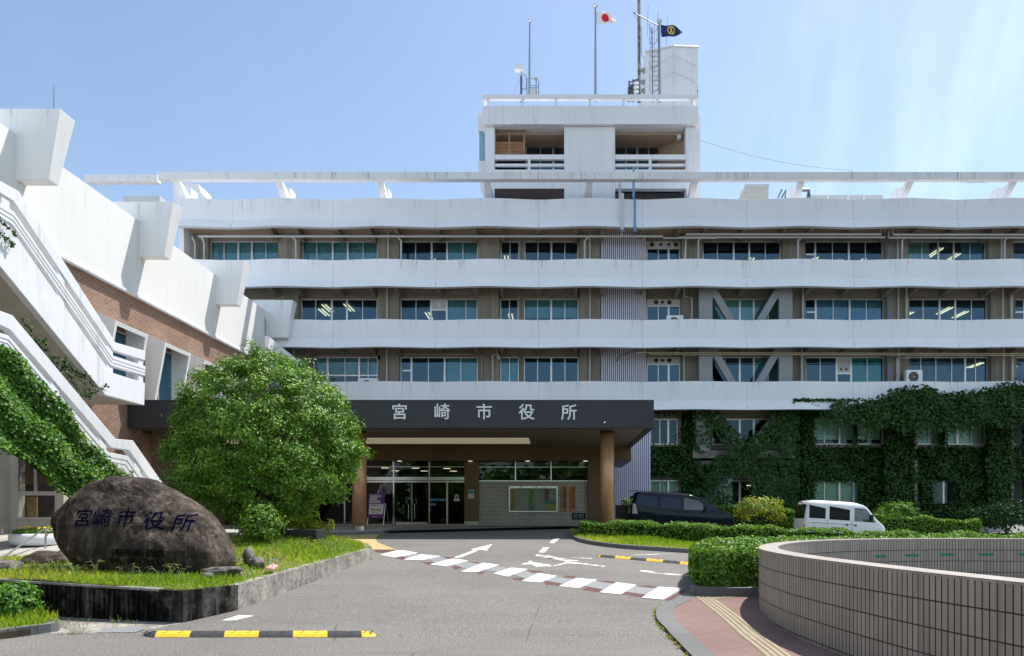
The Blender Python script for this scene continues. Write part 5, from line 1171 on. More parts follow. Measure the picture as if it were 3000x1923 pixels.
m = MB(); m.tube([P(1994,392,YT+1), P(2006,382,YT+.8)], .02, 5); tag(MB().box(XX(1990,YT), XX(2001,YT), YT+.6, YT+.9, ZZ(390,YT), ZZ(378,YT)).build('security_camera', M['letter'], bevel=.02), 'small white security camera under the ceiling of the tower loggia', 'camera')
# air conditioners on the balconies
def ac(x0, x1, y0, y1, label, Y=YF+.85, fan=.5):
    X0, X1, z1, z0 = XX(x0,Y), XX(x1,Y), ZZ(y0,Y), ZZ(y0,Y)-(.75 if x1-x0 < 70 else .7); t = thing('air_conditioner', label, 'air conditioner', ((X0+X1)/2, Y, z0), 'outdoor air-conditioner units')
    MB().box(X0, X1, Y, Y+.32, z0, z1).build('casing', M['letter'], t, bevel=.02)
    if True:
        r = min((X1-X0)*.30, .33); c = (X0+(X1-X0)*.45, 0, z1-.12-r); MB().lathe([(r, Y-.014), (r, Y-.003)], c, 24, 'y').build('grille_recess', M['black'], t)
        m = MB(); [m.add(*(lambda g: (g.v, g.f))(MB().tube([(c[0]+rr*math.cos(a*.3142), Y-.02, c[2]+rr*math.sin(a*.3142)) for a in range(21)], .006, 4))) for rr in (r, r*.75, r*.5)]; [m.tube([(c[0], Y-.02, c[2]), (c[0]+r*math.cos(a), Y-.02, c[2]+r*math.sin(a))], .005, 4) for a in (0,.785,1.57,2.36,3.14,3.93,4.71,5.5)]; m.lathe([(r*.16, Y-.028), (r*.16, Y-.015)], c, 12, 'y'); m.build('fan_guard', M['pvc'], t)
ac(2655,2703,1084,1120,'white air-conditioner unit with its round fan showing, above the ivy'); ac(1953,2002,924,940,'air-conditioner unit half hidden by the parapet beside the slatted screen')
ac(1048,1106,1108,1120,'air-conditioner unit barely showing above the parapet near the round tree')
# ---- lower floors of the right wing (under the ivy)
G1, G0 = [(1905,1985,'three'),(2085,2290,'std'),(2375,2585,'std'),(2683,2885,'std'),(2962,3190,'std')], None
zt1_, zb1 = ZZ(1228, YW), ZZ(1303, YW); zt0_, zb0_ = ZZ(1408, YW), ZZ(1500, YW)
# plain lower wall parts, both rows share the same window bays
for zt_, zb, zc, bl in ((zt1_, zb1, BZ[2][2]+.5, {2: 'pale', 3: 'pale'}), (zt0_, zb0_, zb1-1.001, {0: 'pale', 1: 'somepale', 2: 'low'})):
    wallrow([(a, b) for a, b, k in G1], zt_, zb, zc, x0=XX(1893, YW))
    for i, (a, b, k) in enumerate(G1): window(a, b, k, zt_, zb, hall, blind=bl.get(i), gmat=M['glass_low'])
for (z0, z1) in ((zb1-.8, zt1_+.1), (zb0_-.8, zt0_+.1)):
    m = MB(); m.quad((3.7, 47, z0), (XR, 47, z0), (XR, 47, z1), (3.7, 47, z1)); m.quad((3.7, YW+.3, z0), (XR, YW+.3, z0), (XR, 47, z0), (3.7, 47, z0)); m.quad((3.7, YW+.3, z1), (XR, YW+.3, z1), (XR, 47, z1), (3.7, 47, z1)); m.build('room', M['room'], hall)
MB().box(XX(2030,YW-.6), XX(2330,YW-.6), YW-.6, YW-.1, ZZ(1345, YW), ZZ(1322, YW)).build('ledge', M['oldwall'], hall)
ivb = brace(BZ[2][2]+.28, ZZ(1322, YF+.8), 2, x0=2040, x1=2330); a_, b_2 = ZZ(1345, YF+.8), ZZ(1500, YF+.8)
m = MB(); Yb = YF+.78; a = XX(2030, Yb); b = XX(2330, Yb); c = (a+b)/2
m.slab([(c-.3, Yb, a_), (c+.3, Yb, a_), (a+.8, Yb, b_2), (a, Yb, b_2)], (0, .3, 0)); m.slab([(c-.3, Yb-.003, a_), (c+.3, Yb-.003, a_), (b, Yb-.003, b_2), (b-.8, Yb-.003, b_2)], (0, .3, 0)); m.build('steel_brace', M['steel'], hall)
# small lit tubes inside the lower rooms
for x, y in ((2125,1422), (2140,1404), (2200,1424), (2770,1404), (2820,1408), (2880,1410)): Y = 44.0; MB().box(XX(x,Y)-.25, XX(x,Y)+.25, Y, Y+.1, ZZ(y,Y), ZZ(y,Y)+.05).build('ceiling_light', M['tube'], hall)
# ivy ------------------------------------------------------------
def ivy():
    rg = np.random.default_rng(17); pos = []; nr = []; bk = MB()
    def sheet(x0, x1, y0, y1, Y, dens, bul=.18, poly=None, lsz=None):
        X0, X1, Z0, Z1 = XX(x0,Y), XX(x1,Y), ZZ(y1,Y), ZZ(y0,Y); n = int((X1-X0)*(Z1-Z0)*dens)
        for _ in range(n):
            x = rg.uniform(X0, X1); z = rg.uniform(Z0, Z1)
            if poly and not inside(poly, CX+x*F/Y, HY-(z-EYE)*F/Y): continue
            e = min(x-X0, X1-x, z-Z0, Z1-z); 
            if e < .12 and rg.uniform() < .35: continue
            b = bul*(.5+.5*math.sin(x*2.3+z)*math.cos(z*1.9+x*.7)); pos.append((x+rg.normal(0,.05), Y-b-rg.uniform(0,.08), z+rg.normal(0,.05))); nr.append((0,-1,.35))
        if not poly: bk.box(X0+.12, X1-.12, Y-.01, Y+.06, Z0+.12, Z1-.12)
    Y = YW-.36
    sheet(1897,2050,1303,1402,Y,110); sheet(1990,2062,1205,1305,Y,110); sheet(1990,2075,1395,1525,Y,110)
    sheet(1897,1990,1203,1216,Y,90); sheet(2025,2095,1203,1322,YF+.70,90,.08,[(2030,1203),(2095,1203),(2085,1250),(2080,1322),(2030,1322)])
    sheet(2320,2380,1205,1525,Y,110); sheet(2330,2990,1306,1415,Y+.25,120,.3); sheet(2990,3060,1190,1525,Y,80); sheet(2585,2685,1205,1525,Y-.35,100,.25); sheet(2885,2968,1205,1525,Y-.35,100,.25); sheet(2340,2390,1205,1525,Y-.3,100,.2)
    sheet(2380,2990,1470,1530,Y,60); sheet(2075,2330,1490,1530,Y,60)
    sheet(2495,2518,1225,1310,Y,90,.1); sheet(2745,2775,1225,1310,Y,90,.1); sheet(2510,2600,1405,1480,Y,70,.12); sheet(2690,2740,1405,1480,Y,70); sheet(2790,2900,1405,1480,Y,60)
    sheet(2330,2600,1200,1226,Y+.0,80,.3); sheet(2585,3060,1195,1232,Y,90,.4)
    # overhang spilling over the balcony band
    top = [(2390,1235),(2400,1218),(2420,1200),(2440,1180),(2497,1172),(2560,1170),(2600,1145),(2640,1131),(2680,1134),(2705,1129),(2740,1148),(2790,1152),(2850,1142),(2900,1135),(2950,1118),(3060,1115),(3060,1240),(2900,1240),(2780,1262),(2700,1250),(2640,1262),(2600,1240),(2550,1270),(2520,1235)]
    sheet(2390,3060,1115,1275,YF-.22,170,.35,top); sheet(2390,3060,1115,1275,YF-.55,60,.3,[(x, y+14) for x, y in top])
    sheet(2390,3060,1150,1262,YF+.2,50,.1,[(x, y+12) for x, y in top])
    m2 = MB(); tp = [P(x, y, YF-.02) for x, y in [(2470,1195),(2600,1165),(2640,1145),(2705,1143),(2745,1160),(2850,1155),(2950,1132),(3060,1128),(3060,1225),(2470,1215)]]; bk.slab([p-Vector((0,.17,0)) for p in tp], (0,.02,0))
    # brace covered in leaves
    for pl in ([(2050,1203),(2100,1203),(2190,1303),(2185,1345),(2130,1320)], [(2330,1203),(2275,1203),(2180,1303),(2190,1345),(2250,1320)], [(2100,1330),(2190,1320),(2270,1330),(2290,1370),(2180,1400),(2075,1370)], [(2200,1370),(2270,1380),(2330,1440),(2335,1520),(2240,1520),(2210,1470),(2180,1400)], [(2160,1370),(2090,1380),(2030,1440),(2025,1520),(2150,1520),(2165,1490),(2120,1430)], [(2265,1203),(2340,1203),(2338,1525),(2270,1525),(2285,1400)]):
        sheet(2020,2345,1200,1525,YF+.70,150,.10,pl)
    sheet(2050,2340,1355,1400,YF+.9,80)
    # thin runner along the crease
    for _ in range(260):
        x = rg.uniform(2325,2500); y = 1173+rg.normal(0,1.6)+(rg.uniform(0,26) if rg.uniform()<.18 and int(x/22)%3==0 else 0); q = P(x,y,YF-.06); pos.append(tuple(q)); nr.append((0,-1,.3))
    for _ in range(180):
        x = rg.uniform(2230,2400); q = P(x,1202+rg.normal(0,3),YF+.2); pos.append(tuple(q)); nr.append((0,-1,.3))
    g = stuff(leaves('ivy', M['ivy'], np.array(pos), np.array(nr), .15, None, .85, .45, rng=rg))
    bk.build('shade_backing', M['darkfol'], g)  # dark slabs behind the leaves in place of shaded gaps
ivy()
# ======================= left wing with fins =======================
XWG = -16.5
wing = thing('auditorium_wing', 'white and red-brick wing at the left with big tapering fins and boxed windows', 'building', (-20, 26, 1))
MB().box(-34, XWG, 4, 40.3, 10.3, 13.3).build('upper_wall', streaked('wing_white_render', (.74,.74,.73), (.42,.41,.39), .4), wing)  # plain white render of the wing with pale rain streaks
m = MB(); m.box(-34, XWG-.12, 4, 41.9, -.2, 10.299); m.build('brick_wall', M['brick'], wing)
MB().box(XWG-.1, XWG+.07, 4, 40.3, 10.22, 10.31).build('ledge', M['white'], wing)
for k in range(-2, 4):
    Y = 20.9+6.2*k; q = [(-33.9, 14.07), (-15.15, 14.07), (-15.5, 11.9), (XWG-.05, 11.9), (XWG-.05, 13.2), (-33.9, 13.2)]
    th = [.68, .68, .42, .42, .6, .6]; n = 6
    MB().add([(x, Y, z) for x, z in q]+[(x, Y+t, z) for (x, z), t in zip(q, th)], [tuple(range(n)), tuple(range(n, 2*n))[::-1]]+[(i, (i+1)%n, (i+1)%n+n, i+n) for i in range(n)]).build('fin', M['fin'], wing, bevel=.015)
# pier and low link between the wing and the main block
MB().box(-16.4, -15.2, 39.95, 41.0, 5.5, 10.6).build('link_pier', M['white'], wing); MB().slab([(-15.3, 36.5, 11.2), (-14.2, 39.9, 10.0), (-14.2, 39.9, 8.8), (-15.3, 36.5, 9.6)], (-.2, 0, 0)).build('link_parapet', M['white'], wing)
MB().tube([(XWG+.12, 38.9, 8), (XWG+.12, 38.9, 12.6), (XWG+.0, 38.9, 12.9)], .09, 8).build('drain_pipe', M['pvc'], wing)
def wbox(Y0, Y1, curt):
    z1w, z1, z0 = 8.99, 8.64, 6.0; xt, xb = -15.8, -16.28; x0 = XWG-.13; t = .13; m = MB()
    def side(Ya, Yb):
        q = [(x0, z1w), (xt, z1), (xb, z0), (x0, z0)]; m.add([(x, Ya, z) for x, z in q]+[(x, Yb, z) for x, z in q], [(0,1,2,3), (7,6,5,4), (0,4,5,1), (1,5,6,2), (2,6,7,3), (3,7,4,0)])
    side(Y0, Y0+t); side(Y1-t, Y1)
    m.hexa([(x0, Y0+t, z1w-.16), (xt-.035, Y0+t, z1-.16), (xt-.035, Y1-t, z1-.16), (x0, Y1-t, z1w-.16), (x0, Y0+t, z1w-.003), (xt, Y0+t, z1-.003), (xt, Y1-t, z1-.003), (x0, Y1-t, z1w-.003)])
    b = m.build('window_box', M['fin'], wing)
    m = MB(); X = XWG-.08
    for a, c in ((Y0+t, Y0+t+.06), (Y1-t-.06, Y1-t), ((Y0+Y1)/2-.2, (Y0+Y1)/2-.14)): m.box(X-.03, X+.03, a, c, z0, z1-.02)
    m.box(X-.03, X+.03, Y0+t+.06, Y1-t-.06, z1-.08, z1-.02); m.build('window_frame', M['alu'], b)
    g = MB(); g.quad((X, Y0+t, z0), (X, Y1-t, z0), (X, Y1-t, z1-.1), (X, Y0+t, z1-.1)); g.build('pane', M['glass'], b, recalc=False)
for i in range(-2, 4): wbox(24.57+3.13*i, 26.55+3.13*i, i)
m = MB()
for i in range(-2, 4):
    Y = 24.57+3.13*i
    n = 30; m.add([(XWG-.112+.004*math.sin(j*2), Y+.15+j*(1.7/n), z) for j in range(n+1) for z in (6.0, 8.5)], [(j*2, j*2+2, j*2+3, j*2+1) for j in range(n)])
m.build('curtain', M['curtain'], wing)
# ground floor annexe under the stairs
YA = 19.6; m = MB(); fx = lambda x: XX(x, YA); fz = lambda y: ZZ(y, YA)
m.box(XWG-.1, fx(50), YA, YA+.3, .5, 4.9); m.box(fx(166), fx(186), YA, YA+.3, .5, 4.9); m.box(fx(50), fx(166), YA+.02, YA+.3, fz(1336), 4.9); m.box(fx(50), fx(166), YA+.02, YA+.3, .5, fz(1521)); m.box(fx(-60), fx(28), YA-.35, YA-.003, .6, 4.4); m.box(fx(-60), fx(24), YA-.5, YA-.352, .6, fz(1530))
cream = plain('cream_concrete', (.46,.43,.37), .8, 0, .1, 2, .2); m.build('annexe_wall', cream, wing)
m = MB()
for a, b, c, d in ((50,54,1336,1521),(162,166,1336,1521),(54,162,1336,1340),(54,162,1440,1452),(54,162,1516,1521),(101,107,1340,1440)): m.box(fx(a), fx(b), YA-.02, YA+.06, fz(d), fz(c))
wfr = m.build('annexe_window', M['alu'], wing); g = MB(); g.quad((fx(52),YA+.02,fz(1519)),(fx(164),YA+.02,fz(1519)),(fx(164),YA+.02,fz(1338)),(fx(52),YA+.02,fz(1338))); g.build('pane', M['glass_van'], wfr, recalc=False)
m = MB()
for i in range(26): y = 1342+i*3.0; m.box(fx(56), fx(160), YA+.10, YA+.12, fz(y+2), fz(y))
m.build('bamboo_blind', plain('bamboo', (.36,.26,.13), .7, 0, .3, 9), wfr); MB().box(fx(50), fx(80), YA+.35, YA+.4, fz(1521), fz(1455)).build('inner_panel', plain('ochre_panel', (.30,.21,.09), .8), wfr)
MB().box(XWG-.1, fx(166), YA+1.5, YA+1.6, .6, 4.9).build('room', M['room'], wing)
struct(patch('plaza', [(-30,13.9),(-10.75,14.6),(-10.0,16),(-10.2,19),(-9.3,21.3),(-9.4,26.0),(-17,26.4),(-30,26.4)], lambda x, y: max(gz(x,y)+.1, min(1.10, .66+.088*(y-14)))+.004, M['plaza'], .5, None, .5))
# ---- exterior stairs
def SP(x, y, X): Y = X*F/(x-CX); return (X, Y, EYE+(HY-y)*Y/F)
def bar(m, up, lo, X, th):
    a = [Vector(SP(x, y, X)) for x, y in up]; b = [Vector(SP(x, y, X)) for x, y in lo]
    for i in range(len(a)-1): 
        q = [b[i], b[i+1], a[i+1], a[i]]
        m.slab(q, (-th, 0, 0))
def stair(label, X, wdt, top, mid, strg, posts, deck0, slabt=.3):
    t = thing('exterior_staircase', label, 'outdoor stairs', (X, 19, 1), 'outdoor stairs on the left wing')
    def seg(nm, ul, mat=M['white']):
        a = [Vector(SP(x, y, X)) for x, y in ul[0]]; b = [Vector(SP(x, y, X)) for x, y in ul[1]]; n = len(a); th = .2
        vs = a+b+[p-Vector((th,0,0)) for p in a]+[p-Vector((th,0,0)) for p in b]; fs = []
        for i in range(n-1): fs += [(i, i+1, n+i+1, n+i), (2*n+i+1, 2*n+i, 3*n+i, 3*n+i+1), (i+1, i, 2*n+i, 2*n+i+1), (n+i, n+i+1, 3*n+i+1, 3*n+i)]
        fs += [(0, n, 3*n, 2*n), (n-1, 2*n+n-1, 3*n+n-1, n+n-1)]
        return MB().add(vs, fs).build(nm, mat, t, bevel=.012)
    seg('top_rail', top); mr = seg('middle_rail', mid); seg('stringer', strg)
    g = MB()                                        # two grooves along the middle rail
    for f in (.33, .66):
        pts = [Vector(SP(*[u[k]+(l[k]-u[k])*f for k in (0, 1)], X))+Vector((.004,0,0)) for u, l in zip(*mid)]; g.tube(pts, .008, 4)
    g.build('groove', M['pvc'], mr)
    for x in posts:
        pt = lambda L: L[0][1] if x < L[0][0] else next((a[1]+(b[1]-a[1])*(x-a[0])/(b[0]-a[0]) for a, b in zip(L, L[1:]) if a[0] <= x <= b[0]), L[-1][1])
        yt, yb = pt(top[0])+8, pt(strg[0])+20; p = Vector(SP(x, yt, X)); q = Vector(SP(x, yb, X)); m = MB(); m.box(X-.17, X-.03, p.y-.13, p.y+.13, q.z, p.z); m.build('baluster', M['white'], t)
    lo = [Vector(SP(x, y, X)) for x, y in strg[1]]; m = MB()
    for i in range(len(lo)-1):
        a, b = lo[i], lo[i+1]; m.hexa([a+Vector((-wdt,0,.02)), a+Vector((-.2,0,.02)), b+Vector((-.2,0,.02)), b+Vector((-wdt,0,.02)), a+Vector((-wdt,0,slabt)), a+Vector((-.2,0,slabt)), b+Vector((-.2,0,slabt)), b+Vector((-wdt,0,slabt))])
    m.build('stair_slab', cream, t)
    a = lo[-1]; MB().box(X-wdt, X-.2, a.y-.2, a.y-.01, a.z+.03, a.z+.75).build('end_panel', M['white'], t)
    # steps on the slab
    m = MB()
    for i in range(len(lo)-1):
        a, b = lo[i], lo[i+1]
        if abs(b.z-a.z) < .5: continue
        n = max(2, int(abs(b.z-a.z)/.17))
        for j in range(n):
            p = a+(b-a)*(j/n); q = a+(b-a)*((j+1)/n); m.box(X-wdt, X-.2, min(p.y, q.y), max(p.y, q.y), min(p.z, q.z)+slabt*.6, max(p.z, q.z)+slabt+.02)
    m.build('steps', cream, t)
    return t
stair('upper flight of white outdoor stairs descending past the brick wall', -14.3, 2.0,
      ([(-200,420),(0,530),(56,561),(339,1004),(427,1029)], [(-200,470),(0,565),(40,590),(333,1027),(425,1057)]),
      ([(-200,500),(0,595),(41,620),(331,1042),(427,1074)], [(-200,545),(0,636),(38,660),(326,1072),(425,1102)]),
      ([(-200,555),(0,646),(34,672),(324,1091),(425,1123)], [(-260,640),(-60,735),(0,780),(309,1158),(423,1188)]), (-40, 20, 183, 326, 415), 0)
stair('lower flight of white outdoor stairs with ivy on its side, ending behind the boulder', -12.3, .95,
      ([(-200,850),(0,911),(37,924),(339,1286),(390,1291),(468,1403),(510,1462)], [(-200,895),(0,952),(30,967),(326,1312),(378,1319),(450,1422),(488,1478)]),
      ([(-200,920),(0,975),(26,984),(320,1326),(375,1336),(440,1425),(475,1478)], [(-200,965),(0,1012),(19,1018),(308,1362),(362,1374),(422,1460),(450,1500)]),
      ([(-200,990),(0,1040),(20,1052),(300,1385),(350,1400),(400,1470),(425,1508)], [(-200,1060),(0,1110),(20,1122),(276,1425),(320,1445),(360,1500),(385,1530)]), (-60, 165, 305, 405), 0)
def stair_ivy():
    rg = np.random.default_rng(31); pos = []; nr = []; X = -12.2
    poly = [(-80,1000),(0,1032),(60,1080),(130,1168),(215,1268),(285,1352),(345,1392),(372,1378),(345,1412),(262,1430),(240,1450),(190,1458),(150,1418),(80,1365),(30,1330),(-80,1290)]
    while len(pos) < 11500:
        x = rg.uniform(-80, 375); y = rg.uniform(1000, 1460)
        if not inside(poly, x, y): continue
        p = Vector(SP(x, y, X)); b = .16*math.sin(p.y*3+p.z*2)*math.sin(p.z*3.3); pos.append((p.x+.12+b+rg.uniform(0,.16), p.y+rg.normal(0,.03), p.z+rg.normal(0,.03))); nr.append((1,-.3,.5))
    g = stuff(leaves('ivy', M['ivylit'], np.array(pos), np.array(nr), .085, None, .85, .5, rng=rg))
    q = [Vector(SP(x, y, X+.05)) for x, y in [(-80,1015),(0,1045),(60,1095),(215,1285),(285,1370),(262,1415),(190,1440),(80,1350),(-80,1275)]]; MB().slab(q, (-.06,0,0)).build('shade_backing', M['darkfol'], g)
    pos = []; nr = []; m = MB()                     # bare runners hanging under the upper flight
    for pts in ([(60,933),(95,975),(115,1015),(140,1032)], [(140,1032),(165,1075),(200,1110),(240,1150),(285,1165)], [(90,990),(120,1005),(137,995)], [(150,1045),(190,1060),(230,1095),(268,1120)], [(170,1080),(215,1090),(262,1115),(285,1150)], [(240,1095),(262,1108),(290,1140),(312,1128)], [(180,1105),(220,1150),(262,1162)], [(192,1045),(185,1080)], [(-10,640),(15,660),(45,690)], [(-10,520+160),(20,700),(40,722)], [(200,1100),(240,1120),(270,1160)], [(160,1060),(200,1080),(250,1100)]):
        w_ = [Vector(SP(x, y, -14.22 if y > 900 else -14.2)) for x, y in catmull(pts, 5)]; m.tube(w_, .012, 4, .006)
        for _ in range(int(14*len(pts))):
            i = rg.integers(0, len(w_)-1); p = w_[i]+(w_[i+1]-w_[i])*rg.uniform(); pos.append(tuple(p+Vector(rg.normal(0, .035, 3)))); nr.append((1,-.4,.2))
    g = tag(leaves('climbing_vine', M['ivy'], np.array(pos), np.array(nr), .075, None, .8, .6, rng=rg), 'thin dark vine runners hanging under the upper flight of outdoor stairs', 'vine'); m.build('stems', M['bark'], g)
stair_ivy()
# ======================= entrance canopy =======================
YC = 26.5; ZS, ZTc = 5.02, 6.10; XCR = XX(1916, YC); XCL = XWG-.05
can = thing('entrance_canopy', 'wide flat charcoal canopy over the main entrance carrying the city hall name', 'canopy', (-5, 30, 5))
m = MB(); m.box(XCL, XCR, YC, YC+.25, ZS-.02, ZTc); m.box(XCR-.25, XCR, YC+.25, 39.9, ZS-.02, ZTc); fa = m.build('fascia', M['fascia'], can, bevel=.012)
g = MB()
for x in (1580, 1875, 1290, 980, 690): g.box(XX(x,YC)-.006, XX(x,YC)+.006, YC-.004, YC+.01, ZS, ZTc-.02)
g.box(XCL, XCR, YC-.004, YC+.01, ZTc-.06, ZTc-.045); g.build('joint', M['black'], fa)
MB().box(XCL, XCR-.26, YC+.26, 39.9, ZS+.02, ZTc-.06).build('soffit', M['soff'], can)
MB().box(XCL+.5, XX(1550, 30.7), 30.25, 32.3, ZS-.03, ZS+.019).build('dropped_beam', M['soffitglow'], can)
m = MB(); m.box(XCL, XX(1850, 34), 34.0, 38.9, 4.33, ZS+.015); m.build('lower_soffit', M['brown'], can)
for ch, x, y in (('宮',1171,1210.5),('崎',1295,1210),('市',1418.5,1210.5),('役',1543,1211),('所',1667,1212)):
    front_text(ch, .64, XX(x,YC), YC-.02, ZZ(y,YC), 'letter', M['letter'], can, .018, .007)
for x in (1779, 1053, 420):
    X = XX(x, 27.8); c = MB(); c.lathe([(.285, gz(X,27.8)+.28), (.285, ZS-.06)], (X, 27.8, 0), 40); o = c.build('column', M['column'], can, smooth=False); o.data.shade_smooth()
    MB().lathe([(.30, ZS-.07), (.30, ZS+.01)], (X, 27.8, 0), 32).build('collar', M['black'], o); MB().lathe([(.272, gz(X,27.8)), (.272, gz(X,27.8)+.29)], (X, 27.8, 0), 32).build('column_base', M['chrome'], o)
MB().lathe([(.05, 0), (.05, .06), (.02, .09)], (XX(1771,YC), YC-.05, ZZ(1241,YC)), 12).build('spotlight', M['chrome'], can)
# entrance front
YD = 34.35; e = thing('entrance', 'glazed entrance doors with bronze piers and a tiled wall beneath the canopy', 'entrance', (-5, 34, 1)); dx = lambda x: XX(x, YD); dz = lambda y: ZZ(y, YD); zf = 1.10
MB().box(dx(1361), dx(1404), YD-.12, YD+.35, dz(1528), 4.34).build('bronze_pier', M['brown'], e, bevel=.01); m = MB(); m.box(dx(1721), dx(1760), YD-.2, YD+.35, zf, 4.34); m.box(dx(1760)-.15, dx(1760)-.002, YD+.35, 41, zf, 4.34); m.build('bronze_pier', M['brown'], e, bevel=.01)
MB().box(dx(1361)+.0, dx(1404), YD-.13, YD+.3, zf, dz(1528)-.002).build('pier_plinth', M['chrome'], e)
MB().box(dx(1404), dx(1721), YD, YD+.3, zf-.2, dz(1411)).build('tiled_wall', M['tile'], e)
m = MB()
for x in (1510, 1614.5): m.box(dx(x)-.03, dx(x)+.03, YD+.02, YD+.1, dz(1411), 4.32)
m.box(dx(1404), dx(1721), YD-.02, YD+.12, dz(1412)+.02, dz(1409)+.02); m.box(dx(1404), dx(1721), YD+.03, YD+.08, dz(1369.5), dz(1368)); hw = m.build('high_window', M['chrome'], e)
g = MB(); g.quad((dx(1404),YD+.06,dz(1411)),(dx(1721),YD+.06,dz(1411)),(dx(1721),YD+.06,4.32),(dx(1404),YD+.06,4.32)); g.build('pane', M['glass_clear'], hw, recalc=False)
XD0 = XWG+.05; mull = [XD0+.05, dx(780), dx(910), dx(1010), dx(1072), dx(1153.4), dx(1258)]
m = MB()
for x in mull: m.box(x-.035, x+.035, YD-.03, YD+.07, zf, 4.32)
m.box(XD0, dx(1361), YD-.02, YD+.06, dz(1369), dz(1367.5)); m.box(XD0, dx(1361), YD-.05, YD+.10, dz(1407), dz(1398)); m.box(XD0, dx(1361), YD-.06, YD+.10, dz(1414), dz(1409)); m.box(XD0, dx(1361), YD-.03, YD+.06, zf, zf+.07)
fr = m.build('door_frame', M['chrome'], e)
MB().box(dx(1310.7)-.035, dx(1310.7)+.035, YD-.10, YD+.02, zf-.03, dz(1414)+.02).build('post', plain('pale_yellow_metal', (.62,.58,.36), .35, .5), e)
g = MB(); g.quad((XD0,YD+.02,zf),(dx(1361),YD+.02,zf),(dx(1361),YD+.02,4.32),(XD0,YD+.02,4.32)); g.build('pane', M['glass_clear'], fr, recalc=False)
for s, xm in ((-1, 1206.5-4), (1, 1206.5+4)):
    d = MB(); xo = 1153.4+6 if s < 0 else 1258-6; a, b = sorted((dx(xo), dx(1206.5)+s*.012)); d.box(a, b, YD-.025, YD+.0, zf+.07, zf+.17); d.box(a if s > 0 else b-.012, a+.012 if s > 0 else b, YD-.022, YD, zf+.17, dz(1414)); o = d.build('door', M['chrome'], e)
    h = [(s*8.5,1462.5),(s*13,1464),(s*15,1466) ,(s*15,1474),(s*9,1479),(s*9,1521)]; MB().tube([Vector((dx(1206.5+a_), YD-.09, dz(b_))) for a_, b_ in h], .014, 6).build('handle', M['chrome'], o)
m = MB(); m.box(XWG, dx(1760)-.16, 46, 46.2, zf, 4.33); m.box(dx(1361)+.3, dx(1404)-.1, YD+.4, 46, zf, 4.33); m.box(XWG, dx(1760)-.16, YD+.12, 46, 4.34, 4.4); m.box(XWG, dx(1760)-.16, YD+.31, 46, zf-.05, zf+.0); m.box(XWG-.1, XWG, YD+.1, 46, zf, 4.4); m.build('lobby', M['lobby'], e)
for x, y in ((1127,1370.5),(1157,1379),(1217,1371),(1242,1379.5),(1309,1372),(1328,1380)): Y = 2.71*F/(HY-y+.0)*1.0; X = XX(x, Y); MB().box(X-.2, X+.2, Y, Y+.18, 4.315, 4.335).build('ceiling_light', M['downlight'], e)
for x, y in ((1276,1357),(1355,1352),(1170,1351),(1378,1365),(1451,1360),(1537,1352.5),(1546,1366),(1625,1361),(1720,1354),(1715,1367)):
    Y = min(38.2, 2.70*F/(HY-y)+.0); Y = 34.2 if y > 1362 else Y
    MB().lathe([(.11, 4.322), (.11, 4.329)], (XX(x, max(34.15, Y)), max(34.2, Y), 0), 14).build('downlight', M['downlight'], e) if Y < 34.3 else None
# stickers on the glass
blue = plain('blue_sticker', (.03,.22,.48), .5); wht = plain('white_paper', (.58,.58,.56), .7, 0, .05); m = MB()
for i in range(8):
    k, y0 = (i, 1461.3) if i < 6 else (i-6, 1474.7); o = MB().box(dx(1262+k*7.9), dx(1268.8+k*7.9), YD+.005, YD+.012, dz(y0+7), dz(y0)).build('pictogram_sticker', blue, e); MB().box(dx(1263.6+k*7.9), dx(1267+k*7.9), YD+.001, YD+.004, dz(y0+4.7-(i%3)), dz(y0+2.1+(i%2))).build('pictogram', wht, o)
for a, b, c, d_ in ((1331.5,1342.5,1404,1406.3),(1329,1346,1461,1468.3),(1332.8,1343,1449.8,1459.6)):
    pc = MB().box(dx(a), dx(b), YD-.07 if c < 1420 else YD+.005, YD-.055 if c < 1420 else YD+.012, dz(d_), dz(c)).build('notice_sticker', wht, e)
m = MB(); m.lathe([(.045, YD-.001), (.045, YD+.003)], (dx(1338), 0, dz(1456.6)), 14, 'y'); m.lathe([(.018, YD-.001), (.018, YD+.003)], (dx(1336.5), 0, dz(1451.8)), 10, 'y'); m.box(dx(1336.3)-.01, dx(1336.3)+.012, YD-.001, YD+.003, dz(1456), dz(1452)); m.build('wheelchair_symbol', M['black'], pc)
t = thing('poster', 'green and white poster fixed to the left bronze pier', 'poster', (dx(1381), YD-.15, dz(1450))); MB().box(dx(1372.3), dx(1389.8), YD-.135, YD-.122, dz(1461.5), dz(1436.3)).build('sheet', wht, t); MB().box(dx(1372.5), dx(1389.6), YD-.14, YD-.136, dz(1446.6), dz(1438.2)).build('green_header', plain('green_print', (.03,.24,.14), .6), t)
front_text('イクボス', .06, dx(1381), YD-.143, dz(1442.5), 'lettering', wht, t, .001) if False else None
m = MB(); [m.box(dx(1375), dx(1387), YD-.138, YD-.136, dz(y+.6), dz(y)) for y in (1448.5, 1450.5, 1458)]; m.build('print_lines', M['darkmetal'], t)
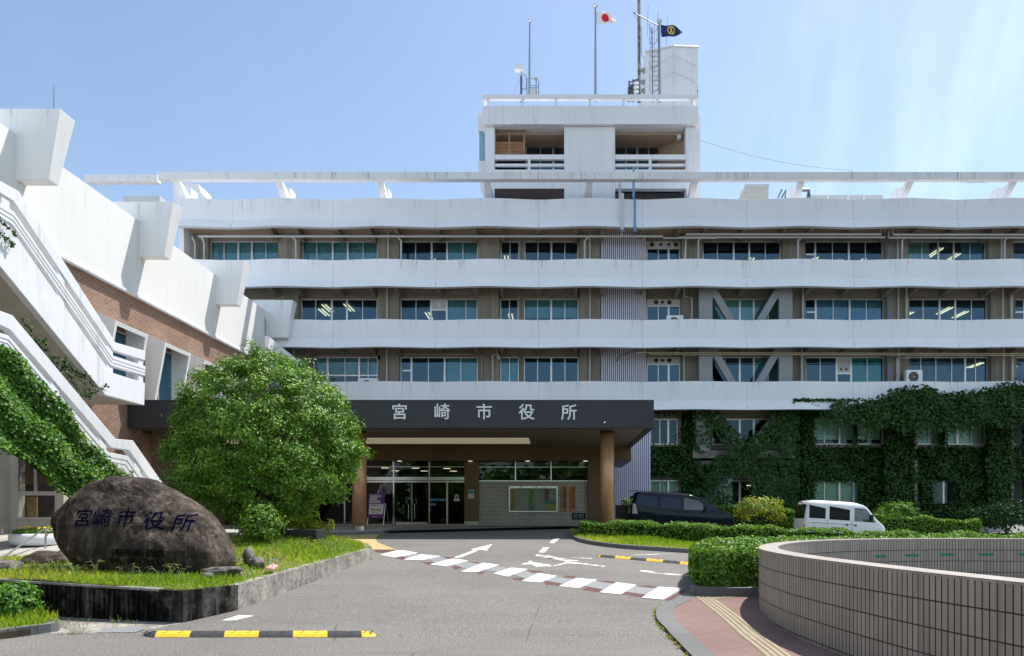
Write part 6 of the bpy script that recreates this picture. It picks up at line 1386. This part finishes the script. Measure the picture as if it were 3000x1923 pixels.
# notice board
t = thing('notice_board', 'glass-fronted notice board with coloured posters on the tiled entrance wall', 'notice board', (dx(1562), YD, dz(1501)))
m = MB(); a, b = dx(1491), dx(1634)
m.box(a, b, YD-.16, YD-.002, dz(1431.5), dz(1425)); m.box(a, b, YD-.16, YD-.002, dz(1501), dz(1497)); m.box(a, a+.07, YD-.16, YD-.002, dz(1497), dz(1431.5)); m.box(b-.07, b, YD-.16, YD-.002, dz(1497), dz(1431.5)); m.build('frame', M['chrome'], t)
MB().box(a+.07, b-.07, YD-.03, YD-.003, dz(1497), dz(1431.5)).build('back_panel', plain('grey_green_felt', (.50,.54,.47), .9), t)
pm = lambda nme, c: plain(nme, c, .7, 0, .1, 8)
for x0, x1, y0, y1, mt, nm in ((1495,1506,1432.5,1492,pm('ochre_poster_paper',(.75,.50,.12)),'ochre poster'),(1508,1549,1434,1494,pm('pale_poster_paper',(.70,.74,.62)),'pale poster sheet'),(1550.5,1561.5,1433,1480,pm('green_poster_paper',(.28,.62,.14)),'green poster'),(1550.5,1561.5,1481,1493,pm('blue_poster_paper',(.16,.34,.62)),'blue poster'),(1563,1595,1434,1494,pm('sage_poster_paper',(.68,.74,.64)),'pale green poster'),(1596.5,1607,1432.5,1468,pm('magenta_poster_paper',(.60,.14,.34)),'magenta poster'),(1609,1630,1434,1468,pm('white_poster_paper',(.72,.76,.70)),'white poster'),(1597,1631,1469,1476,pm('teal_poster_paper',(.14,.50,.55)),'teal strip poster'),(1598,1630,1477,1494,pm('yellow_poster_paper',(.78,.74,.30)),'yellow poster')):
    o = MB().box(dx(x0), dx(x1), YD-.045, YD-.032, dz(y1), dz(y0)).build('poster', mt, t); o['label'] = nm
g = MB(); g.quad((a+.07,YD-.13,dz(1497)),(b-.07,YD-.13,dz(1497)),(b-.07,YD-.13,dz(1431.5)),(a+.07,YD-.13,dz(1431.5))); g.build('glass_door', M['glass_clear'], t, recalc=False)
m = MB(); [m.box(dx(x)-.05, dx(x)+.05, YD-.17, YD-.161, dz(1430.5), dz(1426)) for x in (1527, 1571, 1595)]; m.build('clip', wht, t)
# vertical wooden sign boards
wd = plain('orange_wood_board', (.46,.19,.065), .55, 0, .15, 2)
for x0, x1, big, small, lab in ((1643.8,1661.3,'行政対象暴力排除宣言','宮崎市行政対象暴力対策協議会','left upright wooden board with black writing beside the notice board'),(1669.6,1687.5,'恒久平和はみんなの願い','宮崎市平和都市宣言','right upright wooden board with black writing next to the bronze pier')):
    t = thing('wooden_sign', lab, 'wooden sign', (dx(x0), YD, dz(1498)), 'upright wooden boards by the entrance'); MB().box(dx(x0), dx(x1), YD-.05, YD-.003, dz(1498), dz(1424)).build('board', wd, t)
    H = dz(1426)-dz(1496); n = len(big); s_ = H/(n+.5)*1.0; X = dx(x1-6.2) if 'left' in lab else dx((x0+x1)/2+1.5)
    for i, ch in enumerate(big): front_text(ch, s_*1.0, X, YD-.054, dz(1427)-s_*(i+.6), 'lettering', M['inscr2'], t, .001, .003)
    n = len(small); s2 = H*.75/n
    for i, ch in enumerate(small): front_text(ch, s2*.95, dx(x0+4.2), YD-.054, dz(1438)-s2*(i+.5), 'lettering', M['inscr2'], t, .001)
t = thing('corner_stone', 'black polished foundation stone plaque low on the tiled wall', 'plaque', (dx(1695), YD, dz(1523))); MB().box(dx(1675.5), dx(1715), YD-.03, YD-.002, dz(1523), dz(1503)).build('slab', plain('polished_black_granite', (.012,.012,.013), .15), t); front_text('定礎', .28, dx(1695), YD-.034, dz(1513.5), 'lettering', M['steel'], t, .001)
# A-frame sign
YS = 33.4; sx = lambda x: XX(x, YS); sz = lambda y: ZZ(y, YS); z0 = gz(-8,33)+.12
pur = plain('purple_sign_print', (.13,.02,.22), .5, 0, .05)
t = thing('standing_sign', 'purple A-frame sign announcing opening hours beside the left column', 'A-frame sign', (sx(1104), YS, z0)); xa, xb = sx(1079), sx(1126)
MB().hexa([(xa, YS-.12, sz(1518)), (xb, YS-.12, sz(1518)), (xb, YS-.10, sz(1518)), (xa, YS-.10, sz(1518)), (xa+.04, YS, sz(1446)), (xb+.03, YS, sz(1446)), (xb+.03, YS+.02, sz(1446)), (xa+.04, YS+.02, sz(1446))]).build('panel', pur, t)
tl = lambda z: YS-.12+.12*(z-sz(1518))/(sz(1446)-sz(1518))
def on(body, size, x, y, mat, off=.0, ex=.001, tw=-.006): return front_text(body, size, sx(x), tl(sz(y))+tw, sz(y), 'lettering', mat, t, ex, off)
mw = MB()
for row, (y, xs) in enumerate(((1453.5,(1087.5,1096,1104.5,1113)),(1462,(1087.5,1095.5,1103)),(1470.3,(1086,1094.5,1103,1111.5)))):
    for x in xs: r = 3.7 if not (row == 1 and x == 1103) else 3; mw.box(sx(x-r), sx(x+r), tl(sz(y))-.012, tl(sz(y))-.004, sz(y+r), sz(y-r))
mw.build('letter_tile', M['letter'], t)
red = plain('red_print', (.65,.06,.05), .5)
for b_, y, xs, mt in (('開庁時間',1453.5,(1087.5,1096,1104.5,1113),M['inscr2']),('変更の',1462,(1087.5,1095.5,1103),red),('お知らせ',1470.3,(1086,1094.5,1103,1111.5),M['inscr2'])):
    for ch, x in zip(b_, xs): on(ch, .105, x, y, mt, .001, .001, -.014)
MB().hexa([(sx(1082), tl(sz(1507))-.01, sz(1507)), (sx(1123), tl(sz(1507))-.01, sz(1507)), (sx(1123), tl(sz(1507))-.002, sz(1507)), (sx(1082), tl(sz(1507))-.002, sz(1507)), (sx(1083.5), tl(sz(1477))-.01, sz(1477)), (sx(1125), tl(sz(1477))-.01, sz(1477)), (sx(1125), tl(sz(1477))-.002, sz(1477)), (sx(1083.5), tl(sz(1477))-.002, sz(1477))]).build('white_panel', M['letter'], t)
MB().box(sx(1085), sx(1120), tl(sz(1498))-.013, tl(sz(1498))-.009, sz(1499), sz(1496.5)).build('yellow_bar', M['gold'], t)
on('令和7年4月から', .085, 1103, 1481.5, M['inscr2'], .001, .001, -.016); on('8:45~16:30', .105, 1103, 1493.5, M['inscr2'], .003, .001, -.018); on('※業務は17:15まで', .055, 1102, 1502, M['inscr2'], 0, .001, -.016); on('宮崎市役所', .05, 1101, 1514.5, M['letter'], 0, .001, -.01)
m = MB(); m.tube([(xa-.02, YS-.16, z0), (xa+.06, YS+.02, sz(1475))], .014, 6).tube([(xb-.01, YS-.16, z0), (xb+.03, YS+.02, sz(1475))], .014, 6); m.tube([(xa, YS+.35, z0), (xa+.05, YS+.03, sz(1475))], .014, 6).tube([(xb+.15, YS+.3, z0), (xb+.06, YS+.03, sz(1475))], .014, 6).tube([(xa-.02, YS-.16, z0+.02), (xb, YS-.16, z0+.02)], .012, 6); m.build('stand', M['chrome'], t)
# ======================= vehicles =======================
def shell(sl, corner=.14, nc=5):
    m = MB(); rows = []
    for z, xr, xf, hw in sl:
        pts = []; r = min(corner, hw*.6)
        for cx, cy, a0 in ((xf-r, hw-r, 0), (xr+r, hw-r, 90), (xr+r, -hw+r, 180), (xf-r, -hw+r, 270)):
            for i in range(nc): a = R(a0+90*i/(nc-1)); pts.append((cx+r*math.cos(a), cy+r*math.sin(a), z))
        rows.append(pts)
    n = len(rows[0]); k = len(rows)
    m.add([p for r in rows for p in r], [(i*n+j, i*n+(j+1)%n, (i+1)*n+(j+1)%n, (i+1)*n+j) for i in range(k-1) for j in range(n)]+[tuple(range(n))[::-1], tuple(range((k-1)*n, k*n))]); return m
def hwat(sl, z, idx=3):
    for a, b in zip(sl, sl[1:]):
        if a[0] <= z <= b[0]: return a[idx]+(b[idx]-a[idx])*(z-a[0])/(b[0]-a[0])
    return sl[-1][idx]
def vehicle(name, label, cat, loc, rot, sl, paint, wins, tunnel, wheels, wr, glassm, extra):
    t = thing(name, label, cat, loc, None, rot); body = shell(sl).build('body', paint, t, world=False); body.data.shade_smooth()
    body.modifiers.new('es', 'EDGE_SPLIT').split_angle = R(32)
    def wpatch(poly, off=.006, side=-1, nz_=5):
        zs = sorted(set([p[1] for p in poly])); m = MB(); z0, z1 = min(zs), max(zs); rows = []
        for i in range(nz_+1):
            z = z0+(z1-z0)*i/nz_; xs = []
            for j in range(len(poly)):
                (xa, za), (xb, zb_) = poly[j], poly[(j+1)%len(poly)]
                if abs(za-zb_) < 1e-6:
                    if abs(z-za) < 1e-6: xs += [xa, xb]
                elif min(za, zb_)-1e-6 <= z <= max(za, zb_)+1e-6: xs.append(xa+(xb-xa)*(z-za)/(zb_-za))
            rows.append((z, min(xs), max(xs)))
        y = lambda z: side*(hwat(sl, z)+off)
        m.add([(x, y(z), z) for z, a, b in rows for x in (a, b)], [(i*2, i*2+1, i*2+3, i*2+2) for i in range(nz_)]); return m
    for side in (-1, 1):
        for i, w_ in enumerate(wins):
            isT = i == tunnel
            if isT: wpatch(w_, -.01, side).build('window', glassm[1], t, world=False, recalc=False)
            else: wpatch(w_, .006, side).build('window', glassm[0], t, world=False, recalc=False)
    if tunnel is not None:
        w_ = wins[tunnel]; c = MB().slab([(x, -1.2, z) for x, z in w_], (0, 2.4, 0)); me = bpy.data.meshes.new('cut'); me.from_pydata(c.v, [], c.f)
        bm = bmesh.new(); bm.from_mesh(me); bmesh.ops.recalc_face_normals(bm, faces=bm.faces); bm.to_mesh(me); bm.free(); co = bpy.data.objects.new('cut', me); COL.objects.link(co); co.parent = t; bpy.context.view_layer.update()
        for mm_ in list(body.modifiers): body.modifiers.remove(mm_)
        bo_ = body.modifiers.new('b', 'BOOLEAN'); bo_.object = co; bo_.solver = 'EXACT'; bpy.context.view_layer.update()
        me2 = bpy.data.meshes.new_from_object(body.evaluated_get(bpy.context.evaluated_depsgraph_get())); body.modifiers.clear(); body.data = me2; bpy.data.objects.remove(co)
        body.modifiers.new('es', 'EDGE_SPLIT').split_angle = R(32)
    for x in wheels:
        for side in (-1, 1):
            W = MB(); W.lathe([(wr*.62, -.09), (wr*.95, -.1), (wr, -.06), (wr, .06), (wr*.95, .1), (wr*.62, .09)], (0,0,0), 28, 'y'); hwb = sl[1][3]
            o = W.build('wheel', M['black'], t, world=False); o.location = (x, side*(hwb-.10), wr); rr = MB().lathe([(wr*.6, -.095), (wr*.58, -.105), (wr*.2, -.085), (wr*.15, -.11), (.01, -.115)], (0,0,0), 20, 'y').build('rim', M['chrome'], o, world=False)
            rr.scale = (1, -side, 1) if side > 0 else (1, 1, 1)
    extra(t, sl, wpatch); return t
wpaint = bpy.data.materials.new('white_van_paint'); wpaint.use_nodes = True; b = wpaint.node_tree.nodes['Principled BSDF']; b.inputs['Base Color'].default_value = (.70,.71,.72,1); b.inputs['Roughness'].default_value = .3; b.inputs['Coat Weight'].default_value = .6; b.inputs['Coat Roughness'].default_value = .05
kpaint = bpy.data.materials.new('black_minivan_paint'); kpaint.use_nodes = True; b = kpaint.node_tree.nodes['Principled BSDF']; b.inputs['Base Color'].default_value = (.004,.006,.016,1); b.inputs['Roughness'].default_value = .10; b.inputs['Specular IOR Level'].default_value = .28
dglass = bpy.data.materials.new('tinted_side_glass'); dglass.use_nodes = True; b = dglass.node_tree.nodes['Principled BSDF']; b.inputs['Base Color'].default_value = (.008,.022,.06,1); b.inputs['Roughness'].default_value = .04; b.inputs['Specular IOR Level'].default_value = .3
dglass2 = bpy.data.materials.new('dark_side_glass'); dglass2.use_nodes = True; b = dglass2.node_tree.nodes['Principled BSDF']; b.inputs['Base Color'].default_value = (.008,.009,.009,1); b.inputs['Roughness'].default_value = .05; b.inputs['Specular IOR Level'].default_value = .12
lamp = plain('headlight_lens', (.55,.58,.62), .08, .5); tail = plain('tail_light_lens', (.45,.42,.44), .1, .3); redl = plain('red_light_lens', (.30,.02,.02), .2)
KS = [(.20,-1.66,1.60,.69),(.34,-1.70,1.69,.735),(.62,-1.70,1.70,.737),(.86,-1.70,1.68,.737),(.97,-1.695,1.62,.735),(1.10,-1.69,1.46,.725),(1.24,-1.68,1.29,.715),(1.5,-1.65,1.07,.69),(1.70,-1.61,.90,.665),(1.78,-1.57,.76,.63),(1.85,-1.48,.50,.57),(1.885,-1.30,.25,.46),(1.895,-1.1,.0,.30)]
def kx(t, sl, wp):
    m = MB(); hw = .70
    for s in (-1, 1): pass
    MB().box(-1.70, -1.62, -.56, .56, 1.08, 1.68).build('rear_window', dglass2, t, world=False, bevel=.02)
    MB().slab([(1.31,-.60,1.24),(.905,-.55,1.71),(.905,.55,1.71),(1.31,.60,1.24)], (.02,0,.018)).build('windscreen', dglass2, t, world=False)
    for s in (-1, 1):
        MB().box(1.45, 1.66, s*.50-.16, s*.50+.16, .78, .93).build('headlight', lamp, t, world=False, bevel=.03)
        MB().box(1.00, 1.10, s*.70-.0+(.0 if s < 0 else 0)-.12*(s<0), s*.70+.12*(s>0), 1.18, 1.40).build('side_mirror', M['black'], t, world=False, bevel=.02)
        for x in (.04, .40): MB().box(x-.05, x+.05, s*.738-.012, s*.738+.012, .88, .95).build('door_handle', M['black'], t, world=False, bevel=.005) if x > .1 or True else None
        g = MB(); g.box(-.785, -.775, s*.7355-.004, s*.7355+.004, .35, 1.1); g.box(.24, .25, s*.7355-.004, s*.7355+.004, .35, 1.1); g.box(-1.45, .42, s*.7385-.003, s*.7385+.003, .93, .945); g.build('panel_gap', M['black'], t, world=False)
        MB().box(-1.705, -1.64, s*.62-.05, s*.62+.05, .62, .82).build('tail_light', redl, t, world=False, bevel=.02)
    MB().box(-1.73, -1.60, -.1, .1, 1.76, 1.80).build('brake_light', redl, t, world=False)
    MB().box(-1.72, -1.65, -.68, .68, .30, .5).build('rear_bumper', wpaint, t, world=False, bevel=.03)
kz = .30
vehicle('parked_van', 'small white boxy van parked behind the long low hedge', 'van', (12.05, 29.1, kz), (0, R(3.4), 0), KS, wpaint,
        [[(-1.54,1.12),(-.86,1.12),(-.86,1.66),(-1.54,1.67)], [(-.70,1.10),(.15,1.10),(.15,1.65),(-.70,1.66)], [(.34,1.08),(1.24,1.08),(1.16,1.20),(.84,1.62),(.34,1.64)]], 2, (-1.05, 1.12), .27, (dglass2, M['glass_van']), kx)
BS = [(.20,-2.25,2.22,.80),(.32,-2.33,2.33,.845),(.55,-2.35,2.36,.848),(.75,-2.35,2.33,.848),(.88,-2.34,2.26,.845),(1.02,-2.34,2.05,.84),(1.10,-2.335,1.62,.832),(1.33,-2.31,1.27,.80),(1.53,-2.28,.94,.765),(1.68,-2.24,.62,.735),(1.76,-2.20,.36,.70),(1.82,-2.10,.05,.62),(1.845,-1.9,-.3,.48),(1.85,-1.7,-.6,.3)]
def bx(t, sl, wp):
    MB().slab([(1.60,-.70,1.12),(.64,-.62,1.68),(.64,.62,1.68),(1.60,.70,1.12)], (.012,0,.02)).build('windscreen', dglass, t, world=False)
    MB().box(-2.345, -2.25, -.62, .62, 1.05, 1.62).build('rear_window', dglass, t, world=False, bevel=.02)
    MB().slab([(-2.42,-.6,1.80),(-2.10,-.6,1.85),(-2.10,.6,1.85),(-2.42,.6,1.80)], (0,0,.03)).build('rear_spoiler', kpaint, t, world=False)
    for s in (-1, 1):
        y = s*.80; m = MB(); m.hexa([(-2.37,y-.06,.78),(-2.12,y-.06+(.0),.78),(-2.12,y+.06,.78),(-2.37,y+.06,.78),(-2.35,y-.08,1.26),(-2.24,y-.08,1.22),(-2.24,y+.05,1.22),(-2.35,y+.05,1.26)]); m.build('tail_light', tail, t, world=False, bevel=.02)
        m = MB(); m.hexa([(1.98,s*.70-.14,.72),(2.31,s*.62-.14,.66),(2.31,s*.62+.14,.66),(1.98,s*.70+.14,.72),(1.94,s*.70-.13,1.0),(2.22,s*.62-.14,.86),(2.22,s*.62+.14,.86),(1.94,s*.70+.13,1.0)]); m.build('headlight', lamp, t, world=False, bevel=.03)
        MB().box(.88, 1.0, s*.93-.10, s*.93+.10, 1.08, 1.24).build('side_mirror', kpaint, t, world=False, bevel=.04)
        for x in (-.28, .06): MB().box(x-.09, x+.09, s*.85-.015, s*.85+.015, .93, .965).build('door_handle', kpaint, t, world=False, bevel=.01)
        g = MB(); g.box(-1.20, -1.19, s*.8475-.004, s*.8475+.004, .35, 1.1); g.box(-.10, -.09, s*.8475-.004, s*.8475+.004, .35, 1.1); g.box(-2.2, -1.2, s*.846-.004, s*.846+.004, 1.03, 1.045); g.build('panel_gap', M['black'], t, world=False)
vehicle('parked_minivan', 'black minivan with tinted rear windows and a driver inside, near the right canopy column', 'minivan', (5.86, 31.95, .80), (0, R(2.6), 0), BS, kpaint,
        [[(-2.20,1.17),(-1.25,1.13),(-1.25,1.66),(-2.16,1.68)], [(-1.07,1.09),(-.16,1.09),(-.16,1.62),(-1.07,1.65)], [(-.02,1.08),(.90,1.08),(.84,1.40),(.50,1.60),(-.02,1.63)], [(1.0,1.10),(1.32,1.12),(1.02,1.36)]], 2, (-1.45, 1.42), .32, (dglass, M['glass_van']), bx)
def driver():
    c = Vector((6.05, 31.95, .80)); me = bpy.data.meshes.new('person')
    V = [(0,0,.62),(0,0,.85),(0,0,1.08),(0,0,1.20),(.01,0,1.27),(.02,0,1.40),(0,-.19,1.10),(.16,-.24,.92),(.40,-.18,1.02),(0,.19,1.10),(.16,.24,.92),(.40,.18,1.02),(.25,-.12,.60),(.25,.12,.60)]
    E_ = [(0,1),(1,2),(2,3),(3,4),(4,5),(2,6),(6,7),(7,8),(2,9),(9,10),(10,11),(0,12),(0,13)]; me.from_pydata(V, E_, []); o = link('person', me, plain('light_shirt', (.45,.47,.50), .8)); o.location = c-Vector((.25, .35, 0))
    o.modifiers.new('skin', 'SKIN'); rr = [.15,.16,.15,.06,.055,.09,.07,.05,.035,.07,.05,.035,.08,.08]
    for i, v in enumerate(me.skin_vertices[0].data): v.radius = (rr[i], rr[i]*(1.15 if i < 3 else 1)); v.use_root = i == 0
    s = o.modifiers.new('sub', 'SUBSURF'); s.levels = 1; s.render_levels = 1
    skin = plain('skin', (.35,.20,.14), .6); h = MB(); h.lathe([(.01,1.24),(.055,1.26),(.085,1.32),(.095,1.40),(.085,1.47),(.05,1.52),(.01,1.535)], (.03,0,0), 14).v; 
    for y in (-.1, .1): h.lathe([(.005,1.37),(.018,1.385),(.018,1.41),(.005,1.43)], (.02, y, 0), 8)
    h.box(.115,.145,-.015,.015,1.37,1.40); h.build('head', skin, o, world=False, smooth=True)
    MB().lathe([(.100,1.41),(.102,1.46),(.07,1.53),(.01,1.55)], (.015,0,0), 14).build('hair', M['black'], o, world=False, smooth=True)
    tag(o, 'driver in a light shirt with short dark hair sitting behind the minivan wheel', 'person')
driver()
# ======================= planter bowl, handrail, odds and ends =======================
pz = lambda x, y: max(gz(x,y)+.1, min(1.10, .66+.088*(y-14)))
c = Vector((XX(106,16.6), 16.6, pz(-12,16.6))); t = thing('planter_bowl', 'low white round planter with yellow flowers on the paved plaza', 'flower planter', c)
MB().lathe([(.40,0),(.50,.03),(.545,.14),(.53,.26),(.50,.29),(.47,.26),(.40,.24)], c, 32).build('bowl', M['letter'], t, smooth=True)
rg = np.random.default_rng(41); n = 1500; a = rg.uniform(0, 6.28, n); r = .47*np.sqrt(rg.uniform(0, 1, n)); pos = np.stack([c.x+r*np.cos(a), c.y+r*np.sin(a), c.z+.24+rg.uniform(0, .20, n)*(1.1-r)], 1); leaves('plants', M['hedge'], pos, np.tile((0,0,1.), (n, 1)), .06, t, .3, .9, rng=rg)
n = 60; a = rg.uniform(0, 6.28, n); r = .40*np.sqrt(rg.uniform(0, 1, n)); pos = np.stack([c.x+r*np.cos(a), c.y+r*np.sin(a), c.z+.40+rg.uniform(0, .06, n)], 1); leaves('flowers', plain('yellow_petals', (.80,.60,.02), .6), pos, np.tile((0,-.6,1.), (n, 1)), .05, t, 1, .2, rng=rg)
t = thing('handrail', 'stainless steel handrail at the edge of the plaza left of the boulder', 'handrail', P(134,1618,16)); p0 = P(134,1551,16); p1 = P(180,1570,17.5)
MB().tube([P(-160,1748,12.5), P(4,1637,14.2), P(128,1551,16), P(134,1551,16), P(134.5,1556,16)], .021, 10).build('rail', M['chrome'], t); m = MB(); m.tube([P(134,1554,16), P(133,1624,16)], .021, 10); m.tube([P(180,1566,17.5), P(180,1616,17.5)], .021, 10); m.build('post', M['chrome'], t); MB().tube([P(134,1551,16), P(180,1566,17.5)], .019, 8).build('rail', M['chrome'], t)
# rusty hooked rod and pink scrap in the grass
m = MB(); m.tube([P(800,1659,12.6), P(791,1648,12.6), P(790,1640,12.6), P(796,1637,12.6), P(812,1643,12.6)], .012, 6); tag(m.build('hooked_rod', M['chrome']), 'small hooked metal rod sticking out of the grass near the kerb wall', 'metal rod')
MB().slab([P(777,1668,12.5), P(800,1672,12.4), P(815,1662,12.8), P(798,1656,12.9)], (0,.02,.03)).build('broken_tile', plain('pink_tile', (.55,.30,.25), .8)); tag([o for o in COL.objects if o.name.startswith('broken_tile')][0], 'broken pink tile lying in the grass near the hooked rod', 'broken tile')
# woodland behind the viewer, seen only as reflections in the entrance glass
rg = np.random.default_rng(51); pos = []; nr = []
for k in range(260):
    cc = np.array((rg.uniform(-60, 60), -38+rg.uniform(-4, 4), rg.uniform(1, 9))); q = rg.normal(0, 1.6, (34, 3)); pos.append(cc+q); nr.append(q+np.array((0,1,.8)))
stuff(leaves('wood', M['ivylit'], np.concatenate(pos), np.concatenate(nr), 1.5, None, .7, .5, rng=rg))

t = thing('lightning_rod', 'thin lightning rod standing on the highest visible white fin', 'lightning rod', P(158, 318, 21.3))
MB().tube([P(158, 322, 21.3), P(158, 262, 21.3)], .022, 6).build('pole', M['bluemetal'], t); MB().tube([P(158, 262, 21.3), P(158, 246, 21.3)], .006, 4).build('tip', M['darkmetal'], t)
